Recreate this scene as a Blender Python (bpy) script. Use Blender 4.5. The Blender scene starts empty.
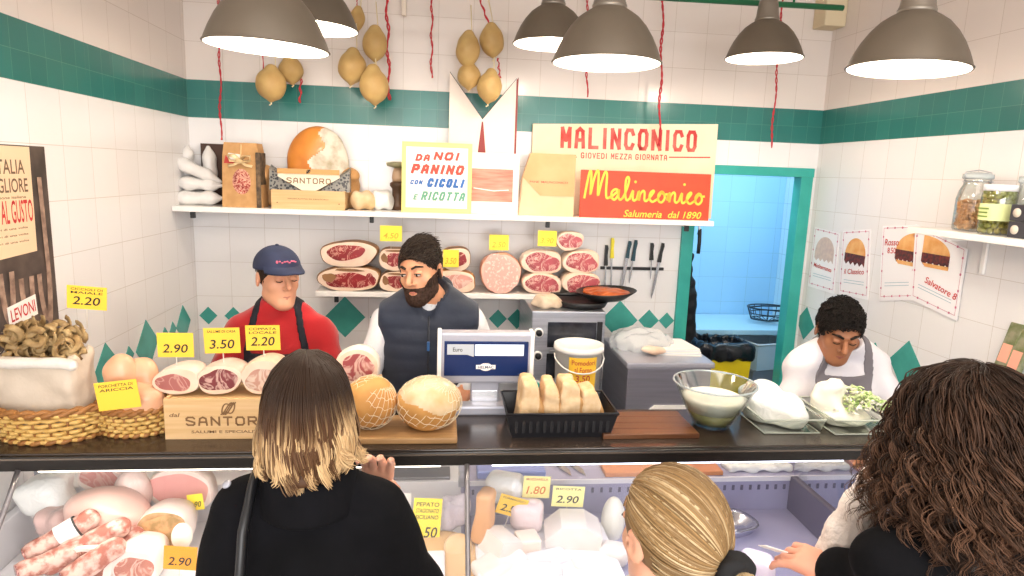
import bpy, bmesh, math, random
import numpy as np
from mathutils import Matrix, Vector, Euler
R_ = random.Random(7)
NPR = np.random.RandomState(5)
PI = math.pi
sc = bpy.context.scene
COL = sc.collection

# ------------------------------------------------------------------ camera
F_PX = 653.14; YAW = .1126; PITCH = .1737; ROLL = .0359
CAM = np.array([1.3877, -3.8673, 2.031])
_F = np.array([math.sin(YAW)*math.cos(PITCH), math.cos(YAW)*math.cos(PITCH), -math.sin(PITCH)])
_R = np.array([math.cos(YAW), -math.sin(YAW), 0.]); _U = np.cross(_R, _F)
_c, _s = math.cos(ROLL), math.sin(ROLL)
_R, _U = _c*_R+_s*_U, -_s*_R+_c*_U
cd = bpy.data.cameras.new('camera'); cam = bpy.data.objects.new('camera', cd); COL.objects.link(cam)
cd.sensor_width = 36; cd.lens = F_PX*36/1024; cd.clip_start = .05
cam.matrix_world = Matrix(((_R[0], _U[0], -_F[0], CAM[0]), (_R[1], _U[1], -_F[1], CAM[1]), (_R[2], _U[2], -_F[2], CAM[2]), (0, 0, 0, 1)))
sc.camera = cam
def at(px, py, **k):
    """world point on the plane x=, y= or z= that the measured pixel looks at"""
    d = _F*F_PX + _R*(px-512) - _U*(py-288)
    (a, v), = k.items(); i = 'xyz'.index(a); t = (v-CAM[i])/d[i]
    return Vector((CAM+d*t).tolist())

# ------------------------------------------------------------------ light, world, exposure
w = bpy.data.worlds.new('world'); sc.world = w; w.use_nodes = True
bg = w.node_tree.nodes['Background']; bg.inputs[0].default_value = (1.0, .95, .9, 1); bg.inputs[1].default_value = .8
sc.view_settings.view_transform = 'Standard'; sc.view_settings.look = 'None'
sc.view_settings.gamma = 1; sc.view_settings.use_curve_mapping = False
sc.view_settings.exposure = 0.8
def area(name, loc, rot, sx, sy, power, col):
    l = bpy.data.lights.new(name, 'AREA'); l.shape = 'RECTANGLE'; l.size = sx; l.size_y = sy; l.energy = power; l.color = col
    o = bpy.data.objects.new(name, l); o.location = loc; o.rotation_euler = rot; COL.objects.link(o); return o
area('shop_window_daylight', (1.8, -6.3, 2.0), (math.radians(84), 0, 0), 3.2, 2.0, 92, (1, .985, .97))
area('ceiling_fill_light', (1.8, -3.2, 3.25), (0, 0, 0), 2.6, 1.2, 16, (1, .94, .88))  # added fill light under the ceiling, no panel hangs there
area('back_room_light', (3.45, .34, 2.6), (math.radians(12), 0, 0), 1.4, .3, 12, (.72, .9, 1.0))
area('case_tube_light_left', (.85, -2.0, 1.118), (math.radians(-12), 0, 0), 1.1, .05, 1.4, (1, .93, .84))
area('case_tube_light_right', (2.15, -2.0, 1.118), (math.radians(-12), 0, 0), 1.15, .05, 1.0, (.84, .84, 1.0))

# ------------------------------------------------------------------ materials
def lin(c):
    if isinstance(c, str):
        c = c.lstrip('#'); c = [int(c[i:i+2], 16)/255 for i in (0, 2, 4)]
        return tuple(x/12.92 if x <= .04045 else ((x+.055)/1.055)**2.4 for x in c)
    return tuple(c)
MATS = {}
def M(name, col, rough=.5, col2=None, scale=20, detail=3, lo=.35, hi=.65, bump=0, bscale=60, metal=0, trans=0, ior=1.45, alpha=1,
      emit=0, sss=0, tex='noise', spec=.5, stretch=(1, 1, 1), attr=None, coat=0, bdist=.002, sheen=0, aniso=None):
    if name in MATS: return MATS[name]
    m = bpy.data.materials.new(name); m.use_nodes = True; MATS[name] = m
    nt = m.node_tree; N = nt.nodes; L = nt.links; b = N['Principled BSDF']
    c = lin(col); b.inputs['Base Color'].default_value = (*c, 1)
    b.inputs['Roughness'].default_value = rough; b.inputs['Metallic'].default_value = metal
    b.inputs['IOR'].default_value = ior; b.inputs['Transmission Weight'].default_value = trans
    b.inputs['Alpha'].default_value = alpha; b.inputs['Specular IOR Level'].default_value = spec
    b.inputs['Coat Weight'].default_value = coat; b.inputs['Coat Roughness'].default_value = .1
    b.inputs['Sheen Weight'].default_value = sheen
    if sss:
        b.inputs['Subsurface Weight'].default_value = sss; b.inputs['Subsurface Radius'].default_value = (.02, .008, .004); b.inputs['Subsurface Scale'].default_value = .5
    if emit:
        b.inputs['Emission Color'].default_value = (*c, 1); b.inputs['Emission Strength'].default_value = emit
    tc = N.new('ShaderNodeTexCoord'); mp = N.new('ShaderNodeMapping'); mp.inputs['Scale'].default_value = stretch
    L.new(tc.outputs['Object'], mp.inputs[0])
    if attr:
        a = N.new('ShaderNodeAttribute'); a.attribute_name = attr; L.new(a.outputs['Color'], b.inputs['Base Color'])
    if col2 is not None:
        if tex == 'voronoi':
            t = N.new('ShaderNodeTexVoronoi'); t.inputs['Scale'].default_value = scale; o = t.outputs['Distance']
        elif tex == 'wave':
            t = N.new('ShaderNodeTexWave'); t.inputs['Scale'].default_value = scale; t.inputs['Distortion'].default_value = detail; t.inputs['Detail'].default_value = 3; o = t.outputs['Fac']
        else:
            t = N.new('ShaderNodeTexNoise'); t.inputs['Scale'].default_value = scale; t.inputs['Detail'].default_value = detail; o = t.outputs['Fac']
        L.new(mp.outputs[0], t.inputs['Vector'])
        r = N.new('ShaderNodeValToRGB'); r.color_ramp.elements[0].position = lo; r.color_ramp.elements[1].position = hi
        r.color_ramp.elements[0].color = (*c, 1); r.color_ramp.elements[1].color = (*lin(col2), 1)
        L.new(o, r.inputs[0]); L.new(r.outputs[0], b.inputs['Base Color'])
    if bump:
        t = N.new('ShaderNodeTexNoise'); t.inputs['Scale'].default_value = bscale; t.inputs['Detail'].default_value = 4
        L.new(mp.outputs[0], t.inputs['Vector'])
        bn = N.new('ShaderNodeBump'); bn.inputs['Strength'].default_value = bump; bn.inputs['Distance'].default_value = bdist
        L.new(t.outputs['Fac'], bn.inputs['Height']); L.new(bn.outputs[0], b.inputs['Normal'])
    return m
def meat(name, lean, fat, scale=14, thr=.5, wet=.3):
    """cut meat: lean with veins of fat"""
    if name in MATS: return MATS[name]
    m = M(name, lean, wet, coat=.25, sss=.05); nt = m.node_tree; N = nt.nodes; L = nt.links; b = N['Principled BSDF']
    tc = N['Texture Coordinate']
    n1 = N.new('ShaderNodeTexNoise'); n1.inputs['Scale'].default_value = scale; n1.inputs['Detail'].default_value = 5; n1.inputs['Distortion'].default_value = 1.6
    n2 = N.new('ShaderNodeTexNoise'); n2.inputs['Scale'].default_value = scale*.6; n2.inputs['Detail'].default_value = 2
    L.new(tc.outputs['Object'], n1.inputs['Vector']); L.new(tc.outputs['Object'], n2.inputs['Vector'])
    a = N.new('ShaderNodeMath'); a.operation = 'SUBTRACT'; a.inputs[1].default_value = .5; L.new(n1.outputs['Fac'], a.inputs[0])
    ab = N.new('ShaderNodeMath'); ab.operation = 'ABSOLUTE'; L.new(a.outputs[0], ab.inputs[0])
    r = N.new('ShaderNodeValToRGB'); r.color_ramp.elements[0].position = .012*thr*2; r.color_ramp.elements[1].position = .05*thr*2
    r.color_ramp.elements[0].color = (*lin(fat), 1); r.color_ramp.elements[1].color = (*lin(lean), 1); L.new(ab.outputs[0], r.inputs[0])
    r2 = N.new('ShaderNodeValToRGB'); d = tuple(x*.62 for x in lin(lean)); r2.color_ramp.elements[0].color = (*d, 1); r2.color_ramp.elements[1].color = (1, 1, 1, 1)
    r2.color_ramp.elements[0].position = .3; r2.color_ramp.elements[1].position = .6
    mx = N.new('ShaderNodeMix'); mx.data_type = 'RGBA'; mx.blend_type = 'MULTIPLY'; mx.inputs[0].default_value = .6
    L.new(n2.outputs['Fac'], r2.inputs[0]); L.new(r.outputs[0], mx.inputs[6]); L.new(r2.outputs[0], mx.inputs[7]); L.new(mx.outputs[2], b.inputs['Base Color'])
    return m
def film(name, col='#ffffff', a=.35, rough=.15, bump=.6, bscale=25):
    """thin clear or milky plastic: part see-through, part glossy white"""
    if name in MATS: return MATS[name]
    m = bpy.data.materials.new(name); m.use_nodes = True; MATS[name] = m; nt = m.node_tree; N = nt.nodes; L = nt.links
    b = N['Principled BSDF']; b.inputs['Base Color'].default_value = (*lin(col), 1); b.inputs['Roughness'].default_value = rough
    out = N['Material Output']; tr = N.new('ShaderNodeBsdfTransparent'); mx = N.new('ShaderNodeMixShader'); mx.inputs[0].default_value = a
    L.new(tr.outputs[0], mx.inputs[1]); L.new(b.outputs[0], mx.inputs[2]); L.new(mx.outputs[0], out.inputs[0])
    t = N.new('ShaderNodeTexNoise'); t.inputs['Scale'].default_value = bscale; t.inputs['Detail'].default_value = 4; t.inputs['Distortion'].default_value = 1
    tc = N.new('ShaderNodeTexCoord'); L.new(tc.outputs['Object'], t.inputs['Vector'])
    bn = N.new('ShaderNodeBump'); bn.inputs['Strength'].default_value = bump; bn.inputs['Distance'].default_value = .01
    L.new(t.outputs['Fac'], bn.inputs['Height']); L.new(bn.outputs[0], b.inputs['Normal'])
    return m
def clear(name, tint='#ffffff', refl=.08):
    """thin sheet of clear glass"""
    if name in MATS: return MATS[name]
    m = bpy.data.materials.new(name); m.use_nodes = True; MATS[name] = m; nt = m.node_tree; N = nt.nodes; L = nt.links
    out = N['Material Output']; N.remove(N['Principled BSDF'])
    tr = N.new('ShaderNodeBsdfTransparent'); tr.inputs[0].default_value = (*lin(tint), 1)
    g = N.new('ShaderNodeBsdfGlossy'); g.inputs['Roughness'].default_value = .03
    lw = N.new('ShaderNodeLayerWeight'); lw.inputs[0].default_value = .25
    ma = N.new('ShaderNodeMath'); ma.operation = 'MULTIPLY_ADD'; ma.inputs[1].default_value = .6; ma.inputs[2].default_value = refl
    mx = N.new('ShaderNodeMixShader'); L.new(lw.outputs['Fresnel'], ma.inputs[0]); L.new(ma.outputs[0], mx.inputs[0])
    L.new(tr.outputs[0], mx.inputs[1]); L.new(g.outputs[0], mx.inputs[2]); L.new(mx.outputs[0], out.inputs[0])
    return m
def tiles(name, axis, ph, white='#ebe9e9', stripe='#2d766f', band=True, grout='#c9c1ba', bw=.2, phz=.073):
    """20 cm glazed wall tiles with a green band of 10 cm tiles"""
    m = bpy.data.materials.new(name); m.use_nodes = True; MATS[name] = m; nt = m.node_tree; N = nt.nodes; L = nt.links; b = N['Principled BSDF']
    b.inputs['Roughness'].default_value = .22
    tc = N.new('ShaderNodeTexCoord'); sp = N.new('ShaderNodeSeparateXYZ'); L.new(tc.outputs['Object'], sp.inputs[0])
    def brick(w_, h_, pu, pz, c1, c2, mo, ms):
        cb = N.new('ShaderNodeCombineXYZ')
        a = N.new('ShaderNodeMath'); a.inputs[1].default_value = -pu + 20*w_; L.new(sp.outputs[axis], a.inputs[0]); L.new(a.outputs[0], cb.inputs[0])
        a = N.new('ShaderNodeMath'); a.inputs[1].default_value = -pz + 20*h_; L.new(sp.outputs['Z'], a.inputs[0]); L.new(a.outputs[0], cb.inputs[1])
        t = N.new('ShaderNodeTexBrick'); t.offset = 0; t.squash = 1
        for k, v in (('Scale', 1), ('Mortar Size', ms), ('Mortar Smooth', .2), ('Brick Width', w_), ('Row Height', h_), ('Bias', 0)): t.inputs[k].default_value = v
        t.inputs['Color1'].default_value = (*lin(c1), 1); t.inputs['Color2'].default_value = (*lin(c2), 1); t.inputs['Mortar'].default_value = (*lin(mo), 1)
        L.new(cb.outputs[0], t.inputs['Vector']); return t
    w2 = tuple(x*.965 for x in lin(white))
    t1 = brick(bw, .2, ph, phz, white, w2, grout, .0011); src = t1.outputs['Color']; fac = t1.outputs['Fac']
    if band:
        t2 = brick(.0972, .1, ph, .073, stripe, tuple(x*.86 for x in lin(stripe)), '#4f8c80', .0009)
        g1 = N.new('ShaderNodeMath'); g1.operation = 'GREATER_THAN'; g1.inputs[1].default_value = 2.273; L.new(sp.outputs['Z'], g1.inputs[0])
        g2 = N.new('ShaderNodeMath'); g2.operation = 'LESS_THAN'; g2.inputs[1].default_value = 2.473; L.new(sp.outputs['Z'], g2.inputs[0])
        g = N.new('ShaderNodeMath'); g.operation = 'MULTIPLY'; L.new(g1.outputs[0], g.inputs[0]); L.new(g2.outputs[0], g.inputs[1])
        mx = N.new('ShaderNodeMix'); mx.data_type = 'RGBA'; L.new(g.outputs[0], mx.inputs[0]); L.new(src, mx.inputs[6]); L.new(t2.outputs['Color'], mx.inputs[7]); src = mx.outputs[2]
        # creamy cast of the lamp light, put into the tile colour above the band
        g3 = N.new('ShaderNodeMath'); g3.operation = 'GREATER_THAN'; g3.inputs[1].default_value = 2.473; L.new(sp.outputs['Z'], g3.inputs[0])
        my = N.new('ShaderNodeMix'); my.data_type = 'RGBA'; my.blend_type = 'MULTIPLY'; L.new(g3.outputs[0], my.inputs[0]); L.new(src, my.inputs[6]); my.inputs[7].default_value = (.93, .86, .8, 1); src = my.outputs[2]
    L.new(src, b.inputs['Base Color'])
    bn = N.new('ShaderNodeBump'); bn.invert = True; bn.inputs['Strength'].default_value = .35; bn.inputs['Distance'].default_value = .002
    L.new(fac, bn.inputs['Height']); L.new(bn.outputs[0], b.inputs['Normal'])
    return m

# ------------------------------------------------------------------ mesh builder
_txt = {}
def glyphs(body):
    if body in _txt: return _txt[body]
    cu = bpy.data.curves.new('t', 'FONT'); cu.body = body; cu.offset = .012; cu.resolution_u = 3
    o = bpy.data.objects.new('t', cu); COL.objects.link(o)
    dg = bpy.context.evaluated_depsgraph_get(); e = o.evaluated_get(dg); me = e.to_mesh()
    v = np.array([tuple(x.co)[:2] for x in me.vertices]).reshape(-1, 2); f = [tuple(p.vertices) for p in me.polygons]
    e.to_mesh_clear(); bpy.data.objects.remove(o); bpy.data.curves.remove(cu)
    if len(v):
        v = v-v.min(0); v = v/np.maximum(v.max(0), 1e-6)
    _txt[body] = (v, f); return _txt[body]
STROKES = {'A': [[(0, 0), (.12, .85), (.5, 1), (.88, .85), (1, 0)], [(.1, .38), (.9, .38)]], 'C': [[(1, .78), (.8, 1), (.2, 1), (0, .8), (0, .2), (.2, 0), (.8, 0), (1, .22)]],
 'D': [[(0, 0), (0, 1), (.6, 1), (1, .75), (1, .25), (.6, 0), (0, 0)]], 'E': [[(1, 1), (0, 1), (0, 0), (1, 0)], [(0, .5), (.8, .5)]], 'G': [[(1, .8), (.8, 1), (.2, 1), (0, .8), (0, .2), (.2, 0), (.8, 0), (1, .2), (1, .45), (.6, .45)]],
 'I': [[(.5, 0), (.5, 1)]], 'L': [[(0, 1), (0, 0), (1, 0)]], 'M': [[(0, 0), (0, 1), (.5, .35), (1, 1), (1, 0)]], 'N': [[(0, 0), (0, 1), (1, 0), (1, 1)]],
 'O': [[(.2, 0), (.8, 0), (1, .2), (1, .8), (.8, 1), (.2, 1), (0, .8), (0, .2), (.2, 0)]], 'P': [[(0, 0), (0, 1), (.8, 1), (1, .85), (1, .6), (.8, .45), (0, .45)]],
 'R': [[(0, 0), (0, 1), (.8, 1), (1, .85), (1, .6), (.8, .48), (0, .48)], [(.5, .48), (1, 0)]], 'S': [[(1, .85), (.8, 1), (.2, 1), (0, .85), (0, .65), (1, .35), (1, .15), (.8, 0), (.2, 0), (0, .15)]],
 'T': [[(0, 1), (1, 1)], [(.5, 1), (.5, 0)]], 'U': [[(0, 1), (0, .2), (.2, 0), (.8, 0), (1, .2), (1, 1)]], 'V': [[(0, 1), (.5, 0), (1, 1)]], 'Z': [[(0, 1), (1, 1), (0, 0), (1, 0)]],
 '0': [[(.2, 0), (.8, 0), (1, .2), (1, .8), (.8, 1), (.2, 1), (0, .8), (0, .2), (.2, 0)]], '2': [[(0, .8), (.3, 1), (.8, 1), (1, .75), (.9, .55), (0, 0), (1, .02)]],
 '3': [[(0, .9), (.5, 1), (1, .8), (.8, .58), (.4, .52), (.9, .42), (1, .2), (.6, 0), (0, .08)]], '5': [[(1, 1), (.15, 1), (.05, .55), (.7, .6), (1, .35), (.8, .05), (.3, 0), (0, .1)]],
 '9': [[(1, .65), (.7, .5), (.2, .5), (0, .75), (.3, 1), (.8, 1), (1, .8), (.9, .3), (.5, 0)]], '4': [[(.7, 0), (.7, 1), (0, .35), (1, .35)]], '8': [[(.5, .52), (.05, .75), (.3, 1), (.7, 1), (.95, .75), (.5, .52), (0, .25), (.3, 0), (.7, 0), (1, .25), (.5, .52)]]}
class MB:
    def __init__(s): s.v = []; s.f = []; s.m = []; s.sm = []; s.T = Matrix(); s.mats = []; s.cols = None
    def mi(s, mat):
        if mat not in s.mats: s.mats.append(mat)
        return s.mats.index(mat)
    def add(s, vs, fs, mat, smooth=False, T=None):
        n = len(s.v); T = s.T @ T if T is not None else s.T; i = s.mi(mat)
        s.v.extend([tuple(T @ Vector(p)) for p in vs]); s.f.extend([tuple(n+k for k in f) for f in fs]); s.m.extend([i]*len(fs)); s.sm.extend([smooth]*len(fs)); return s
    def box(s, a, b, mat, bev=0, T=None):
        bm = bmesh.new(); bmesh.ops.create_cube(bm, size=1)
        c = [(a[i]+b[i])/2 for i in range(3)]; d = [abs(b[i]-a[i]) for i in range(3)]
        for v in bm.verts: v.co = Vector([v.co[i]*d[i]+c[i] for i in range(3)])
        if bev: bmesh.ops.bevel(bm, geom=bm.edges[:], offset=min(bev, min(d)*.45), segments=2, affect='EDGES', profile=.6)
        bm.verts.ensure_lookup_table()
        s.add([tuple(v.co) for v in bm.verts], [tuple(v.index for v in f.verts) for f in bm.faces], mat, False, T); bm.free(); return s
    def tube(s, pts, r, mat, n=8, caps=True, smooth=True, closed=False, T=None, flat=1.0):
        P = [Vector(p) for p in pts]; k = len(P); rr = r if hasattr(r, '__len__') else [r]*k
        vs = []; fs = []; prev = None
        for i, p in enumerate(P):
            if closed: t = (P[(i+1) % k]-P[i-1])
            else: t = P[min(i+1, k-1)]-P[max(i-1, 0)]
            t = t.normalized() if t.length > 1e-9 else Vector((0, 0, 1))
            if prev is None:
                a = t.orthogonal().normalized() if abs(t.z) < .9 else Vector((1, 0, 0)).cross(t).normalized()
            else:
                a = prev-t*prev.dot(t); a = a.normalized() if a.length > 1e-6 else t.orthogonal().normalized()
            prev = a; b = t.cross(a)
            for j in range(n):
                th = 2*PI*j/n; vs.append(p+a*math.cos(th)*rr[i]+b*math.sin(th)*rr[i]*flat)
        for i in range(k if closed else k-1):
            i2 = (i+1) % k
            for j in range(n): fs.append((i*n+j, i*n+(j+1) % n, i2*n+(j+1) % n, i2*n+j))
        if caps and not closed: fs.append(tuple(range(n))[::-1]); fs.append(tuple((k-1)*n+j for j in range(n)))
        return s.add(vs, fs, mat, smooth, T)
    def lathe(s, prof, mat, n=32, smooth=True, T=None, sx=1, sy=1):
        vs = []; fs = []
        for r, z in prof:
            for j in range(n): th = 2*PI*j/n; vs.append((math.cos(th)*r*sx, math.sin(th)*r*sy, z))
        for i in range(len(prof)-1):
            for j in range(n): fs.append((i*n+j, i*n+(j+1) % n, (i+1)*n+(j+1) % n, (i+1)*n+j))
        if prof[0][0] > 1e-6: fs.append(tuple(range(n))[::-1])
        if prof[-1][0] > 1e-6: fs.append(tuple((len(prof)-1)*n+j for j in range(n)))
        return s.add(vs, fs, mat, smooth, T)
    def shell(s, prof, mat, n=32, **k):     # open lathe: no caps
        vs = []; fs = []; T = k.get('T'); sx = k.get('sx', 1); sy = k.get('sy', 1)
        for r, z in prof:
            for j in range(n): th = 2*PI*j/n; vs.append((math.cos(th)*r*sx, math.sin(th)*r*sy, z))
        for i in range(len(prof)-1):
            for j in range(n): fs.append((i*n+j, i*n+(j+1) % n, (i+1)*n+(j+1) % n, (i+1)*n+j))
        return s.add(vs, fs, mat, True, T)
    def ell(s, c, r, mat, n=20, T=None, noise=0, seed=0):
        vs = []; fs = []; h = n//2; rd = random.Random(seed); ph = [rd.uniform(0, 6) for _ in range(6)]
        for i in range(h+1):
            a = PI*i/h
            for j in range(n):
                th = 2*PI*j/n; d = (math.sin(a)*math.cos(th), math.sin(a)*math.sin(th), math.cos(a))
                q = 1+noise*(math.sin(3*d[0]*2+ph[0])*math.sin(4*d[1]+ph[1])+.6*math.sin(7*d[2]+5*d[0]+ph[2])+.4*math.sin(11*d[1]-6*d[2]+ph[3]))
                vs.append([c[k]+d[k]*r[k]*q for k in range(3)])
        for i in range(h):
            for j in range(n): fs.append((i*n+j, (i+1)*n+j, (i+1)*n+(j+1) % n, i*n+(j+1) % n))
        return s.add(vs, fs, mat, True, T)
    def prism(s, poly, y0, y1, mat, smooth=False, T=None):   # polygon in xz, extruded along y
        n = len(poly); vs = [(p[0], y0, p[1]) for p in poly]+[(p[0], y1, p[1]) for p in poly]
        fs = [tuple(range(n)), tuple(range(2*n-1, n-1, -1))]
        fs += [(i, n+i, n+(i+1) % n, (i+1) % n) for i in range(n)]
        return s.add(vs, fs, mat, smooth, T)
    def quadxz(s, x0, z0, x1, z1, y, mat, T=None): return s.add([(x0, y, z0), (x1, y, z0), (x1, y, z1), (x0, y, z1)], [(0, 1, 2, 3)], mat, False, T)
    def text(s, body, cx, cz, w, h, y, mat, shear=0, rot=0, T=None):
        v, f = glyphs(body)
        if not len(v): return s
        c, sn = math.cos(rot), math.sin(rot); out = []
        for a, b in v:
            x = (a-.5)*w+shear*(b-.5)*h; z = (b-.5)*h; out.append((cx+x*c-z*sn, y, cz+x*sn+z*c))
        return s.add(out, f, mat, False, T)
    def stext(s, body, cx, cz, w, h, y, mat, sw, shear=0, rot=0, T=None):
        # heavy block capitals drawn with square brush strokes
        n = sum(.5 if c in ' I' else 1 for c in body)+.28*(len(body)-1); u = w/n; x = -w/2; c_, s_ = math.cos(rot), math.sin(rot); k = 0
        for ch in body:
            cw = u*(.5 if ch in ' I' else 1)
            for st in STROKES.get(ch, []):
                pts = []
                for a, b in st:
                    X = x+sw/2+a*max(cw-sw, 0) if ch != 'I' else x+cw/2; Z = -h/2+sw/2+b*(h-sw); X += shear*Z; pts.append((cx+X*c_-Z*s_, cz+X*s_+Z*c_))
                for i in range(len(pts)-1):
                    (x0, z0), (x1, z1) = pts[i], pts[i+1]; l = math.hypot(x1-x0, z1-z0) or 1; dx, dz = (x1-x0)/l*sw*.42, (z1-z0)/l*sw*.42; k += 1
                    s.ribbon([(x0-dx, z0-dz), (x1+dx, z1+dz)], sw, y-.00004*(k % 7), mat, T)
            x += cw+u*.28
        return s
    def ribbon(s, pts, wd, y, mat, T=None, thick=.0015):     # flat brush stroke in xz
        k = len(pts); vs = []; fs = []
        for i, (x, z) in enumerate(pts):
            x0, z0 = pts[max(i-1, 0)]; x1, z1 = pts[min(i+1, k-1)]; l = math.hypot(x1-x0, z1-z0) or 1; nx, nz = -(z1-z0)/l*wd/2, (x1-x0)/l*wd/2
            vs += [(x+nx, y, z+nz), (x-nx, y, z-nz)]
        fs = [(2*i, 2*i+1, 2*i+3, 2*i+2) for i in range(k-1)]
        return s.add(vs, fs, mat, False, T)
    def build(s, name, parent=None, **props):
        me = bpy.data.meshes.new(name); me.from_pydata(s.v, [], s.f)
        for m in s.mats: me.materials.append(m)
        me.polygons.foreach_set('material_index', s.m); me.polygons.foreach_set('use_smooth', s.sm)
        if s.cols is not None:
            ca = me.color_attributes.new('Col', 'FLOAT_COLOR', 'POINT'); ca.data.foreach_set('color', np.array(s.cols, dtype=np.float32).ravel())
        me.update(); o = bpy.data.objects.new(name, me); COL.objects.link(o)
        if parent is not None: o.parent = parent
        for k, v in props.items(): o[k] = v
        return o
def thing(name, label, cat, loc=(0, 0, 0), rz=0, group=None, rot=None, s=1):
    o = bpy.data.objects.new(name, None); COL.objects.link(o); o.empty_display_size = .05
    o.location = loc; o.rotation_euler = rot or (0, 0, rz); o.scale = (s, s, s); o['label'] = label; o['category'] = cat
    if group: o['group'] = group
    return o
def tag(o, label, cat, group=None):
    o['label'] = label; o['category'] = cat
    if group: o['group'] = group
    return o
def place(o, loc, rz=0, rot=None): o.location = loc; o.rotation_euler = rot or (0, 0, rz); return o
def kids(o): return [c for c in bpy.data.objects if c.parent == o]
def copy_tree(o, parent=None):
    c = o.copy(); COL.objects.link(c)
    if parent is not None: c.parent = parent
    for ch in kids(o): copy_tree(ch, c)
    return c
def dup(o, label, loc=None, rz=None, rot=None, s=None, group=None):
    c = copy_tree(o); c['label'] = label
    if loc is not None: c.location = loc
    if rz is not None: c.rotation_euler = (0, 0, rz)
    if rot is not None: c.rotation_euler = rot
    if s is not None: c.scale = (s, s, s) if not hasattr(s, '__len__') else s
    if group: c['group'] = group
    return c
def struct(o): o['kind'] = 'structure'; return o

# ------------------------------------------------------------------ signed-distance modelling (surface nets)
def V3(*a): return np.array(a, dtype=np.float32)
def sph(c, r): c = V3(*c); return lambda P: np.linalg.norm(P-c, axis=-1)-r
def elp(c, r, rot=None):
    c = V3(*c); r = V3(*r); Rm = None if rot is None else np.array(Euler(rot).to_matrix(), dtype=np.float32)
    def f(P):
        Q = P-c
        if Rm is not None: Q = Q@Rm
        k = np.linalg.norm(Q/r, axis=-1); k2 = np.linalg.norm(Q/(r*r), axis=-1); return k*(k-1)/np.maximum(k2, 1e-6)
    return f
def cap(a, b, ra, rb=None, flat=None):
    a = V3(*a); b = V3(*b); rb = ra if rb is None else rb
    def f(P):
        ba = b-a; pa = P-a; h = np.clip((pa@ba)/max(float(ba@ba), 1e-9), 0, 1)
        return np.linalg.norm(pa-h[..., None]*ba, axis=-1)-(ra+(rb-ra)*h)
    return f
def bxf(c, h, r=.01, rot=None):
    c = V3(*c); h = V3(*h)-r; Rm = None if rot is None else np.array(Euler(rot).to_matrix(), dtype=np.float32)
    def f(P):
        Q = P-c
        if Rm is not None: Q = Q@Rm
        q = np.abs(Q)-h; return np.linalg.norm(np.maximum(q, 0), axis=-1)+np.minimum(q.max(-1), 0)-r
    return f
def smin(a, b, k):
    h = np.clip(.5+.5*(b-a)/k, 0, 1); return b*(1-h)+a*h-k*h*(1-h)
def U(k, *fs):
    def f(P):
        d = fs[0](P)
        for g in fs[1:]: d = smin(d, g(P), k) if k > 0 else np.minimum(d, g(P))
        return d
    return f
def SUB(a, b, k=.004): return lambda P: -smin(-a(P), b(P), k)
def AND(a, b, k=.002): return lambda P: -smin(-a(P), -b(P), k)
def OFF(a, d): return lambda P: a(P)-d
def PL(p, n):
    p = V3(*p); n = V3(*n); n = n/np.linalg.norm(n); return lambda P: (P-p)@n
def WAVE(a, amp, fr, seed=0):
    r = np.random.RandomState(seed); K = r.randn(5, 3).astype(np.float32)*fr; ph = r.rand(5)*6
    return lambda P: a(P)+amp*sum(np.sin(P@K[i]+ph[i]) for i in range(5))/2.2
def XF(a, T):
    """evaluate a in the local frame of matrix T (rigid)"""
    Ti = np.array(T.inverted(), dtype=np.float32); return lambda P: a(P@Ti[:3, :3].T+Ti[:3, 3])
def nets(f, lo, hi, h):
    lo = np.array(lo, dtype=np.float32); n = np.maximum(np.ceil((np.array(hi)-lo)/h).astype(int)+1, 3)
    ax = [lo[i]+np.arange(n[i], dtype=np.float32)*h for i in range(3)]
    vals = np.empty(tuple(n), dtype=np.float32)
    for i in range(n[0]):
        g = np.stack(np.meshgrid(ax[0][i:i+1], ax[1], ax[2], indexing='ij'), -1); vals[i] = f(g.reshape(-1, 3)).reshape(n[1], n[2])
    ins = vals < 0; ins[[0, -1]] = False; ins[:, [0, -1]] = False; ins[:, :, [0, -1]] = False
    vals = np.where(ins, vals, np.maximum(vals, 1e-6))
    m = n-1; acc = np.zeros((*m, 3), np.float32); cnt = np.zeros(tuple(m), np.float32)
    sl = lambda d, ax_: slice(d, m[ax_]+d)
    corners = [(a, b, c) for a in (0, 1) for b in (0, 1) for c in (0, 1)]
    for p in corners:
        for k in range(3):
            if p[k]: continue
            q = list(p); q[k] = 1
            A = vals[sl(p[0], 0), sl(p[1], 1), sl(p[2], 2)]; B = vals[sl(q[0], 0), sl(q[1], 1), sl(q[2], 2)]
            x = (A < 0) != (B < 0); t = np.where(x, A/np.where(x, A-B, 1), 0)
            for j in range(3): acc[..., j] += np.where(x, p[j]+(t if j == k else 0), 0)
            cnt += x
    act = cnt > 0; idx = -np.ones(tuple(m), int); idx[act] = np.arange(act.sum())
    ijk = np.argwhere(act); verts = lo+h*(ijk+acc[act]/cnt[act][:, None])
    faces = []
    for k in range(3):
        s0 = [slice(1, m[i]) for i in range(3)]; s0[k] = slice(0, m[k])
        s1 = list(s0); s1[k] = slice(1, m[k]+1)
        A = ins[tuple(s0)]; B = ins[tuple(s1)]; e = np.argwhere(A != B); pos = A[A != B]
        off = np.array([s.start for s in s0]); e = e+off; u, v = [(1, 2), (2, 0), (0, 1)][k]
        du = np.zeros(3, int); du[u] = 1; dv = np.zeros(3, int); dv[v] = 1
        g = lambda q: idx[q[:, 0], q[:, 1], q[:, 2]]
        Q = np.stack([g(e-du-dv), g(e-dv), g(e), g(e-du)], 1); Q[~pos] = Q[~pos][:, ::-1]; faces.append(Q)
    faces = np.concatenate(faces); faces = faces[(faces >= 0).all(1)]
    return verts, faces
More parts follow.
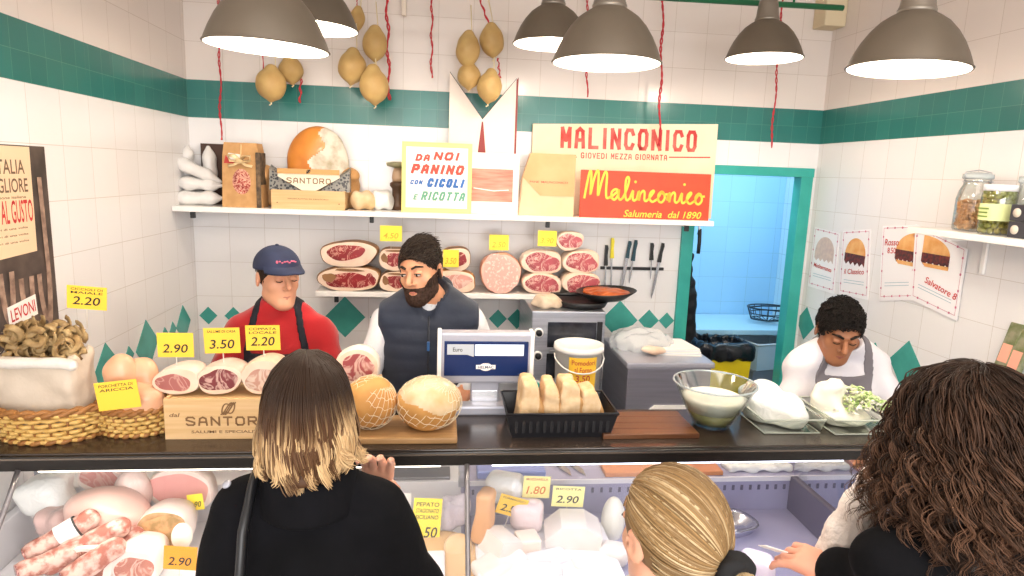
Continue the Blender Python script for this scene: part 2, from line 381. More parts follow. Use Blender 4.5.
def SM(mb, f, lo, hi, h, mat, T=None):
    v, q = nets(f, lo, hi, h); return mb.add(v.tolist(), [tuple(x) for x in q.tolist()], mat, True, T)
def tm(loc=(0, 0, 0), rot=(0, 0, 0), s=(1, 1, 1)):
    return Matrix.LocRotScale(Vector(loc), Euler(rot), Vector(s if hasattr(s, '__len__') else (s, s, s)))
# ================================================================== THE ROOM
RW = 3.687
m_back = tiles('tiles_back', 'X', 1.75, bw=.1944)
m_side = tiles('tiles_side', 'Y', -.04)
m_blue = tiles('tiles_back_room', 'X', .05, white='#96c8ec', grout='#7fa9bb', band=False)
m_blue_s = tiles('tiles_back_room_side', 'Y', .05, white='#c9e8f5', grout='#7fa9bb', band=False)
m_ceil = M('ceiling_paint', '#ded2c4', .8)
m_floor = M('floor_tile', '#8d7f73', .45, '#79695c', 6)
m_teal = M('teal_paint', '#2fa095', .4, '#39aa9f', 8)
DX0, DX1, DZ = 2.925, 3.59, 2.07
def wall(name, boxes, mat):
    b = MB()
    for a, c in boxes: b.box(a, c, mat)
    return struct(b.build(name))
wall('floor', [((-.2, -6.6, -.1), (4.9, 2.0, 0))], m_floor)
wall('ceiling', [((-.2, -6.6, 3.35), (4.9, 2.0, 3.45))], m_ceil)
wall('wall_back', [((-.1, 0, 0), (DX0, .05, 3.35)), ((DX0, 0, DZ), (DX1, .05, 3.35)), ((DX1, 0, 0), (4.9, .05, 3.35))], m_back)
wall('wall_left', [((-.12, -6.6, 0), (0, .0, 3.35))], m_side)
wall('wall_right', [((RW, -6.6, 0), (RW+.12, 0, 3.35))], m_side)
m_pl = M('plaster', '#d8cfc4', .8)
wall('wall_front', [((-.1, -6.62, 0), (RW+.1, -6.5, .8)), ((-.1, -6.62, 2.9), (RW+.1, -6.5, 3.35)), ((-.1, -6.62, .8), (.15, -6.5, 2.9)), ((RW-.15, -6.62, .8), (RW+.1, -6.5, 2.9))], m_pl)
wall('wall_back_room_far', [((2.3, 1.1, 0), (4.9, 1.2, 3.35))], m_blue)
wall('wall_back_room_right', [((4.1, .05, 0), (4.2, 1.1, 3.35))], m_blue_s)
wall('wall_back_room_left', [((2.3, .05, 0), (2.4, 1.1, 3.35))], m_blue_s)
# door frame (teal) in the back wall
b = MB()
b.box((DX0-.07, -.02, 0), (DX0+.006, .07, DZ+.05), m_teal, .004); b.box((DX1-.006, -.02, 0), (DX1+.07, .07, DZ+.05), m_teal, .004)
b.box((DX0-.073, -.023, DZ), (DX1+.073, .073, DZ+.055), m_teal, .004)
struct(b.build('door_1'))
# diamond inlay tiles at waist height on three walls
m_dia = M('green_glaze', '#4aa59b', .22, '#41988d', 9)
def dia(mb, u, z, r, wall_):
    rz = r*1.05; t = .003
    q = [(u-r, z), (u, z-rz), (u+r, z), (u, z+rz)]
    if wall_ == 'b': mb.prism(q, -t, .001, m_dia)
    else:
        x0, x1 = (-.001, t) if wall_ == 'l' else (RW-t, RW+.001)
        vs = [(x0, p, z_) for p, z_ in q]+[(x1, p, z_) for p, z_ in q]
        mb.add(vs, [(0, 1, 2, 3), (7, 6, 5, 4)]+[(i, (i+1) % 4, 4+(i+1) % 4, 4+i) for i in range(4)], m_dia)
b = MB()
for u, r in ((.06, .05), (.2, .05), (.62, .055), (.835, .118), (1.04, .06), (1.16, .055), (1.4, .118), (1.62, .055), (1.745, .055), (1.863, .06), (2.08, .118), (2.27, .055), (2.501, .118), (2.69, .066), (2.805, .05)): dia(b, u, 1.157, r, 'b')
struct(b.build('trim_1'))
b = MB()
for u, r in ((-.215, .1), (-.36, .045), (-.46, .04), (-.665, .12), (-.85, .045), (-1.05, .11), (-1.25, .05), (-1.45, .11), (-1.85, .11)): dia(b, u, 1.157, r, 'l')
struct(b.build('trim_2'))
b = MB()
for u, r in ((-.07, .1), (-.235, .055), (-.42, .05), (-.58, .045), (-.74, .05), (-.98, .12), (-1.2, .05), (-1.45, .11), (-1.8, .11)): dia(b, u, 1.165, r, 'r')
struct(b.build('trim_3'))
# boxed pipe in the top right corner
b = MB(); b.box((RW-.13, -.13, 2.93), (RW, 0, 3.35), M('cream_paint', '#d9c9a8', .6), .01); struct(b.build('trim_4'))
# white strip beside the doorway in the back room
# ------------------------------------------------------------------ back room things
m_steel = M('brushed_steel', '#b9bcc4', .32, '#a4a8b0', 3, metal=.85, stretch=(1, 1, 30))
m_white = M('white_plastic', '#f1efeb', .4)
m_black = M('black_plastic', '#17171a', .45)
t = thing('worktop_table', 'pale blue worktop seen through the doorway of the back room', 'table', (0, 0, 0))
b = MB(); b.box((2.55, .55, .93), (4.09, 1.09, .97), M('blue_laminate', '#a5cfe4', .35), .006); b.build('tabletop', t)
for x in (2.6, 4.05):
    for y in (.6, 1.04): MB().box((x-.02, y-.02, 0), (x+.02, y+.02, .93), m_steel, .003).build('leg', t)
t = thing('wire_basket', 'black wire basket lying on the back room worktop', 'basket', (3.9, .8, .97))
b = MB(); m_bw = M('dark_wire', '#22303c', .4, metal=.4)
def ring(rx, ry, z, n=20, ph=0): return [(math.cos(2*PI*i/n+ph)*rx, math.sin(2*PI*i/n+ph)*ry, z) for i in range(n)]
b.tube(ring(.16, .12, .12), .006, m_bw, 6, closed=True); b.tube(ring(.13, .09, .03), .004, m_bw, 6, closed=True); b.tube(ring(.145, .105, .075), .004, m_bw, 6, closed=True)
for i in range(16):
    a = 2*PI*i/16; b.tube([(math.cos(a)*.16, math.sin(a)*.12, .12), (math.cos(a)*.13, math.sin(a)*.09, .03), (0, 0, .008)], .003, m_bw, 5)
b.build('wire_mesh', t)
b = MB(); b.tube([(-.15, 0, .12), (-.1, -.1, .15), (0, -.16, .16), (.1, -.1, .15), (.15, 0, .12)], .006, m_bw, 6); b.build('handle', t)
t = thing('waste_bin', 'yellow waste bin with a black bag under the back room worktop', 'bin', (3.33, .36, 0)); t.scale = (.92, .85, 1.06)
b = MB(); m_y = M('yellow_plastic', '#e8cf1a', .4)
v = [(-.15, -.13, 0), (.15, -.13, 0), (.15, .13, 0), (-.15, .13, 0), (-.19, -.17, .84), (.19, -.17, .84), (.19, .17, .84), (-.19, .17, .84)]
b.add(v, [(3, 2, 1, 0), (0, 1, 5, 4), (1, 2, 6, 5), (2, 3, 7, 6), (3, 0, 4, 7)], m_y); b.build('bin_body', t)
m_bag = M('black_bag', '#14181f', .25, bump=.8, bscale=14, bdist=.01)
b = MB(); SM(b, WAVE(SUB(bxf((0, 0, .84), (.215, .195, .055), .04), bxf((0, 0, .88), (.165, .145, .05), .02)), .01, 40, 3), (-.26, -.24, .74), (.26, .24, .93), .012, m_bag); b.build('bin_liner', t)
b = MB(); b.ell((-.04, 0, .8), (.09, .08, .05), M('crumpled_paper', '#b8bcc2', .6), noise=.12, seed=3); b.ell((.08, .03, .79), (.06, .06, .05), MATS['crumpled_paper'], noise=.12, seed=5); b.build('waste_paper', t)
def tub(name, label, loc, w, d, h, mat, rz=0, rot=None):
    b = MB(); o = 1.15
    q = [(-w/2/o, -d/2/o, 0), (w/2/o, -d/2/o, 0), (w/2/o, d/2/o, 0), (-w/2/o, d/2/o, 0), (-w/2, -d/2, h), (w/2, -d/2, h), (w/2, d/2, h), (-w/2, d/2, h)]
    b.add(q, [(3, 2, 1, 0), (0, 1, 5, 4), (1, 2, 6, 5), (2, 3, 7, 6), (3, 0, 4, 7)], mat)
    q2 = [(x*.95, y*.95, max(z-.004, .006)) for x, y, z in q]; b.add(q2, [(0, 1, 2, 3), (4, 5, 1, 0), (5, 6, 2, 1), (6, 7, 3, 2), (7, 4, 0, 3)], mat)
    b.tube([(-w/2, -d/2, h), (w/2, -d/2, h), (w/2, d/2, h), (-w/2, d/2, h)], .009, mat, 6, closed=True)
    o = b.build(name); place(o, loc, rz, rot); return tag(o, label, 'tub')
m_tub = M('pale_blue_plastic', '#cfe2ee', .35)
tub('storage_tub', 'white plastic tub stacked under the right end of the back room worktop', (3.84, .7, .66), .36, .28, .2, m_tub, .25)
tub('storage_tub', 'grey lower tub beneath the white one in the back room', (3.84, .77, .42), .4, .34, .24, M('grey_plastic', '#9aa0ad', .4), .3)
b = MB(); b.box((3.62, .6, .0), (4.06, 1.0, .42), M('crate_grey', '#6f6a7c', .5), .02)
tag(b.build('storage_crate'), 'dark grey crate on the back room floor holding up the tubs', 'crate')
# dark coat hanging inside the doorway on the left
m_coat = M('dark_navy_cloth', '#14161c', .8, bump=.3, bscale=200)
b = MB(); SM(b, WAVE(U(.04, cap((0, 0, .0), (0, .02, -.22), .018, .045), cap((0, .02, -.22), (0, .02, -.62), .05, .06), cap((.02, .0, -.25), (.045, .0, -.5), .03, .035)), .006, 35, 2), (-.12, -.1, -.72), (.14, .12, .06), .01, m_coat)
o = b.build('hanging_coat'); place(o, (2.965, .1, 1.56)); tag(o, 'dark coat hanging inside the left edge of the doorway', 'coat')
b = MB(); b.tube([(0, 0, .03), (.01, -.02, .0), (.015, -.03, -.05), (.02, -.02, -.09), (.02, 0, -.08)], .007, m_steel, 8); b.box((-.02, -.005, -.02), (.03, .012, .06), m_steel, .004)
b.tube([(.02, -.02, 0), (.02, -.03, .05)], .005, m_steel, 6)
b.tube([(.02, -.025, -.05), (.022, -.03, -.13), (.02, -.03, -.2)], .012, m_black, 8); b.tube([(.02, -.02, .06), (.03, -.02, .12)], .012, m_black, 8)
o = b.build('door_hook'); place(o, (2.93, -.03, 1.79)); tag(o, 'metal hook with black grips fixed on the left door jamb', 'hook')

# ------------------------------------------------------------------ shelves on the back wall
m_shelf = M('shelf_white', '#efece8', .35)
def shelf(name, label, x0, x1, z, d, th, braces):
    t = thing(name, label, 'shelf', (0, 0, 0))
    MB().box((x0, -d, z-th), (x1, -.002, z), m_shelf, .003).build('board', t)
    for x in braces:
        b = MB(); b.box((x-.006, -d+.03, z-th-.01), (x+.006, -.002, z-th), m_white, .002)
        b.box((x-.011, -d+.012, z-th-.034), (x+.011, -d+.035, z-th-.001), m_black, .003)
        b.build('bracket', t)
    return t
ZS = 1.803; ZL = 1.365
shelf('wall_shelf', 'long white upper shelf across the back wall under the signs', .005, 2.93, ZS, .3, .028, (.1, 1.02, 1.98, 2.78))
shelf('wall_shelf', 'short white lower shelf holding the hams behind the middle man', .72, 2.3, ZL, .3, .028, (.83, 1.32, 2.06))
t = thing('wall_shelf', 'white shelf on the right wall carrying jars', 'shelf')
MB().box((RW-.24, -2.5, 1.835), (RW-.002, -1.17, 1.862), m_shelf, .003).build('board', t)
for y in (-1.35, -2.2):
    b = MB(); b.box((RW-.2, y-.01, 1.82), (RW-.002, y+.01, 1.835), m_white, .002); b.box((RW-.014, y-.01, 1.68), (RW-.002, y+.01, 1.835), m_white, .002); b.build('bracket', t)

# ------------------------------------------------------------------ green lamp rail and pendants
m_rail = M('green_rail', '#1f6b45', .4)
t = thing('lamp_rail', 'thin dark green metal rail under the ceiling near the back wall', 'rail')
a_, b_ = at(640, -3, y=-.62), at(843, 8, y=-.62)
MB().tube([(-.0+.02, -.62, a_.z-.02), (b_.x, -.62, b_.z)], .014, m_rail, 10).build('rail_tube', t)
for x in (.9, 2.2, 3.1): MB().tube([(x, -.62, 2.9), (x, -.62, 3.35)], .006, m_rail, 8).build('hanger', t)
m_lout = M('lamp_taupe', '#6c6154', .45, '#645a4e', 4, metal=.25)
m_lin = M('lamp_white_enamel', '#fbf8f2', .45)
m_bulb = M('bulb_glow', '#fff4e0', .3, emit=14)
m_neck = M('lamp_neck_metal', '#8a8278', .35, metal=.6)
def lamp_proto():
    t = thing('pendant_lamp', '', 'lamp', group='pendant lamps over the counter')
    R = .18
    outer = [(.054, .172), (.058, .168), (.075, .158), (.1, .14), (.125, .112), (.147, .078), (.164, .043), (.175, .015), (R, .0)]
    b = MB(); b.shell(outer[::-1], m_lout, 40); b.tube(ring(R, R, .0, 40), .0028, m_lout, 6, closed=True); b.build('lamp_shade', t)
    b = MB(); b.shell([(r-.004, z-.003) for r, z in outer], m_lin, 40); b.lathe([(0, .167), (.05, .166), (.05, .168), (0, .17)], m_lin, 24); b.build('shade_lining', t, label='bright white enamel inside of the shade')
    b = MB(); b.lathe([(.056, .168), (.057, .18), (.054, .182), (.054, .187), (.052, .19), (.047, .235), (.042, .262), (.03, .268), (.012, .272), (.012, .29)], m_neck, 28); b.build('socket_neck', t)
    b = MB(); b.tube([(0, 0, .285), (0, 0, .95)], .0045, m_black, 8); b.build('cord', t)
    b = MB(); b.ell((0, 0, .085), (.045, .045, .055), m_bulb, 16); b.lathe([(.02, .13), (.02, .165)], m_white, 12); b.build('bulb', t)
    return t
lp = lamp_proto()
LAMPS = [((.902, -1.9, 2.352), .93, (.02, .03), 'large taupe pendant lamp nearest the left wall, its rim cut by nothing'),
         ((.862, -.95, 2.593), .96, (0, .02), 'taupe pendant lamp partly hidden behind the leftmost large lamp'),
         ((1.875, -.8, 2.612), .97, (0, 0), 'small taupe pendant lamp just left of the central large lamp'),
         ((1.926, -1.65, 2.402), 1, (0, .0), 'large taupe pendant lamp hanging in the middle over the counter'),
         ((2.885, -.8, 2.605), .97, (0, -.01), 'small taupe pendant lamp hanging below the green rail above the doorway'),
         ((2.815, -1.9, 2.392), .96, (0, .04), 'large taupe pendant lamp nearest the right wall')]
LAMPS[0] = (*LAMPS[0][:3], 'large taupe pendant lamp nearest the left wall')
for i, (p, s, r, lab) in enumerate(LAMPS):
    o = lp if i == 0 else dup(lp, lab)
    o['label'] = lab; o.location = p; o.scale = (s, s, s); o.rotation_euler = (r[0], r[1], 0)
    l = bpy.data.lights.new('pendant_bulb_light', 'POINT'); l.energy = 6; l.shadow_soft_size = .05; l.color = (1, .87, .72)
    lo = bpy.data.objects.new('pendant_bulb_light', l); lo.location = (p[0], p[1], p[2]+.015); COL.objects.link(lo)
# ================================================================== THINGS ON THE UPPER SHELF
def rect_at(px0, py0, px1, py1, y):
    a = at(px0, py0, y=y); b = at(px1, py1, y=y); return a.x, a.z, b.x, b.z
m_kraft = M('kraft_card', '#c79a66', .75, '#bd8f5b', 30)
m_cream = M('cream_card', '#efdcc2', .7, '#ead4b6', 5)
m_whitec = M('white_card', '#f4efe9', .6)
m_red = M('red_print', '#c9443a', .6); m_orr = M('orange_red_paint', '#e4472a', .5, '#dd4026', 8); m_yel = M('yellow_print', '#f6c944', .5)
m_ink = M('dark_ink', '#2a2622', .6); m_inkb = M('brown_ink', '#6a5138', .7)
m_vac = film('vacuum_bag', '#ebe8e5', .93, .25, .8, 18)
m_strap = M('packing_shadow_brown', '#4d3a34', .7)
# vacuum packed white sausages / fillets, pointed bags
def bag_proto(L, r, seed):
    b = MB(); f = WAVE(U(.03, cap((-L*.42, 0, 0), (-L*.15, 0, 0), r*.45, r), cap((-L*.15, 0, 0), (L*.25, 0, 0), r, r*.95), cap((L*.25, 0, 0), (L*.5, 0, 0), r*.9, r*.28)), .003, 30, seed)
    SM(b, lambda P: f(P*np.array([1, 1, 1.15], dtype=np.float32)), (-L*.62, -r*1.4, -r*1.4), (L*.62, r*1.4, r*1.4), .009, m_vac); return b
for k, (cx, cy, L, r, ang, y, lab) in enumerate([
        (195, 199, .29, .042, .04, -.16, 'grey-white vacuum bag lying at the bottom of the upper shelf pile'),
        (196, 184, .27, .036, -.03, -.15, 'grey-white vacuum bag lying second from the bottom, its tip towards the kraft box'),
        (193, 169, .31, .038, -.42, -.14, 'slanting grey-white vacuum bag resting on top of the lying ones'),
        (187, 156, .19, .035, PI/2-.05, -.065, 'upright grey-white vacuum bag standing behind the pile near the left wall'),
        (209, 158, .22, .038, PI/2+.02, -.065, 'taller upright grey-white vacuum bag standing beside the kraft gift box')]):
    p = at(cx, cy, y=y)
    if k == 0: p.z = ZS+.036
    if k == 3: p.z = ZS+.215
    if k == 4: p.z = ZS+.2
    o = bag_proto(L, r, k).build('vacuum_bag'); place(o, p, rot=(0, -ang, 0)); tag(o, lab, 'bag', 'vacuum bags on the upper shelf')
b = MB(); b.box((.07, -.035, 0), (.275, -.006, .33), M('dark_brown_card', '#4b352c', .7), .002); o = b.build('cardboard_box'); place(o, (0, 0, ZS)); tag(o, 'dark brown flat box standing behind the white vacuum bags on the upper shelf', 'box')
# kraft gift box with window and bow
a = at(222, 205, y=-.25); c = at(262, 141, y=-.25); wbx = .185; hb = .335
t = thing('gift_box', 'kraft cardboard gift box with round window and ribbon bow on the upper shelf', 'box', ((a.x+c.x)/2, -.2, ZS))
b = MB()
for yy in (0,):
    prof = [(-wbx/2-.01, 0), (wbx/2+.01, 0), (wbx/2, hb*.8), (wbx/2-.014, hb), (-wbx/2+.01, hb), (-wbx/2, hb*.8)]
    b.prism(prof, -.06, .06, m_kraft)
b.build('box_body', t)
b = MB(); w_ = [(math.cos(2*PI*i/24)*.046, .135+math.sin(2*PI*i/24)*.066) for i in range(24)]
b.prism(w_, -.0615, -.058, meat('candied', '#a32a1c', '#f0b9a0', 40, .8)); b.build('window', t)
b = MB(); b.prism([(-.08, hb*.72), (.02, hb*.72), (.0, hb*.82), (-.06, hb*.84)], -.0625, -.059, m_whitec); b.prism([(-.085, hb*.68), (-.03, hb*.68), (-.075, hb*.8)], -.064, -.06, m_red); b.build('box_label', t)
m_rib = M('gold_ribbon', '#e8cfa2', .4, '#d9b987', 40)
b = MB()
for sx in (-1, 1):
    b.tube([(0, -.075, hb*.72), (sx*.025, -.095, hb*.8), (sx*.055, -.09, hb*.8), (sx*.05, -.08, hb*.72), (0, -.075, hb*.72)], .011, m_rib, 8, flat=.35)
    b.tube([(0, -.075, hb*.72), (sx*.03, -.08, hb*.66), (sx*.06, -.075, hb*.64)], .009, m_rib, 8, flat=.3)
b.ell((0, -.08, hb*.72), (.014, .012, .014), m_rib, 10); b.tube([(.0, -.067, hb*.72), (.005, -.064, hb*.98)], .008, m_rib, 6, flat=.3)
b.build('ribbon_bow', t)
b = MB(); b.box((.075, -.07, 0), (.098, .05, hb*.86), M('dark_foliage_print', '#7a6248', .7, '#3c3026', 30), .004); b.build('side_panel', t)
# wood crate with ham
m_wood = M('pale_wood', '#dcb98a', .6, '#cfa874', 3, stretch=(1, 1, 22)); m_burn = M('burnt_print', '#7c5a38', .7)
def flourish(b, cx, cz, w, y, mat, th):
    s = w/2
    for sg in (-1, 1):
        pts = []
        for i in range(26):
            u = i/25; 
            a = u*2*PI*.9; 
            x = sg*(s*.15+s*.8*u*math.cos(a*.35)); z = sg*(s*.32*math.sin(a)+.02*s)
            pts.append((cx+x, cz+z))
        b.ribbon(pts, th, y, mat)
    for k in (-1, 0, 1):
        pts = [(cx+(u-.5)*s*.7+k*s*.12, cz+math.sin((u-.5)*PI)*s*.38) for u in [i/12 for i in range(13)]]; b.ribbon(pts, th, y-.0002, mat)
p0 = rect_at(272, 206, 345, 168, -.26); cw = p0[2]-p0[0]
t = thing('wooden_crate', 'small pale wooden crate printed SANTORO standing on the upper shelf under a ham', 'crate', ((p0[0]+p0[2])/2, -.2, ZS))
b = MB(); b.box((-cw/2, -.075, 0), (cw/2, -.067, .1), m_wood, .001); b.box((-cw/2, .067, 0), (cw/2, .075, .21), m_wood, .001)
b.box((-cw/2, -.067, 0), (-cw/2+.008, .067, .1), m_wood); b.box((cw/2-.008, -.067, 0), (cw/2, .067, .1), m_wood); b.box((-cw/2, -.067, 0), (cw/2, .067, .008), m_wood)
b.text('PROSCIUTTO DI SANTORO', 0, .055, cw*.55, .006, -.0755, m_burn)
for x in (-.42, .42): b.prism([(x*cw-.004, .03), (x*cw+.004, .03), (x*cw, .038)], -.0756, -.075, m_burn)
b.build('crate_body', t)
b = MB(); b.prism([(-cw*.42, .205), (cw*.42, .205), (cw*.42, .17), (.03, .095), (-.03, .095), (-cw*.42, .17)], -.05, -.04, M('lid_label_cream', '#efe0c8', .6)); b.prism([(-cw*.42, .212), (cw*.42, .212), (cw*.42, .185), (-cw*.42, .185)], -.058, -.0505, M('tan_band', '#c8995f', .6))
b.stext('SANTORO', 0, .15, cw*.6, .03, -.0515, m_burn, .005); flourish(b, 0, .199, .05, -.0585, m_ink, .003)
b.build('crate_label', t, label='cream label card with a tan band reading SANTORO')
m_zig = M('dark_checked_wrap', '#3a3a3c', .4, '#8a8780', 70, tex='voronoi', lo=.4, hi=.5)
b = MB()
for sx in (-1, 1):
    v = [(sx*cw*.55, -.02, .21), (sx*cw*.15, -.03, .1), (sx*cw*.55, -.03, .095), (sx*cw*.55, .03, .23), (sx*cw*.1, .03, .1), (sx*cw*.55, .03, .095)]
    b.add(v, [(0, 1, 2), (3, 5, 4), (0, 3, 4, 1), (1, 4, 5, 2), (2, 5, 3, 0)], m_zig)
b.build('wrapping', t)
# ham on the crate
m_rindo = M('ham_orange_rind', '#d98a3c', .35, '#c06f26', 7, coat=.3); m_mould = M('ham_pale_crust', '#d9cfc0', .8, '#a5977c', 16, 5, .45, .7, bump=.3, bscale=40)
def split_mat_obj(mb_f, lo, hi, h, pred, ma, mbm):
    v, q = nets(mb_f, lo, hi, h); b = MB(); b.add(v.tolist(), [tuple(x) for x in q.tolist()], ma, True)
    i2 = b.mi(mbm); cen = v[q].mean(1)
    for i, p in enumerate(pred(cen)):
        if p: b.m[i] = i2
    return b
p = at(315, 146, y=-.17)
f = WAVE(U(.06, elp((.015, 0, .05), (.165, .066, .175)), cap((-.03, 0, .03), (-.14, 0, -.1), .06, .035)), .003, 22, 4)
b = split_mat_obj(f, (-.25, -.12, -.16), (.22, .12, .27), .009, lambda c: c[:, 0]-.35*c[:, 2]+.03*np.sin(c[:, 2]*40) > -.01, m_rindo, m_mould)
o = b.build('cured_ham'); place(o, (p.x-.005, -.13, ZS+.215)); tag(o, 'whole cured ham, orange and mottled grey, lying on the upper shelf crate', 'ham')
m_sal = M('tan_salami', '#c79c6a', .6, '#b5834e', 14, bump=.3, bscale=50)
for (px, py, rx, rz_, y, lab) in [(266, 174, .04, .05, -.13, 'round tan salami end between the gift box and the small crate'), (350, 175, .052, .037, -.13, 'tan salami resting at the right end of the small shelf crate')]:
    p = at(px, py, y=y); b = MB(); SM(b, WAVE(U(.03, elp((0, 0, 0), (rx, .05, rz_)), cap((0, 0, 0), (0, .06, -.06), .03, .045), cap((0, .05, -.05), (0, .05, ZS-p.z+.04), .04, .04)), .002, 50, 1), (-.11, -.1, ZS-p.z), (.11, .12, .09), .008, m_sal)
    o = b.build('salami'); place(o, p); tag(o, lab, 'salami')
m_bread_b = film('clear_bag', '#efe6db', .55, .2, .9, 30)
for (px, py, sx, sy, y, lab, mt) in [(363, 194, .075, .06, -.17, 'clear bag of pale bread on the upper shelf right of the small crate', M('pale_bread', '#e0c9a6', .7, '#cfae80', 12)), (382, 193, .07, .065, -.12, 'crumpled white plastic bag on the upper shelf left of the yellow sign', film('white_bag', '#f5f3f1', .9, .3, .9, 22))]:
    p = at(px, py, y=y); b = MB(); SM(b, WAVE(SUB(elp((0, 0, .05), (sx, .07, sy)), PL((0, 0, .0), (0, 0, 1)), .01), .006, 45, 3), (-.12, -.1, -.01), (.12, .1, .14), .008, mt)
    o = b.build('plastic_bag'); place(o, (p.x, y, ZS)); tag(o, lab, 'bag')
# stack of dark jars / tins beside the yellow sign
p = at(395, 205, y=-.1)
t = thing('pepper_mill', 'dark brown mill with a flat olive top half hidden by the yellow sign', 'mill', (p.x+.015, -.09, ZS))
b = MB(); b.lathe([(.04, 0), (.045, .03), (.03, .06), (.032, .12), (.045, .135), (.045, .15), (.03, .16)], M('dark_brown_wood', '#4a3222', .4, '#5e4230', 10), 24); b.build('mill_body', t)
b = MB(); b.lathe([(.03, .16), (.034, .18), (.03, .21), (.02, .235)], M('brown_glaze', '#b49478', .4), 24); b.lathe([(.02, .235), (.062, .245), (.066, .262), (.03, .268)], M('olive_lid', '#8b8566', .45), 24); b.build('mill_top', t)
# signs -----------------------------------------------------------
def board(name, label, x0, x1, z0, z1, y, th, mat, lean=0, cat='sign', rz=0):
    t = thing(name, label, cat, ((x0+x1)/2, y, z0), rot=(-lean, 0, rz)); return t, x1-x0, z1-z0
# DA NOI sign
x0, z0, x1, z1 = rect_at(401.5, 211, 472.5, 143, -.24)
t, W_, H_ = board('shop_sign', 'yellow-bordered white sign reading DA NOI PANINO CON CICOLI E RICOTTA', x0, x1, ZS, ZS+(z1-z0), -.25, .01, None, .06)
b = MB(); b.box((-W_/2, -.004, 0), (W_/2, .004, H_), M('yellow_border', '#f2ea86', .5), .001); b.quadxz(-W_*.44, H_*.07, W_*.44, H_*.93, -.0044, m_whitec)
mr, mbl, mgr = M('sign_red', '#d8402c', .5), M('sign_blue', '#1c5fa8', .5), M('sign_green', '#5d9a7c', .5)
b.stext('DA', -W_*.2, H_*.78, W_*.2, H_*.1, -.0048, mr, .011, .3); b.stext('NOI', W_*.14, H_*.81, W_*.36, H_*.12, -.0048, mr, .013, .3)
b.stext('PANINO', .005, H_*.62, W_*.74, H_*.14, -.0048, mr, .015, .3); b.stext('CON', -W_*.29, H_*.43, W_*.17, H_*.065, -.0048, mbl, .007, .3)
b.stext('CICOLI', W_*.13, H_*.43, W_*.52, H_*.13, -.0048, mbl, .014, .3); b.stext('E', -W_*.3, H_*.22, W_*.05, H_*.08, -.0048, mgr, .007, .3); b.stext('RICOTTA', W_*.1, H_*.24, W_*.62, H_*.13, -.0048, mgr, .011, .3)
b.ribbon([(-W_*.25, H_*.91), (-W_*.1, H_*.89), (W_*.1, H_*.905)], .006, -.0048, M('mint_mark', '#bfe6d4', .5))
b.build('sign_panel', t)
# tall folded card with V top and red edges
x0, z0, x1, z1 = rect_at(447.5, 209, 517, 76, -.1); W_ = x1-x0; H_ = z1-ZS
t = thing('folded_card', 'tall cream folded board with V-cut top and dark red edges behind the signs', 'sign', ((x0+x1)/2, -.1, ZS))
m_pc = M('pinkish_card', '#efe2d6', .6); m_dr = M('dark_red_edge', '#8d2b25', .5)
H2 = H_
b = MB(); pol = [(-W_/2, 0), (W_/2, 0), (W_/2, H_*.98), (0, H_*.68), (-W_/2, H_)]
b.prism(pol, -.004, .03, m_pc); b.build('card_body', t)
b = MB(); b.prism([(-W_/2, H_+.006), (0, H_*.68+.006), (W_/2, H_*.98+.004), (W_/2, H_*.98-.004), (0, H_*.66), (-W_/2, H_-.012)], .0, .026, M('black_edge', '#2b2624', .5)); b.prism([(W_/2-.002, .0), (W_/2+.009, .0), (W_/2+.009, H_*.99), (W_/2-.002, H_*.97)], -.006, .02, m_dr)
b.prism([(-.035, .22), (.035, .22), (.004, H_*.665), (-.004, H_*.665)], -.0055, -.002, m_dr); b.build('card_edging', t, label='dark red and black edging')
# white print with red block
x0, z0, x1, z1 = rect_at(468, 209, 520, 154, -.19); W_ = x1-x0; H_ = z1-ZS
t = thing('framed_print', 'small white frame with a salmon red printed block behind the yellow sign', 'picture', ((x0+x1)/2, -.19, ZS), rot=(-.06, 0, 0))
b = MB(); b.box((-W_/2, -.008, 0), (W_/2, .008, H_), m_whitec, .002); b.build('frame', t)
b = MB(); m_sr = M('salmon_print', '#e07a68', .6, '#e99a88', 7, stretch=(1, 1, 9))
b.quadxz(-W_*.46, H_*.2, W_*.38, H_*.74, -.0085, m_sr); b.ribbon([(-W_*.4, H_*.42), (0, H_*.38), (W_*.3, H_*.4)], .005, -.009, m_whitec)
b.build('print', t)
# kraft bag
x0, z0, x1, z1 = rect_at(520, 213, 577, 153, -.24); W_ = x1-x0; H_ = z1-z0
t = thing('paper_bag', 'pale kraft paper bag with a folded top between the small frame and red sign', 'bag', ((x0+x1)/2, -.22, ZS))
m_pk = M('pale_kraft', '#e6c6a2', .75, '#debb94', 6); m_pk2 = M('tan_kraft', '#d5ab7e', .75, '#cb9e6f', 6)
b = MB(); b.prism([(-W_*.52, 0), (W_*.48, 0), (W_*.47, H_), (-W_*.35, H_), (-W_*.48, H_*.6)], -.035, .035, m_pk); b.build('bag_body', t)
b = MB(); b.prism([(-W_*.35, H_+.002), (W_*.475, H_+.002), (W_*.475, H_*.33), (-W_*.15, H_*.33), (-W_*.48, H_*.62)], -.039, -.0355, m_pk2)
b.text('PANE  MALINCONICO', .0, H_*.55, W_*.7, .011, -.0395, m_red); b.build('bag_flap', t)
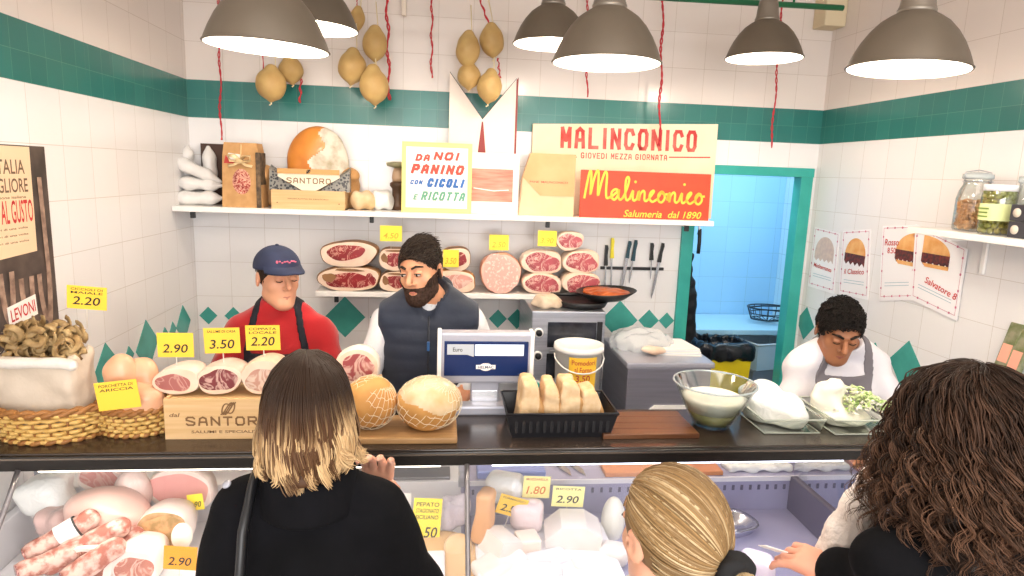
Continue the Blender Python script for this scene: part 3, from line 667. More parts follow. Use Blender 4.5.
# long MALINCONICO board
x0, z0, x1, z1 = rect_at(533, 123, 719, 116, -.04); zb = at(533, 208, y=-.04).z; W_ = x1-x0; H_ = (z0-.004)-ZS
t = thing('shop_sign', 'long cream board with red block letters MALINCONICO behind the red sign', 'sign', ((x0+x1)/2, -.045, ZS), rot=(-.03, 0, 0))
b = MB(); b.prism([(-W_/2, 0), (W_/2, 0), (W_/2, H_+.045), (-W_/2, H_)], -.01, .01, M('aged_cream_board', '#f0dcc0', .6, '#e9cfab', 3)); 
m_wr = M('worn_red_print', '#b8302a', .6, '#d98071', 9, 3, .4, .75); b.stext('MALINCONICO', .02, H_-.065, W_*.74, .125, -.0112, m_wr, .021, 0, .012)
b.stext('GIOVEDI MEZZA GIORNATA', -.005, H_-.165, W_*.47, .034, -.0112, m_wr, .0055, 0, .01)
b.prism([(W_*.24, H_-.162), (W_*.47, H_-.154), (W_*.47, H_-.146), (W_*.24, H_-.155)], -.0113, -.01, m_red); b.prism([(-W_*.3, H_-.181), (-W_*.26, H_-.181), (-W_*.26, H_-.176), (-W_*.3, H_-.176)], -.0113, -.01, m_red)
b.build('sign_panel', t)
# red Malinconico script sign
x0, z0, x1, z1 = rect_at(579, 213, 712, 165, -.24); W_ = x1-x0; H_ = .262
t = thing('shop_sign', 'orange-red sign with yellow handwritten Malinconico at the right of the upper shelf', 'sign', ((x0+x1)/2, -.25, ZS), rot=(-.05, 0, 0))
b = MB(); b.box((-W_/2, -.006, 0), (W_/2, .006, H_), m_orr, .001)
def cr(pts, n=7):      # Catmull-Rom through the strokes
    out = []; P = [pts[0]]+list(pts)+[pts[-1]]
    for i in range(1, len(P)-2):
        for k in range(n):
            t_ = k/n; p0_, p1_, p2_, p3_ = P[i-1], P[i], P[i+1], P[i+2]
            out.append(tuple(.5*((2*p1_[j])+(-p0_[j]+p2_[j])*t_+(2*p0_[j]-5*p1_[j]+4*p2_[j]-p3_[j])*t_**2+(-p0_[j]+3*p1_[j]-3*p2_[j]+p3_[j])*t_**3) for j in (0, 1)))
    out.append(pts[-1]); return out
CUR = {'M': ([(0, 0), (.15, 1.3), (.3, 2.3), (.42, 2.2), (.42, .9), (.42, .4), (.6, 1.6), (.8, 2.4), (.92, 2.2), (.92, .9), (.95, .3), (1.15, 1.5), (1.35, 2.3), (1.5, 2.1), (1.48, .8), (1.55, .1), (1.8, .2)], 1.8),
       'a': ([(0, .2), (.5, .85), (.3, .98), (.08, .7), (.1, .2), (.3, .02), (.5, .4), (.58, .95), (.56, .3), (.68, .02), (.85, .2)], .85),
       'l': ([(0, .2), (.25, 1.0), (.4, 1.9), (.3, 2.2), (.17, 1.8), (.18, .5), (.3, .02), (.5, .2)], .5),
       'i': ([(0, .2), (.2, .95), (.2, .3), (.3, .02), (.5, .2)], .5),
       'n': ([(0, .2), (.12, .95), (.14, .05), (.2, .6), (.4, .98), (.52, .8), (.52, .2), (.64, .02), (.8, .2)], .8),
       'c': ([(0, .2), (.35, .9), (.3, 1.05), (.12, .8), (.08, .3), (.3, .0), (.6, .25)], .6),
       'o': ([(0, .2), (.3, .98), (.1, .7), (.12, .15), (.35, .0), (.55, .4), (.45, .9), (.3, .98), (.5, .75), (.75, .75)], .75)}
x = -W_*.47; sc_ = .93*W_/8.45; kz = .066; zb = .105; pts = []
for ch in 'Malinconico':
    g, ad = CUR[ch]; g = [(x+px_*sc_, zb+pz*kz*(.97 if ch == 'M' else .9)-(x+W_/2)*.02) for px_, pz in g]; pts += g; 
    if ch == 'i': b.ell((g[1][0]+.012, -.0075, zb+1.6*kz-(x+W_/2)*.02), (.008, .001, .008), m_yel, 10)
    x += ad*sc_
b.ribbon(cr(pts, 6), .0125, -.0072, m_yel)
b.text('Salumeria  dal 1890', W_*.14, .028, W_*.6, .04, -.0072, m_yel, .25)
b.build('sign_panel', t)
MB_ = MB

# ================================================================== HANGING CHEESES AND CORDS
m_prov = M('provola_skin', '#c6a76c', .55, '#b5925a', 9, coat=0, bump=.2, bscale=30); m_cord = M('red_cord', '#c02834', .6); m_rope = M('pale_string', '#e4d5b0', .7)
def cheese(px, py, rpx, el, y, lab, lean=0, grp=None):
    p = at(px, py, y=y); r = rpx*3.6/653
    t = thing('hanging_cheese', lab, 'cheese', p, group=grp, rot=(0, lean, 0)); b = MB()
    f = WAVE(U(.02, elp((0, 0, 0), (r, r, r*el)), elp((0, 0, r*el*.95), (r*.42, r*.42, r*.34)), cap((0, 0, -r*el*.9), (0, 0, -r*el*1.12), r*.2, r*.08)), .002, 40, int(px))
    SM(b, f, (-r*1.25, -r*1.25, -r*el*1.3), (r*1.25, r*1.25, r*el*1.45), r/9, m_prov); b.tube([(0, 0, -r*el*1.0), (.004, 0, -r*el*1.2), (-.006, 0, -r*el*1.3)], .004, m_rope, 6); b.build('cheese_body', t)
    b = MB(); b.tube(ring(r*.3, r*.3, r*el*.98, 14), .005, m_rope, 6, closed=True); b.tube([(r*.3, 0, r*el*.98), (r*.2, .02, r*el*1.25), (0, .05, r*el*2.8)], .003, m_rope, 6); b.build('string', t, label='pale string tied round the neck')
    return t
G = 'round yellow cheeses hanging from red cords'
cheese(271, 84.5, 13.8, 1.06, -.24, 'pale yellow round cheese hanging below the leftmost lamp, lower of two', .05)
cheese(291, 70, 11.2, 1.08, -.14, 'small yellow cheese hanging below the leftmost lamp, upper of two', -.1)
cheese(375, 44, 11.5, 1.25, -.22, 'oval yellow cheese hanging at the upper right of the cluster left of centre', 0)
cheese(352, 67, 13.2, 1.12, -.24, 'blotched yellow cheese hanging at the left of the cluster left of centre', .08)
cheese(374, 86, 13.8, 1.15, -.27, 'lowest yellow cheese of the cluster left of centre, over the green band', -.05)
cheese(357.5, 19, 7, 1.5, -.12, 'thin yellow cheese hanging at the top of the cluster left of centre', .1)
cheese(468, 50, 11.8, 1.3, -.24, 'oval yellow cheese at the left of the cluster above the folded board', .05)
cheese(492, 41, 12, 1.2, -.22, 'yellow cheese at the upper right of the cluster above the folded board', -.1)
cheese(469, 76, 11.5, 1.0, -.22, 'round yellow cheese at the lower left of the cluster above the folded board', 0)
cheese(489.5, 87, 12, 1.2, -.26, 'lowest yellow cheese in the notch of the folded board', .1)
def cord(x0, y0, x1, y1, Y, lab, r=.0045, curl=.008):
    a = at(x0, max(y0, -12), y=Y); c = at(x1, y1, y=Y); n = max(int((a.z-c.z)/.012), 6); b = MB(); ztop = 3.34 if y0 <= 0 else a.z
    rd = random.Random(int(x0)); ph = rd.uniform(0, 6)
    for k in (0, PI):
        pts = []
        for i in range(n+1):
            u = i/n; am = curl*(.35+.65*math.sin(u*9+ph)**2); th = i*.85+k
            pts.append((a.x+(c.x-a.x)*u+math.cos(th)*am*.6+math.sin(u*17+ph)*curl*.6, Y+math.sin(th)*am*.6, a.z+(c.z-a.z)*u))
        b.tube(pts, r*.7, m_cord, 5)
    if ztop > a.z: b.tube([(a.x, Y, a.z), (a.x, Y, ztop)], r*.8, m_cord, 5)
    return tag(b.build('red_cord'), lab, 'cord')
cord(219, 0, 221, 140, -.1, 'twisted red cord hanging down to the vacuum bags near the left corner')
cord(301, 72, 300, 103, -.1, 'short red cord hanging at the right of the leftmost pair of cheeses')
cord(263, 0, 263, 70, -.2, 'thin red cord holding the leftmost pair of cheeses', .003, .003)
cord(387, 0, 389, 100, -.12, 'thick twisted red cord right of the cheese cluster left of centre', .0065, .011)
cord(432, 0, 431.5, 78, -.08, 'twisted red cord hanging alone between the two cheese clusters')
cord(480, 0, 491, 30, -.2, 'red cord holding up the cheese cluster above the folded board', .005, .006)
cord(498, 58, 500, 78, -.16, 'short loose red cord end right of the cheeses above the folded board', .004)
cord(588, 0, 587, 97, -.08, 'red cord hanging behind the central lamp and ending at the green band')
cord(663, 0, 659, 146, -.12, 'long red cord hanging right of the central lamp', .006, .01)
cord(783, 0, 771, 148, -.1, 'twisted red cord hanging above the doorway behind the small right lamp')
cord(357, 0, 357, 8, -.12, 'short red cord at the top of the cheese cluster left of centre', .003, .003)
b = MB(); p = at(404, 8, y=-.05); b.box((p.x-.012, -.06, p.z-.04), (p.x+.012, -.035, p.z+.5), M('cream_strip', '#e6d8c8', .5), .003)
tag(b.build('wall_strip'), 'narrow cream strip hanging on the wall at the top between cords', 'strip')
# ================================================================== HAMS ON THE LOWER SHELF
m_fat = M('ham_fat', '#e9d3bf', .4, '#dbb99e', 9, sss=.05, coat=.2); m_rind = M('ham_rind', '#9a7048', .5, '#6b472b', 8, bump=.3, bscale=30)
m_lean = meat('cured_lean', '#96262b', '#d99f8e', 16, .4); m_lean2 = meat('pink_lean', '#b5525a', '#e6b9ac', 18, .5); m_mort = M('mortadella_pink', '#e3a99c', .4, '#f0cfc2', 60, 2, .55, .62, coat=.2)
def blob(w, h, seed, n=40, se=2.4, flatb=.0, wob=.05):
    rd = random.Random(seed); ph = [rd.uniform(0, 6.3) for _ in range(4)]; out = []
    for i in range(n):
        a = 2*PI*i/n; c, s = math.cos(a), math.sin(a); r = (abs(c)**se+abs(s)**se)**(-1/se)
        r *= 1+wob*(math.sin(2*a+ph[0])+.6*math.sin(3*a+ph[1])+.4*math.sin(5*a+ph[2]))
        out.append((c*r*w/2, s*r*h/2))
    return out
def cut_ham(name, label, w, h, d, seed, rind, fat, lean, inner=.72, off=(0, 0), cat='ham', se=2.4, group=None, two=False):
    """half ham lying on its side, cut face to the front"""
    t = thing(name, label, cat, group=group); o_ = blob(w, h, seed, 40, se); n = 40
    zc = -min(z for x, z in o_)*.995
    b = MB(); vs = []; prof = [(0, .965), (.006, 1.0), (.05, 1.03), (d*.45, 1.0), (d*.75, .86), (d*.92, .55), (d, .2)]
    for y, s in prof:
        for x, z in o_: vs.append((x*s, y, zc+z*s))
    fs = [(i*n+j, (i+1)*n+j, (i+1)*n+(j+1) % n, i*n+(j+1) % n) for i in range(len(prof)-1) for j in range(n)]; fs.append(tuple((len(prof)-1)*n+j for j in range(n)))
    b.add(vs, [f[::-1] for f in fs], rind, True); b.build('rind', t)
    b = MB(); i_ = blob(w*inner, h*inner*.92, seed+50, n, 2.1, wob=.09)
    vs = [(x*.965, 0, zc+z*.965) for x, z in o_]+[(x+off[0]*w, -.002, zc+z+off[1]*h) for x, z in i_]
    b.add(vs, [(j, (j+1) % n, n+(j+1) % n, n+j) for j in range(n)], fat, False)
    b.add([vs[n+j] for j in range(n)], [tuple(range(n))], lean, False)
    if two:
        for k, (ox, oz, ww, hh) in enumerate(((-.33, .05, .2, .4), (.36, .0, .16, .5), (.0, .36, .5, .12))):
            q = blob(w*ww, h*hh, seed+7+k, 16, 2, wob=.15); b.add([(x+ox*w, -.0035, zc+z+oz*h) for x, z in q], [tuple(range(16))], m_rind if k != 1 else lean, False)
    b.build('cut_face', t); return t
def ham_px(px0, py0, px1, py1, y, dz=0, **k):
    a = at(px0, py1, y=y); c = at(px1, py0, y=y); w = c.x-a.x; h = c.z-a.z; rz = k.pop('rz', 0); z = k.pop('z', a.z)
    t = cut_ham(w=w, h=h, **k); place(t, ((a.x+c.x)/2, y, z), rz); return t, h
HG = None
t, h1 = ham_px(319, 267, 379, 291, -.285, z=ZL, name='cured_ham', label='cured half ham, cut face out, bottom of the left pair on the lower shelf', d=.24, seed=1, rind=m_rind, fat=m_fat, lean=m_lean, inner=.72, off=(-.0, -.06), two=True)
t, h2 = ham_px(320, 244, 377, 268, -.28, z=ZL+h1*.96, name='cured_ham', label='cured half ham on top of the left pair on the lower shelf', d=.24, seed=2, rind=m_rind, fat=m_fat, lean=m_lean, inner=.66, off=(-.05, .07), two=False)
t, h3 = ham_px(380, 270, 412, 291, -.28, z=ZL, name='cured_ham', label='cured ham left of the bearded man\'s cheek, lower of two', d=.22, seed=3, rind=m_rind, fat=m_fat, lean=m_lean, inner=.6, two=True)
t, h4 = ham_px(379, 247, 411, 270, -.275, z=ZL+h3*.96, name='cured_ham', label='cured ham left of the bearded man\'s forehead, upper of two', d=.22, seed=4, rind=m_rind, fat=m_fat, lean=m_lean, inner=.6, two=True)
t, h5 = ham_px(430, 270, 477, 291, -.28, z=ZL, name='cured_ham', label='pale ham right of the bearded man\'s head, lower of two', d=.22, seed=5, rind=M('golden_rind', '#c98a48', .4, '#a8682e', 8), fat=m_fat, lean=meat('pale_ham_lean', '#dfa396', '#f1d6c8', 14, .7), inner=.75)
t, h6 = ham_px(440, 248, 472, 270, -.275, z=ZL+h5*.96, name='cured_ham', label='cured ham right of the bearded man\'s head, upper of two', d=.22, seed=6, rind=m_rind, fat=m_fat, lean=m_lean, inner=.7)
t, _ = ham_px(481, 252, 521, 293, -.285, z=ZL, name='mortadella', label='round pink mortadella, cut face out, in the middle of the lower shelf', d=.25, seed=8, rind=M('mortadella_skin', '#d99a80', .4, '#c98468', 6), fat=M('mortadella_rim', '#e8b6a6', .4), lean=m_mort, inner=.95, se=2.05, cat='sausage')
t, h7 = ham_px(522.5, 274, 562, 294.5, -.285, z=ZL, name='rolled_ham', label='pink cured roll, bottom left of the stack beside the knives', d=.25, seed=11, rind=m_fat, fat=m_fat, lean=m_lean2, inner=.86, se=2.6)
t, h8 = ham_px(562.5, 274, 602, 295.5, -.285, z=ZL, name='rolled_ham', label='pink cured roll, bottom right of the stack beside the knives', d=.25, seed=12, rind=m_fat, fat=m_fat, lean=m_lean2, inner=.86, se=2.6)
t, _ = ham_px(522.5, 251, 562, 274.5, -.28, z=ZL+h7*.96, name='rolled_ham', label='pink cured roll, middle left of the stack beside the knives', d=.25, seed=13, rind=m_fat, fat=m_fat, lean=m_lean2, inner=.86, se=2.6)
t, h9 = ham_px(563.5, 252, 600, 274.5, -.28, z=ZL+h8*.96, name='rolled_ham', label='pink cured roll, middle right of the stack beside the knives', d=.25, seed=14, rind=m_fat, fat=m_fat, lean=m_lean2, inner=.86, se=2.6)
t, _ = ham_px(556, 235, 584, 253, -.275, z=ZL+(h8+h9)*.955, name='rolled_ham', label='small pink cured roll on the very top of the stack beside the knives', d=.2, seed=15, rind=m_fat, fat=m_fat, lean=m_lean2, inner=.84, se=2.3)
# ================================================================== PRICE TAGS
m_tagm = M('tag_yellow', '#f7df4a', .5, '#f3d738', 6); m_tag2 = M('tag_orange', '#f6c63c', .5); m_stick = M('tag_pin', '#d9d4cb', .4)
def price_tag(label, px0, py0, px1, py1, y, body, sub=None, stick=.05, tilt=0, mat=None, ink=None, rz=0, lean=.0, over=None, vert=False):
    a = at(px0, py1, y=y); c = at(px1, py0, y=y); w = abs(c.x-a.x); h = abs(c.z-a.z)
    t = thing('price_tag', label, 'price tag', ((a.x+c.x)/2, y, (a.z+c.z)/2-h/2), rot=(-lean, -tilt, rz), group=None)
    mat = mat or m_tagm; ink = ink or m_ink; b = MB(); b.box((-w/2, -.0008, 0), (w/2, .0008, h), mat)
    if vert:
        b.text(body, .0, h*.2, w*.8, h*.26, -.0012, ink, .15)
    else: b.text(body, 0, h*(.36 if sub or over is None else .4), w*.68, h*.36, -.0012, ink, .2)
    if sub is not None:
        for k, s_ in enumerate(sub): b.text(s_, 0, h*(.86-.15*k), w*.8, h*.1, -.0012, M('tag_red_ink', '#b4472a', .6) if ink is not m_ink else m_ink, .1)
    b.build('card', t)
    if stick: b = MB(); b.tube([(0, .0012, h*.3), (0, .0012, -stick)], .0016, m_stick, 6); b.build('pin', t)
    return t
m_tink = M('tag_faint_ink', '#c9a12a', .6)
price_tag('yellow price tag above the ham left of the bearded man\'s hair', 380, 226, 402, 241, -.29, '4.50', stick=.04, ink=m_tink)
price_tag('yellow price tag on the ham just right of the bearded man\'s ear', 443, 250, 459, 267, -.29, '3.50', stick=0.02, ink=m_tink)
price_tag('yellow price tag standing above the round mortadella', 489, 235, 509, 250, -.25, '2.50', stick=.05, ink=m_tink)
price_tag('yellow price tag on the top roll of the stack beside the knives', 537.5, 231, 557, 246, -.29, '3.90', stick=.05, ink=m_tink)
# ================================================================== KNIVES
p = at(600, 267.5, y=0); q = at(663, 267.5, y=0)
b = MB(); b.box((p.x, -.018, p.z-.009), (q.x, -.001, p.z+.009), m_black, .003); o = tag(b.build('knife_rack'), 'black magnetic bar on the wall holding the kitchen knives', 'rack')
m_blade = M('knife_steel', '#aeb0b4', .25, metal=.9)
m_kb = M('knife_handle_black', '#141416', .4); m_ky = M('knife_handle_yellow', '#e9d92c', .4); m_kt = M('knife_handle_dark_teal', '#123f4c', .4)
def knife(px0, py0, px1, py1, hl, mat, w_, lab):
    a = at(px0, py0, y=-.024); c = at(px1, py1, y=-.024); d = c-a; L = d.length; ang = math.atan2(d.x, -d.z)
    t = thing('kitchen_knife', lab, 'knife', a, rot=(0, -ang, 0)); b = MB(); hz = -L*hl
    hw = .011
    b.prism([(-hw*.7, 0), (hw*.7, 0), (hw*1.1, hz*.15), (hw*.75, hz*.5), (hw*1.05, hz*.9), (hw*1.1, hz), (-hw, hz), (-hw*.8, hz*.5)], -.008, .006, mat); b.build('handle', t)
    b = MB(); b.prism([(-w_*.5, hz), (w_*.5, hz), (w_*.5, -L*.8), (w_*.1, -L), (-w_*.35, -L*.93)], -.001, .001, m_blade); b.build('blade', t)
knife(606.5, 245, 604.5, 296, .4, m_kb, .01, 'thin knife with black handle, leftmost on the magnetic bar')
knife(612.5, 238, 610.5, 295, .35, m_ky, .01, 'thin knife with bright yellow handle on the magnetic bar')
knife(630, 241, 620.5, 292, .33, m_kt, .022, 'wide slanting knife with dark teal handle on the magnetic bar')
knife(636, 240, 629, 284, .47, m_kt, .012, 'short knife with dark teal handle in the middle of the magnetic bar')
knife(652, 243, 650.5, 280, .46, m_kb, .008, 'small knife with black handle, second from the right on the bar')
knife(663, 243, 651, 299, .34, m_kb, .018, 'long knife with black handle, rightmost on the magnetic bar')
# ================================================================== THE COUNTER AND GLASS CASE
ZC = 1.2; CF = -2.0; CB = -1.66
def on(px, py, z=ZC): return at(px, py, z=z)
m_top = M('dark_counter_stone', '#2a221e', .22, '#3a2f28', 3, stretch=(1, 12, 1)); m_edge = M('counter_edge_black', '#15110f', .3); m_line = M('edge_strip_metal', '#7d736a', .25, metal=.7)
t = thing('counter_top', 'dark polished counter top running the width of the shop above the glass case', 'counter')
b = MB(); b.box((.02, CF+.006, ZC-.04), (3.66, CB, ZC), m_top, .004); b.build('slab', t)
b = MB(); b.box((.02, CF-.006, ZC-.048), (3.66, CF+.006, ZC-.004), m_edge, .004); b.box((.02, CF-.0075, ZC-.014), (3.66, CF-.005, ZC-.009), m_line); b.build('front_edge', t)
for x in (.05, 1.48, 2.8, 3.6): MB().box((x-.012, CB+.01, .9), (x+.012, CB+.03, ZC-.04), m_steel, .003).build('post', t)
m_case = M('case_white_steel', '#e4e2e4', .3); m_bluelit = M('case_bluelit_steel', '#a3a1bb', .3, '#9896b2', 5); m_dlav = M('case_dark_grey', '#5c5a72', .35); m_cb = M('case_base', '#cfccc6', .5)  # bluish cast of the case light is put into the right half's steel colour
t = thing('display_case', 'refrigerated glass-fronted display case under the counter, white at left and lavender at right', 'display case')
b = MB(); b.box((.02, -2.46, .02), (3.66, -1.46, .74), m_cb, .01); b.build('base', t)
b = MB(); b.box((.02, -2.44, .74), (1.48, -1.6, .76), m_case); b.build('deck', t, label='white deck of the left half')
b = MB(); b.box((1.48, -2.44, .74), (3.66, -1.6, .76), m_bluelit); b.build('deck', t, label='deck of the right half, bluish light put into its grey')
b = MB(); b.box((.02, -1.6, .74), (1.48, -1.46, .9), m_case, .004); b.build('rear_ledge', t)
b = MB(); b.box((1.48, -1.6, .74), (3.66, -1.46, .9), m_bluelit, .004); b.box((1.48, -1.606, .882), (3.66, -1.599, .9), m_case); 
for i in range(60): b.box((1.52+i*.035, -1.603, .845), (1.53+i*.035, -1.599, .865), m_dlav)
b.build('rear_ledge', t)
b = MB()
b.box((2.77, -2.36, .76), (2.8, -1.6, .9), m_dlav, .004); b.build('divider', t, label='dark grey low divider')
b = MB(); b.box((.02, -2.4, .76), (.05, -1.6, .9), m_case, .004); b.build('end_panel', t)
for x0, x1, mt in ((.25, 1.4, M('tube_warm', '#fff2dc', .4, emit=3.5)), (1.56, 2.72, M('tube_cool', '#eef0ff', .4, emit=3.5))):
    MB().tube([(x0, CF+.03, 1.142), (x1, CF+.03, 1.142)], .009, mt, 8).build('tube_light', t)
GP = [(-2.004, 1.155), (-2.05, 1.1), (-2.1, 1.045), (-2.16, .985), (-2.24, .91), (-2.34, .83), (-2.45, .755)]
m_gl = clear('case_glass', '#fbfcff', .03)
m_alu = M('aluminium_trim', '#8d8a8e', .3, metal=.8)
for x0, x1 in ((.225, 1.47), (1.49, 2.775), (2.795, 3.64)):
    b = MB(); n = len(GP); vs = [(x, y, z) for y, z in GP for x in (x0, x1)]+[(x, y+.004, z-.004) for y, z in GP for x in (x0, x1)]
    fs = [(2*i, 2*i+1, 2*i+3, 2*i+2) for i in range(n-1)]; b.add(vs, fs, m_gl, True); b.build('glass_pane', t)
for x in (.215, 1.48, 2.785):
    b = MB(); b.tube([(x, y-.002, z+.002) for y, z in GP], .0075, m_alu, 6); b.build('glass_frame', t)
m_fg = clear('side_glass', '#e4ebff', .1)
b = MB(); vs = [(2.785, y, z) for y, z in GP]+[(2.785, -1.6, .9), (2.785, -1.6, 1.155)]; b.add(vs, [tuple(range(len(vs)))], m_fg); b.build('side_glass', t)

# ---------------------------------------------------------------- wicker baskets
m_wick = M('wicker_pale', '#d9b36c', .55, '#c39a52', 40); m_wickd = M('wicker_dark', '#8a5a2c', .55, '#9c6a38', 30)
def wicker(name, label, cx, cy, rx, ry, h, layers, n=22):
    t = thing(name, label, 'basket', (cx, cy, ZC)); st = h/layers
    b = MB()
    for k in range(layers):
        z = st*(k+.5); fl = 1+.16*k/layers; pts = []
        N_ = n*4
        for i in range(N_):
            a = 2*PI*i/N_; o = .006*math.cos(n*a/1+PI*k); pts.append((math.cos(a)*(rx*.86*fl+o), math.sin(a)*(ry*.86*fl+o), z+.002*math.sin(a*3+k)))
        b.tube(pts, st*.5, m_wick, 6, closed=True)
    b.build('weave', t)
    b = MB()
    for i in range(n):
        a = 2*PI*(i+.5)/n; b.tube([(math.cos(a)*rx*.85, math.sin(a)*ry*.85, .0), (math.cos(a)*rx*1.0, math.sin(a)*ry*1.0, h+.006)], .0045, m_wickd, 6)
    b.lathe([(0, .004), (rx*.86, .004), (rx*.86, .008), (0, .008)], m_wickd, 28, sy=ry/rx); b.build('stakes', t)
    b = MB()
    for p_, z, q in ((0, h, .009), (.5, h+.008, .008), (0, .006, .008)):
        R2 = (1.0 if z > .05 else .88); pts = []
        for i in range(96): a = 2*PI*i/96; pts.append((math.cos(a)*(rx*R2+.004*math.cos(24*a+p_*PI*2)), math.sin(a)*(ry*R2+.004*math.cos(24*a+p_*PI*2)), z+.003*math.sin(24*a+p_*PI*2)))
        b.tube(pts, q, m_wickd, 6, closed=True)
    b.build('rim', t); return t
pA = on(42, 443); wicker('wicker_basket', 'large oval wicker basket at the left end of the counter holding a paper-wrapped bundle', pA.x-.005, -1.825, .165, .125, .095, 7)
pB = on(131, 436); wicker('wicker_basket', 'small wicker basket between the large basket and the SANTORO crate', .455, -1.8, .115, .1, .08, 6)
# paper bundle with crispy brown crackling
m_par = M('parchment', '#cdbfae', .55, '#bdae9c', 10, bump=.5, bscale=26, bdist=.006); m_parl = film('parchment_light', '#e9e2da', .85, .4, .7, 20)
px0 = at(8, 400, y=-1.78)
t = thing('paper_sack', 'parchment paper sack standing in the large wicker basket', 'bag', (px0.x+.14, -1.82, ZC+.03))
b = MB(); f = WAVE(U(.02, bxf((0, 0, .1), (.12, .07, .13), .03)), .006, 28, 6); SM(b, SUB(f, bxf((0, 0, .25), (.1, .055, .06), .02), .01), (-.15, -.1, -.05), (.15, .1, .25), .008, m_par); b.build('sack_body', t)
b = MB(); SM(b, WAVE(cap((-.1, -.066, .205), (.11, -.066, .2), .014, .017), .003, 40, 2), (-.14, -.1, .17), (.15, -.03, .24), .005, m_parl); b.build('folded_cuff', t)
m_crk = M('crackling_brown', '#b59a6c', .55, '#7d6038', 26, 4, bump=.5, bscale=80)
b = MB(); rd = random.Random(4)
for i in range(120):
    x = rd.uniform(-.09, .1); y = rd.uniform(-.05, .05); z = .205+rd.uniform(-.01, .095)*(1-(x/.14)**2); pts = []
    R0 = rd.uniform(.014, .03); ph = rd.uniform(0, 6); tx = rd.uniform(-1, 1); ty = rd.uniform(-1, 1)
    for k in range(9): a = ph+k*.55; pts.append((x+math.cos(a)*R0*(1-.05*k), y+math.sin(a)*R0*ty*.7+k*.001, z+math.sin(a)*R0*.8+tx*.004*k))
    b.tube(pts, [.011]*9, m_crk, 6, flat=.3)
o = b.build('pork_crackling'); place(o, (px0.x+.14, -1.82, ZC+.03)); tag(o, 'heap of curled brown crackling sticking out of the parchment sack', 'crackling'); o['kind'] = 'stuff'
b = MB(); p = at(6, 380, y=-1.86); SM(b, WAVE(bxf((0, 0, 0), (.045, .02, .085), .015, (0, .15, 0)), .007, 40, 8), (-.1, -.06, -.12), (.1, .06, .12), .008, m_parl)
o = b.build('paper_bundle'); place(o, (.155, -1.66, ZC+.19)); tag(o, 'pale paper bundle behind the left side of the parchment sack', 'paper')
# rolls in the small basket
m_pig = M('pale_pork_skin', '#dcae8c', .4, '#cf9a78', 9, coat=.2)
for i, (px, py, rx, rz_, y, lab) in enumerate([(122, 377, .05, .075, -1.82, 'tall pale pork roll standing at the left in the small basket'), (140, 378, .052, .07, -1.8, 'pale pork roll standing at the right in the small basket'), (134, 394, .085, .035, -1.85, 'pale pork piece lying across the front of the small basket')]):
    p = at(px, py, y=y); b = MB(); f = WAVE(U(.02, elp((0, 0, 0), (rx, .045, rz_)), elp((.01, 0, -.04), (rx*.95, .045, .045))), .004, 35, i+2)
    if i < 2: f = SUB(f, cap((rx*.3, -.05, .09), (rx*.1, -.055, -.05), .006), .008)
    SM(b, f, (-.12, -.07, -.1), (.12, .07, .1), .006, m_pig); o = b.build('pork_roll'); place(o, p); tag(o, lab, 'meat')
# ---------------------------------------------------------------- SANTORO crate with cured cuts
a = at(165, 434, y=-1.9); c = at(320, 434, y=-1.9); ht = .128; cw = c.x-a.x
t = thing('wooden_crate', 'pale wooden crate printed SANTORO on the counter behind the first customer', 'crate', ((a.x+c.x)/2, -1.8, ZC))
b = MB(); b.box((-cw/2, -.1, .0), (cw/2, -.09, ht), m_wood, .001); b.box((-cw/2, .09, 0), (cw/2, .1, ht), m_wood, .001); b.box((-cw/2, -.09, 0), (-cw/2+.01, .09, ht), m_wood); b.box((cw/2-.01, -.09, 0), (cw/2, .09, ht), m_wood); b.box((-cw/2, -.09, .0), (cw/2, .09, .01), m_wood)
b.box((-cw/2+.01, -.09, ht-.012), (cw/2-.01, .09, ht-.006), m_wood)
sx = -cw/2+.172
b.stext('SANTORO', sx+.012, .058, .245, .03, -.1008, m_burn, .0055); flourish(b, sx+.015, .098, .1, -.101, m_burn, .004); b.text('SALUMI E SPECIALITA', sx+.01, .024, .21, .009, -.1008, m_burn)
b.text('dal', -cw/2+.03, .078, .028, .012, -.1008, m_burn, .3); b.build('crate_body', t)
zt = ZC+ht
cut_kw = dict(fat=m_fat, se=2.2)
t, _ = ham_px(154, 366, 198, 393, -1.86, z=zt, name='cured_loin', label='pale cured loin with a pink cut face, leftmost on the SANTORO crate', d=.15, seed=21, rind=M('loin_white', '#ead9cc', .5, '#dcc5b4', 9), lean=meat('loin_pink', '#b8706a', '#d9a79a', 8, .25), inner=.72, off=(-.06, -.03), cat='meat', **cut_kw)
t, _ = ham_px(197, 363, 241, 391.5, -1.86, z=zt, name='cured_neck', label='dark marbled cured neck cut in the middle of the SANTORO crate', d=.15, seed=22, rind=M('loin_white2', '#dcc8bb', .5, '#c7a996', 12), lean=meat('neck_red', '#84353a', '#dbb3a6', 15, .6), inner=.82, cat='meat', **cut_kw)
t, _ = ham_px(241, 357, 283, 390.5, -1.86, z=zt, name='cured_roll', label='beige tied cured roll, rightmost visible on the SANTORO crate', d=.15, seed=23, rind=M('roll_beige', '#d6bfa6', .5, '#c2a486', 14, bump=.3, bscale=50), lean=meat('roll_pale', '#c99a88', '#e3cdbb', 14, .8), inner=.8, off=(.05, -.1), cat='meat', **cut_kw)
b = MB(); p = at(355, 380, y=-1.66); b.box((-.085, -.06, 0), (.085, .06, p.z-ZC-.004), m_wood, .003); o = b.build('wooden_block'); place(o, (p.x, -1.64, ZC)); tag(o, 'wooden block on the counter under the large marbled cut', 'block')
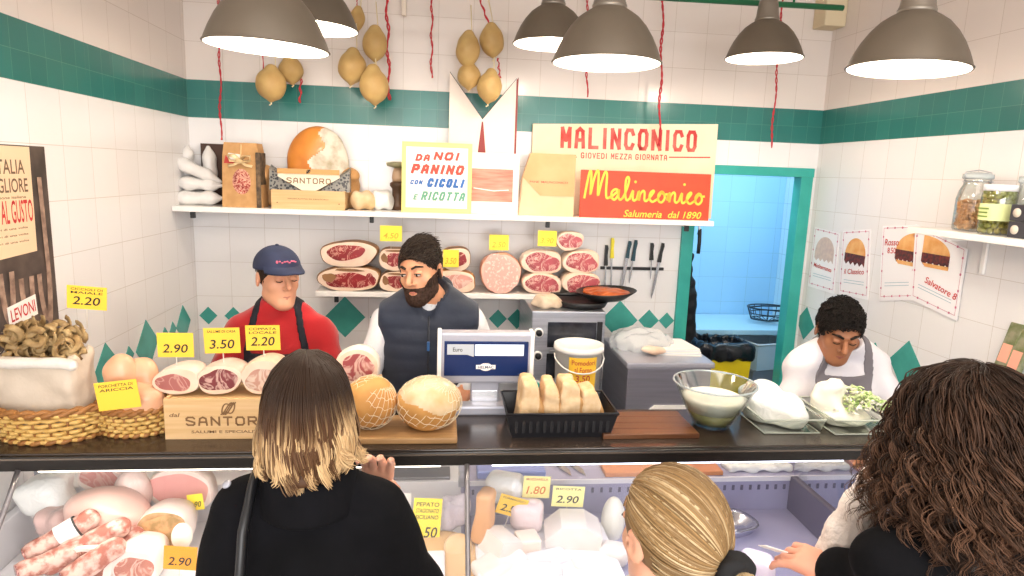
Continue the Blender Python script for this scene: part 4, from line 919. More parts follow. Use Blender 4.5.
t, _ = ham_px(335, 345, 380, 380, -1.72, z=p.z, name='cured_neck', label='large pink marbled cured cut behind the netted balls and the first customer', d=.13, seed=27, rind=M('netted_white', '#e9ddd2', .5, '#d8c6b8', 12), lean=meat('coppa_pink', '#b05a5c', '#eccabc', 13, .8), inner=.78, cat='meat', **cut_kw)
price_tag('yellow price tag reading 2.90 over the leftmost cut on the SANTORO crate', 158, 333, 193, 357, -1.83, '2.90', mat=m_tag2, stick=.06)
price_tag('yellow price tag reading 3.50 over the dark marbled cut on the crate', 205, 328, 240, 353, -1.83, '3.50', sub=('SALUME DI CASA',), mat=m_tag2, stick=.07, tilt=.03)
price_tag('yellow price tag reading 2.20 over the beige roll on the crate', 246.5, 325.5, 280, 350, -1.83, '2.20', sub=('COPPATA', 'LOCALE'), mat=m_tag2, stick=.05, tilt=.02)
price_tag('yellow price tag reading 2.20 standing over the brown crackling', 67, 286.5, 105, 309, -1.79, '2.20', sub=('CICCIOLI DI', 'MAIALE'), mat=m_tag2, stick=.06, tilt=-.07)
price_tag('plain yellow label with a handwritten line on the small basket', 99, 381, 140, 409, -1.925, '', sub=('PORCHETTA DI', 'ARICCIA'), mat=m_tag2, stick=.0, tilt=.12)
# board, netted balls
m_brd = M('cutting_board_wood', '#ab865a', .5, '#98744a', 4, stretch=(1, 20, 1))
a = on(350, 441); c = on(457, 438); b = MB(); b.box((-.155, -.1, 0), (.19, .1, .02), m_brd, .006); o = b.build('cutting_board'); place(o, (c.x-.19, -1.855, ZC)); tag(o, 'wooden cutting board on the counter under the two netted balls', 'board')
m_crust = M('golden_crust', '#cf9c5a', .6, '#b9803f', 9, bump=.3, bscale=40); m_dust = M('floury_crust', '#d9c6a6', .7, '#c8a677', 12, bump=.3, bscale=50); m_netm = M('white_net', '#e8d9bd', .6)
def netted(px, py, rpx, rz_, y, lab, mt, top, seed):
    p = at(px, py, y=y); k = 2.12/653; r = rpx*k; h = rz_*k
    t = thing('netted_ham', lab, 'ham', (p.x, y, ZC+.02+h*.98)); b = MB()
    f = WAVE(elp((0, 0, 0), (r, r*.85, h)), .004, 26, seed); v, q = nets(f, (-r*1.2, -r*1.1, -h*1.2), (r*1.2, r*1.1, h*1.2), .007)
    b.add(v.tolist(), [tuple(x) for x in q.tolist()], mt, True); i2 = b.mi(top); cen = v[q].mean(1)
    for i, g in enumerate(cen):
        if g[2]+.3*g[0]+.006*math.sin(g[0]*60)+.006*math.sin(g[1]*50) > h*.1: b.m[i] = i2
    b.build('ham_body', t)
    b = MB(); ax = Euler((.3, .55, 0)).to_matrix()
    for k_ in range(12):
        a = PI*k_/12; pts = []
        for i in range(40):
            s = 2*PI*i/40; d = ax @ Vector((math.cos(a)*math.sin(s), math.sin(a)*math.sin(s), math.cos(s))); pts.append((d.x*r*1.015, d.y*r*.85*1.02, d.z*h*1.015))
        b.tube(pts, .001, m_netm, 4, closed=True)
    for k_ in range(1, 9):
        a = PI*k_/9; pts = []
        for i in range(40):
            s = 2*PI*i/40; w_ = a+.05*math.sin(12*s); d = ax @ Vector((math.sin(w_)*math.cos(s), math.sin(w_)*math.sin(s), math.cos(w_))); pts.append((d.x*r*1.015, d.y*r*.85*1.02, d.z*h*1.015))
        b.tube(pts, .001, m_netm, 4, closed=True)
    b.build('net', t)
netted(371, 406, 25, 26.5, -1.865, 'golden netted ham ball beside the first customer\'s hair', m_crust, m_crust, 2)
netted(429, 408, 32, 26, -1.865, 'wide floury netted ham ball on the right of the cutting board', m_crust, m_dust, 5)
# ---------------------------------------------------------------- scale
a = at(438, 382, y=-1.66); c = at(533, 332, y=-1.66); sw = c.x-a.x; sh = c.z-a.z
t = thing('weighing_scale', 'silver counter scale with a dark blue customer display in front of the bearded man', 'scale', ((a.x+c.x)/2, -1.66, ZC))
z0 = a.z-ZC; z1 = c.z-ZC
m_sil = M('silver_plastic', '#a6a7b2', .35, metal=.3); m_navy = M('display_navy', '#142a5c', .2); m_lcd = M('lcd', '#c9d8ea', .2, emit=.35); m_grey = M('label_grey', '#b9bfc6', .4)
b = MB(); b.box((-sw/2, -.02, z0), (sw/2, .035, z1), m_sil, .009); b.box((-sw/2-.004, -.024, z0), (-sw/2+.01, .04, z1+.003), m_white, .004); b.box((sw/2-.01, -.024, z0), (sw/2+.004, .04, z1+.003), m_white, .004); b.build('display_housing', t)
b = MB(); b.box((-sw*.44, -.0225, z0+sh*.16), (sw*.45, -.018, z1-sh*.16), m_navy, .002); b.build('display_panel', t)
b = MB(); b.box((-sw*.12, -.0245, z0+sh*.56), (sw*.4, -.021, z1-sh*.22), m_lcd, .001); b.build('display_screen', t)
b = MB(); b.prism([(-sw*.41, z1-sh*.22), (-sw*.13, z1-sh*.22), (-sw*.13, z0+sh*.54), (-sw*.2, z0+sh*.58), (-sw*.41, z0+sh*.58)], -.0245, -.021, m_grey); b.text('Euro', -sw*.3, z0+sh*.68, sw*.1, sh*.08, -.0248, m_ink)
mw = m_whitec; b.prism([(0-.03, z0+sh*.34), (0, z0+sh*.25), (.03, z0+sh*.34), (0, z0+sh*.43)], -.0245, -.022, m_navy); b.prism([(math.cos(2*PI*i/16)*.022, z0+sh*.34+math.sin(2*PI*i/16)*.014) for i in range(16)], -.0246, -.022, mw); b.box((-.034, -.0252, z0+sh*.3), (.034, -.022, z0+sh*.38), mw, .001); b.text('HELMAC', 0, z0+sh*.34, .055, .01, -.0256, m_navy); b.build('display_badge', t)
b = MB(); b.box((-.05, -.01, .03), (.05, .03, z0+.01), m_sil, .005); b.box((-.045, -.0115, .035), (.045, -.009, .075), M('steel_bright', '#d9dade', .2, metal=.8), .002); b.build('display_stem', t)
b = MB(); b.box((-.15, -.06, .0), (.17, .0, .035), m_sil, .008); b.box((.06, -.042, .006), (.14, -.038, .03), m_navy, .002); b.build('scale_base', t)
# ---------------------------------------------------------------- black bread tray
m_trk = M('black_tray_plastic', '#1d1d21', .35)
a = at(510, 437, y=-1.86); c = at(605, 437, y=-1.86); w = c.x-a.x
t = thing('bread_tray', 'black plastic tray of bread in the middle of the counter', 'tray', ((a.x+c.x)/2, -1.82, ZC))
b = MB(); q = [(-w/2, -.09, 0), (w/2, -.09, 0), (w/2, .09, 0), (-w/2, .09, 0), (-w/2-.02, -.11, .085), (w/2+.02, -.11, .085), (w/2+.02, .11, .085), (-w/2-.02, .11, .085)]
b.add(q, [(3, 2, 1, 0), (0, 1, 5, 4), (1, 2, 6, 5), (2, 3, 7, 6), (3, 0, 4, 7)], m_trk); q2 = [(x*.97, y*.96, max(z, .006)) for x, y, z in q]; b.add(q2, [(0, 1, 2, 3), (4, 5, 1, 0), (5, 6, 2, 1), (6, 7, 3, 2), (7, 4, 0, 3)], m_trk)
for i in range(14):
    x = -w/2+w*(i+.5)/14; b.box((x-.006, -.104, .02), (x+.006, -.098, .075), m_trk, .002)
b.build('tray_body', t)
b = MB(); b.tube([(-w/2-.02, -.11, .085), (w/2+.02, -.11, .085), (w/2+.02, .11, .085), (-w/2-.02, .11, .085)], .005, m_trk, 6, closed=True)
b.build('rim', t)
m_bc = M('bread_crust', '#c29560', .6, '#a87a46', 10, bump=.4, bscale=70); m_bi = M('bread_crumb', '#dcc09a', .8, '#c9a578', 26, bump=.5, bscale=90)
def bread(px0, px1, pt, y, lab, ln=.062, rz=0, seed=0, tall=1):
    a = at(px0, 425, y=y); c = at(px1, pt, y=y); w = c.x-a.x; h = c.z-ZC-.008
    t = thing('bread_wedge', lab, 'bread', ((a.x+c.x)/2, -1.825, ZC+.008), rz, group='wedges of flat bread in the black tray'); b = MB()
    f = AND(AND(bxf((0, 0, h/2), (w*.56, ln, h/2), .012), PL((-w*.34, 0, h), (-1, 0, .16)), .008), PL((w*.14, 0, h), (1, 0, .34)), .008)
    SM(b, WAVE(f, .0025, 60, seed), (-w*.9, -ln-.02, -.02), (w*.9, ln+.02, h+.02), .006, m_bi)
    i2 = b.mi(m_bc)
    for i, fc in enumerate(b.f):
        c_ = sum(b.v[k][0] for k in fc)/4
        if c_ > w*.27: b.m[i] = i2
    b.build('crumb', t)
for i, (x0, x1, pt, y, lab) in enumerate([(516, 541, 375, -1.8, 'leftmost tall bread wedge in the black tray'), (537, 559, 377, -1.79, 'second bread wedge from the left in the black tray'), (553, 582, 376, -1.8, 'third bread wedge from the left in the black tray'), (570, 599, 381, -1.77, 'rightmost bread wedge with darker crust in the black tray'), (511, 527, 389, -1.7, 'low bread piece at the back left corner of the black tray')]):
    bread(x0, x1, pt, y, lab, seed=i)
# ---------------------------------------------------------------- wooden plank, bowl, containers
m_plk = M('brown_plank', '#6b4429', .3, '#573520', 3, stretch=(1, 25, 1))
b = MB(); a = on(603, 439); c = on(694, 439)
for k in range(4): b.box((0, -.1+k*.052, 0), (c.x-a.x+.02, -.1+k*.052+.05, .016), m_plk, .002)
o = b.build('serving_plank'); place(o, (a.x, -1.83, ZC)); tag(o, 'brown slatted wooden board on the counter between the bread tray and glass bowl', 'board')
m_glass = clear('bowl_glass', '#f2f6f6', .12)
p = on(712, 427); t = thing('glass_bowl', 'large clear glass bowl of white cream on the counter', 'bowl', (p.x+.005, -1.815, ZC), s=.97)
prof = [(.0, .004), (.055, .0), (.065, .006), (.09, .05), (.115, .1), (.138, .15), (.143, .158)]
b = MB(); b.shell(prof, m_glass, 40); b.shell([(r*.96, z+.003) for r, z in prof], m_glass, 40); b.tube(ring(.142, .142, .158, 40), .0035, M('glass_rim', '#dfe7e6', .08, trans=.6), 6, closed=True); b.build('bowl_body', t)
m_crm = M('white_cream', '#f3efe4', .35, '#e8e2cf', 14); m_cur = M('yellow_curd', '#e6dba6', .4, '#d6cd8c', 30, bump=.5, bscale=40)
b = MB(); b.lathe([(0, .008), (.052, .01), (.062, .02), (.083, .052), (.0, .053)], m_cur, 32); o = b.build('curd'); place(o, (p.x+.005, -1.815, ZC+.001)); tag(o, 'yellowish curd at the bottom of the large glass bowl', 'food')
b = MB(); b.lathe([(0, .054), (.083, .055), (.106, .1), (.09, .107), (.05, .103), (0, .11)], m_crm, 32); o = b.build('cream'); place(o, (p.x+.005, -1.815, ZC+.001)); tag(o, 'white cream filling the large glass bowl', 'food')
m_clr = clear('container_plastic', '#eef3ee', .12); m_edgep = film('plastic_edge', '#dfe6d9', .55, .2, .1)
m_wp = film('milky_wrap', '#f4f5f0', .95, .3, .8, 24); m_mozz = M('white_cheese', '#f3f0e4', .4, '#e7e4d0', 9); m_let = M('lettuce', '#9fc46a', .5, '#dfe7b8', 30, 3, .4, .6)
def container(label, x0, x1, yf, yb, h, rz=0):
    t = thing('plastic_container', label, 'container', ((x0+x1)/2, (yf+yb)/2, ZC), rz); w = (x1-x0)/2; d = (yb-yf)/2
    b = MB(); lo_ = [(-w, -d, .003), (w, -d, .003), (w, d, .003), (-w, d, .003)]; hi_ = [(-w-.012, -d-.01, h), (w+.012, -d-.01, h), (w+.012, d+.01, h), (-w-.012, d+.01, h)]
    b.add(lo_+hi_, [(3, 2, 1, 0), (0, 1, 5, 4), (1, 2, 6, 5), (2, 3, 7, 6), (3, 0, 4, 7)], m_clr); b.build('tray_body', t)
    b = MB(); b.tube(hi_, .004, m_edgep, 6, closed=True); b.build('rim', t)
    b = MB(); b.tube(lo_, .003, m_edgep, 6, closed=True); b.build('foot', t); return t
a = on(770, 434); c = on(820, 434)
container('shallow clear container with white wrapped cheese right of the glass bowl', a.x-.02, c.x, -1.9, -1.69, .052)
b = MB(); SM(b, WAVE(U(.03, elp((-.045, .03, .05), (.065, .07, .075)), elp((.03, -.02, .045), (.06, .075, .06)), elp((-.04, .06, .09), (.07, .04, .04))), .006, 45, 5), (-.15, -.11, .004), (.13, .14, .17), .007, m_wp)
o = b.build('wrapped_cheese'); place(o, ((a.x+c.x)/2-.012, -1.795, ZC+.002)); tag(o, 'white cheese loosely wrapped in milky plastic, left container on the counter', 'cheese')
a = on(838, 437); c = on(905, 437)
container('clear container with white cheese and shredded lettuce nearest the curly-haired customer', a.x, c.x, -1.915, -1.7, .055)
b = MB(); SM(b, WAVE(U(.025, elp((-.065, .03, .07), (.055, .05, .075)), elp((-.05, .02, .12), (.035, .035, .035)), elp((-.02, 0, .03), (.09, .08, .03))), .005, 50, 8), (-.15, -.1, .004), (.12, .12, .18), .007, m_mozz)
o = b.build('cheese_mound'); place(o, ((a.x+c.x)/2-.01, -1.81, ZC+.002)); tag(o, 'tall mound of white cheese in the right container on the counter', 'cheese')
b = MB(); rd = random.Random(9)
for i in range(280):
    x = rd.gauss(.035, .05); y = rd.gauss(-.02, .045); z = .05+max(0, .06-abs(x-.03)*.5)+rd.uniform(-.01, .018); a1 = rd.uniform(0, 6); l = rd.uniform(.012, .03)
    x = max(-.085, min(.11, x)); y = max(-.1, min(.09, y))
    b.tube([(x, y, z), (x+math.cos(a1)*l*.5, y+math.sin(a1)*l*.5, z+rd.uniform(0, .008)), (x+math.cos(a1+.6)*l, y+math.sin(a1+.6)*l, z)], .0042, m_let if i % 3 else m_mozz, 5, flat=.35)
o = b.build('shredded_lettuce'); place(o, ((a.x+c.x)/2-.005, -1.81, ZC)); tag(o, 'shredded pale lettuce spread beside the white cheese mound', 'lettuce'); o['kind'] = 'stuff'
# ================================================================== BACK BENCH AND MACHINES
t = thing('work_bench', 'steel work bench against the back wall under the knives', 'table')
MB().box((1.72, -.88, .75), (2.83, -.01, .78), m_steel, .004).build('bench_top', t)
for x in (1.76, 2.79):
    for y in (-.84, -.05): MB().box((x-.02, y-.02, 0), (x+.02, y+.02, .75), m_steel, .003).build('leg', t)
a = at(529, 385, y=-.62); c = at(606, 312, y=-.62)
t = thing('pizza_oven', 'stainless countertop oven with dark glass windows and two knobs behind the scale', 'oven', ((a.x+c.x)/2, -.36, .78)); w = c.x-a.x; h = c.z-.78
b = MB(); b.box((-w/2, -.26, 0), (w/2, .25, h), m_steel, .006); b.build('oven_body', t)
m_dg = M('dark_oven_glass', '#1d2027', .08, '#3b3e48', 12, 4, .4, .7)
for z0_, z1_ in ((h*.66, h*.9), (h*.36, h*.6)):
    b = MB(); b.box((-w*.28, -.268, z0_), (w*.38, -.258, z1_), m_dg, .003); b.box((w*.39, -.27, z0_-.004), (w*.46, -.258, z1_+.004), m_black, .003); d_ = b.build('oven_window', t)
    b = MB(); b.tube([(-w*.25, -.285, z0_-.015), (w*.36, -.285, z0_-.015)], .006, m_steel, 8); b.build('handle', t)
for z_ in (h*.8, h*.58, h*.3):
    b = MB(); b.lathe([(.024, 0), (.024, .012), (0, .012)], m_white, 20, T=tm((-w*.4, -.26, z_), (PI/2, 0, 0))); b.lathe([(.017, .012), (.015, .03), (0, .03)], m_black if z_ > h*.4 else m_teal, 20, T=tm((-w*.4, -.26, z_), (PI/2, 0, 0))); b.build('knob', t)
zo = .78+h
p = at(548, 311, y=-.55); b = MB(); SM(b, WAVE(SUB(elp((0, 0, .02), (.09, .07, .045)), PL((0, 0, 0), (0, 0, 1)), .006), .006, 45, 3), (-.12, -.1, -.01), (.12, .1, .08), .007, M('beige_paper', '#d8c6b0', .6, '#bda78f', 14, bump=.5, bscale=30))
o = b.build('paper_packet'); place(o, (p.x, -.5, zo)); tag(o, 'crumpled beige paper packet on the left of the oven top', 'paper')
m_iron = M('black_iron', '#18181a', .4); m_sauce = M('orange_sauce', '#c2652a', .35, '#8f3d18', 16)
p = at(586, 313, y=-.5); t = thing('frying_pan', 'black pan stacked on top of the oven', 'pan', (p.x-.02, -.45, zo))
b = MB(); b.lathe([(0, 0), (.13, 0), (.15, .035), (.146, .035), (.127, .005), (0, .005)], m_iron, 32); b.build('pan_body', t)
p2 = at(606, 302, y=-.45); t = thing('frying_pan', 'upper black pan of orange food on the oven, topmost of the two', 'pan', (p2.x, -.45, zo+.038), rot=(0, -.06, 0))
b = MB(); b.lathe([(0, 0), (.1, 0), (.165, .045), (.16, .047), (.097, .006), (0, .006)], m_iron, 36); b.build('pan_body', t)
b = MB(); b.tube([(-.14, 0, .03), (-.24, .03, .03), (-.3, .04, .03)], .011, m_iron, 8); b.build('handle', t)
b = MB(); SM(b, WAVE(elp((0, 0, .036), (.13, .13, .018)), .003, 70, 2), (-.15, -.15, .01), (.15, .15, .07), .007, m_sauce); o = b.build('cooked_food'); place(o, (p2.x, -.45, zo+.038)); tag(o, 'orange-brown cooked food in the topmost pan on the oven', 'food')
a = at(553, 388, y=-.78); c = at(605, 343, y=-.78)
t = thing('plastic_bucket', 'white plastic bucket with an orange-yellow label behind the bread tray', 'bucket', ((a.x+c.x)/2, -.755, .78)); r = (c.x-a.x)/2*.92; h = c.z-.78-.01
b = MB(); b.lathe([(r*.9, 0), (r*1.02, h-.03), (r*1.08, h-.03), (r*1.09, h-.02), (r*1.07, h), (r*.97, h), (r*.95, h-.02), (0, h-.02)], m_white, 36); b.build('bucket_body', t)
def decal(r0, z0, z1, a0, a1, mat, name, t, rows=None):
    b = MB(); vs = []; n = 14
    for i in range(n+1): a_ = a0+(a1-a0)*i/n; vs += [(math.sin(a_)*r0(z0), -math.cos(a_)*r0(z0), z0), (math.sin(a_)*r0(z1), -math.cos(a_)*r0(z1), z1)]
    b.add(vs, [(2*i, 2*i+2, 2*i+3, 2*i+1) for i in range(n)], mat, True); 
    for txt, u, v, wv, hv, mt in rows or []:
        g, f = glyphs(txt); out = []
        for x_, z_ in g:
            a_ = a0+(a1-a0)*(u+(x_-.5)*wv); z = z0+(z1-z0)*(v+(z_-.5)*hv); out.append((math.sin(a_)*(r0(z)+.0012), -math.cos(a_)*(r0(z)+.0012), z))
        b.add(out, f, mt)
    return b.build(name, t)
decal(lambda z: r*(.9+.12*z/(h-.03))+.001, h*.5, h*.9, -.6, .65, m_tag2, 'label', t, [('Pomodori', .5, .85, .8, .14, m_red), ('al Forno', .5, .64, .6, .16, m_red), ('3.50', .5, .38, .5, .2, m_red), ('kg', .75, .12, .15, .1, m_red)])
b = MB(); b.tube([(-r*1.06, 0, h-.05)]+[(math.cos(PI-PI*i/12)*r*1.1, -math.sin(PI*i/12)*r*1.1, h-.05-.07*math.sin(PI*i/12)) for i in range(1, 12)]+[(r*1.06, 0, h-.05)], .004, m_white, 6); b.build('handle', t)
# vacuum machine
a = at(625, 412, y=-.85); c = at(712, 360, y=-.85); w = .43; x0 = a.x; zt = at(625, 362, y=-.85).z
t = thing('vacuum_packer', 'grey vacuum packing machine with a white control panel right of the oven', 'machine', (x0+w/2, -.62, .78)); h = zt-.78
m_vm = M('machine_grey_steel', '#8f8f9c', .3, '#85858f', 3, metal=.5, stretch=(1, 1, 20))
b = MB(); b.box((-w/2, -.23, 0), (w/2, .25, h-.03), m_vm, .008); b.build('machine_body', t)
b = MB(); b.box((-w/2-.01, -.245, h-.03), (w/2+.01, .26, h), m_sil, .008); b.build('machine_lid', t)
b = MB(); b.prism([(-w*.28, .02), (w*.5, .02), (w*.5, h*.38), (-w*.16, h*.38), (-w*.28, h*.26)], -.245, -.229, m_white); b.box((-w*.2, -.25, h*.2), (-w*.16, -.243, h*.29), m_navy, .002); b.box((-w*.03, -.25, h*.22), (w*.07, -.243, h*.3), M('green_led', '#8fcf4a', .3, emit=.6), .002)
for k in range(3): b.box((w*(.12+k*.07), -.249, h*.23), (w*(.15+k*.07), -.243, h*.28), M('mint_button', '#9cc8a0', .4), .001)
for k in range(2): b.box((-w*(.22-.14*k), -.249, h*.06), (-w*(.12-.14*k), -.243, h*.14), m_grey, .001)
b.build('control_panel', t)
m_clw = film('crinkled_clear_film', '#e9ecee', .5, .12, 1, 30)
b = MB(); SM(b, WAVE(SUB(elp((0, 0, .02), (.17, .14, .08)), PL((0, 0, 0), (0, 0, 1)), .006), .009, 38, 6), (-.21, -.18, -.01), (.21, .18, .13), .009, m_clw); o = b.build('plastic_film'); place(o, (x0+w*.35, -.55, zt)); tag(o, 'crinkled clear plastic film heaped on the vacuum packing machine', 'plastic film')
b = MB(); SM(b, WAVE(elp((0, 0, 0), (.07, .035, .022), (0, .1, .2)), .003, 50, 2), (-.09, -.06, -.05), (.09, .06, .05), .006, m_fat); o = b.build('sliced_meat'); place(o, (x0+w*.4, -.72, zt+.024)); tag(o, 'pale slice of meat in the film on the vacuum machine', 'meat')
b = MB()
for k in range(5): b.box((-.13+.006*k, -.12+.006*k, .006*k), (.11-.004*k, .12, .006*k+.005), film('paper_sheet', '#e6ebf0', .95, .4, .2) if k % 2 else m_whitec, .001, T=tm(rot=(0, 0, .05*k-.1)))
o = b.build('paper_stack'); place(o, (x0+w*.74, -.62, zt)); tag(o, 'stack of white wrapping sheets on the right of the vacuum machine', 'paper')
# ================================================================== IN THE GLASS CASE
DK = .76
m_cook = meat('cooked_ham_pink', '#e8a9a0', '#f3cbc0', 9, .5); m_wfat = M('white_fat', '#f5e6dc', .35, '#f0d8cc', 8, sss=.05); m_salc = M('salami_bloom', '#a8614f', .6, '#dcb8a8', 34, 5, .42, .6, bump=.3, bscale=60); m_salr = meat('salami_red', '#8a3a36', '#d8a093', 45, 1.0)
def rz_at(px, py, y): return at(px, py, y=y)
def cased(px0, py0, px1, py1, y, **k): 
    t, h = ham_px(px0, py0, px1, py1, y, **k); return t
riser = MB(); riser.box((.1, -2.3, DK), (1.42, -1.9, DK+.05), m_case, .008); riser.box((.12, -1.9, DK), (1.4, -1.66, DK+.02), m_case, .006)
tag(riser.build('display_step'), 'white stepped tray under the meats in the left half of the case', 'tray')
riser = MB(); riser.box((1.52, -2.3, DK), (1.98, -1.75, DK+.05), m_case, .008)
tag(riser.build('display_step'), 'white raised tray under the cheeses in the middle of the case', 'tray')
kw = dict(fat=m_wfat, rind=m_wfat)
cased(76, 463, 122, 493, -1.66, name='ham_piece', label='pink ham piece with cut face at the back left of the case', d=.1, seed=31, lean=m_cook, inner=.85, rz=-.1, **kw)
cased(147, 469, 212, 512, -1.72, name='cooked_ham', label='large cooked ham with a pale pink face beside the first customer\'s shoulder', d=.1, seed=33, lean=M('ham_even_pink', '#edb5ae', .35, '#e29d96', 5, coat=.2), inner=.88, se=2.2, **kw)
cased(138, 512, 188, 549, -1.9, name='cured_bacon', label='tan peppered cured bacon block below the large cooked ham', d=.14, seed=35, fat=M('tan_pepper', '#cfa77c', .5, '#8f7048', 22, 4), rind=m_wfat, lean=M('tan_pepper2', '#c99d6e', .5, '#9c7f52', 26, 5, .45, .6), inner=.9)
cased(62, 545, 110, 590, -2.04, name='ham_piece', label='brown-faced cured piece at the bottom of the case below the salamis', d=.2, seed=36, lean=meat('brown_lean', '#a2604a', '#d9a58c', 14, .5), inner=.8, **kw)
cased(112, 552, 156, 592, -2.04, name='ham_piece', label='rounded cured piece right of the brown-faced one at the bottom of the case', d=.16, seed=37, lean=meat('rose_lean', '#c47f6c', '#ecc6b4', 14, .6), inner=.8, **kw)
def lump(name, label, cat, px, py, y, r, mat, seed=0, wv=.004, rot=(0, 0, 0), fr=30, extra=None):
    p = at(px, py, y=y); b = MB(); f = elp((0, 0, 0), r)
    if name.startswith('wrapped_') and name != 'wrapped_ham': f = bxf((0, 0, 0), tuple(x*.93 for x in r), min(r)*.62, (0, .12*math.sin(seed*2.1), .5*math.sin(seed))); wv *= 1.5
    if extra: f = U(.03, f, *extra)
    m = max(r)*1.5+.02; SM(b, WAVE(f, wv, fr, seed), (-m, -m, -m), (m, m, m), max(min(r)/7, .006), mat); o = b.build(name); place(o, p, rot=rot); return tag(o, label, cat)
lump('wrapped_ham', 'pale rounded ham in the middle of the left case pile', 'ham', 108, 512, -1.84, (.125, .09, .075), M('pale_ham_skin', '#efc9bb', .35, '#e6b5a5', 6, coat=.3), 4, .004, (0, .15, 0))
lump('wrapped_ham', 'whitish ham in film behind the pale rounded one at left', 'ham', 133, 492, -1.74, (.055, .06, .085), film('ham_film', '#f6dcd2', .9, .2, .6, 18), 6)
lump('cheese_ball', 'small white ball of cheese at the foot of the cooked ham', 'cheese', 182, 536, -1.93, (.03, .03, .042), m_mozz, 2, .001)
lump('wrapped_parcel', 'white wrapped parcel at the far left of the case', 'parcel', 48, 492, -1.72, (.085, .07, .065), m_wp, 9, .008)
lump('wrapped_parcel', 'pinkish wrapped parcel below the far left white one in the case', 'parcel', 60, 520, -1.8, (.06, .06, .05), film('pink_film', '#eac8c0', .9, .2, .8, 22), 12, .006)
def salami(pa, pb, ya, yb, rpx, label, sticker=False):
    a = at(*pa, y=ya); c = at(*pb, y=yb); r = rpx*1.18*2.05/653; d = c-a; L = d.length
    q = d.to_track_quat('X', 'Z').to_euler(); t = thing('salami', label, 'salami', a, rot=tuple(q))
    b = MB(); SM(b, AND(WAVE(cap((r*.4, 0, 0), (L-r, 0, 0), r, r*.92), .0018, 70, int(pa[0])), PL((0, 0, 0), (-1, 0, 0)), .004), (-.03, -r*1.4, -r*1.4), (L+.03, r*1.4, r*1.4), r/4.5, m_salc); b.build('casing', t)
    b = MB(); b.lathe([(0, 0), (r*.86, .0), (r*.9, .004), (0, .006)], m_salr, 20, T=tm((-.002, 0, 0), (0, PI/2, 0))); b.build('cut_end', t, label='dark red sliced end')
    if sticker: b = MB(); b.shell([(r*1.06, 0), (r*1.06, .05)], m_whitec, 24, T=tm((L*.42, 0, 0), (0, PI/2, 0))); b.shell([(r*1.065, .05), (r*1.065, .056)], m_ink, 24, T=tm((L*.42, 0, 0), (0, PI/2, 0))); b.build('paper_band', t)
salami((27, 556), (100, 513), -2.02, -1.93, 8.5, 'long salami with a white paper band, uppermost of the left salamis', True)
salami((44, 566), (132, 522), -2.05, -1.95, 9, 'long salami just below the one with the white paper band')
salami((17, 574), (62, 556), -2.1, -2.03, 8, 'short dark-ended salami in the bottom left corner of the case')
salami((66, 580), (126, 540), -2.1, -2.03, 9, 'reddish salami running up from the bottom edge of the case')
salami((112, 566), (141, 526), -2.0, -1.9, 8.5, 'short salami leaning beside the peppered bacon block')
price_tag('orange price tag at the foot of the case near the first customer\'s coat', 163, 546, 195, 570, -2.02, '2.90', mat=M('tag_deep_orange', '#f0a22c', .5), stick=.05, tilt=-.1)
price_tag('small yellow price tag in front of the large cooked ham', 189, 494, 204, 510, -1.78, '1.90', stick=.02, tilt=.1)
M_CF = film('case_film', '#e2dfdf', .93, .25, .8, 24)
# middle
t = thing('tag_holder', 'white blank card standing in the case beside the first customer\'s sleeve', 'card', at(398, 520, y=-1.75)); b = MB(); b.box((-.045, -.002, 0), (.045, .002, .1), m_whitec, .001); b.build('card', t); b = MB(); b.box((-.02, 0, -.05), (.02, .004, .0), m_whitec); b.build('card_foot', t)
price_tag('tall yellow price tag reading 2.50 in the case right of the first customer', 411, 498, 440, 541, -1.84, '2.50', sub=('PEPATO', 'STAGIONATO', 'SICILIANO'), vert=True, stick=.06, tilt=-.06)
lump('wrapped_cheese', 'cheese in crinkled printed film left of the case mullion', 'cheese', 455, 512, -1.75, (.05, .05, .06), film('printed_film', '#dfd6e2', .9, .2, .9, 40), 3, .006)
def half_wheel(name, label, px, py, y, r, h, rind, face, rx=1.0):
    p = at(px, py, y=y); t = thing('cheese_round', label, 'cheese', p, rot=(rx, 0, 0)); b = MB()
    b.lathe([(0, 0), (r*.94, 0), (r, .015), (r, h-.015), (r*.95, h)], rind, 36); b.build('rind', t)
    b = MB(); b.lathe([(r*.94, h), (r*.9, h+.002), (0, h+.003)], face, 36); b.build('cut_face', t)
m_chr = M('cheese_rind_cream', '#eedcc4', .5, '#e2c9a8', 10); m_chf = M('cheese_face_tan', '#dcb98c', .45, '#d0a877', 8)
half_wheel('cheese_wheel', 'large cream-rimmed cheese wheel with tan face at the bottom of the case', 440, 580, -1.93, .155, .06, m_chr, m_chf, .35)
half_wheel('cheese_wheel', 'small cut cheese with golden face left of the case mullion', 458, 549, -1.86, .048, .04, m_chr, m_chf, .9)
lump('wrapped_cheese', 'tan smoked cheese standing just right of the case mullion', 'cheese', 484, 516, -1.86, (.03, .04, .1), M('smoked_tan', '#dba878', .45, '#cf9560', 7), 4, .003)
lump('wrapped_cheese', 'white film-wrapped cheese at the back behind the first orange tag', 'cheese', 506, 487, -1.68, (.075, .05, .055), m_wp, 5, .005)
lump('wrapped_cheese', 'pinkish wrapped cheese behind the white cube in the case', 'cheese', 527, 514, -1.78, (.06, .05, .055), film('rose_film', '#f1dcd8', .92, .2, .6, 20), 6, .005)
def block(name, label, px, py, y, w, d, h, mat, rz=0, bev=.008, poly=None, rx=0):
    p = at(px, py, y=y); b = MB()
    if poly: b.prism([(x*w, z*h) for x, z in poly], -d/2, d/2, mat)
    else: b.box((-w/2, -d/2, 0), (w/2, d/2, h), mat, bev)
    o = b.build(name); place(o, p, rot=(rx, 0, rz)); return tag(o, label, 'cheese')
m_wht = M('fresh_white_cheese', '#e9e2da', .35, '#ddd3c8', 9, coat=.2)
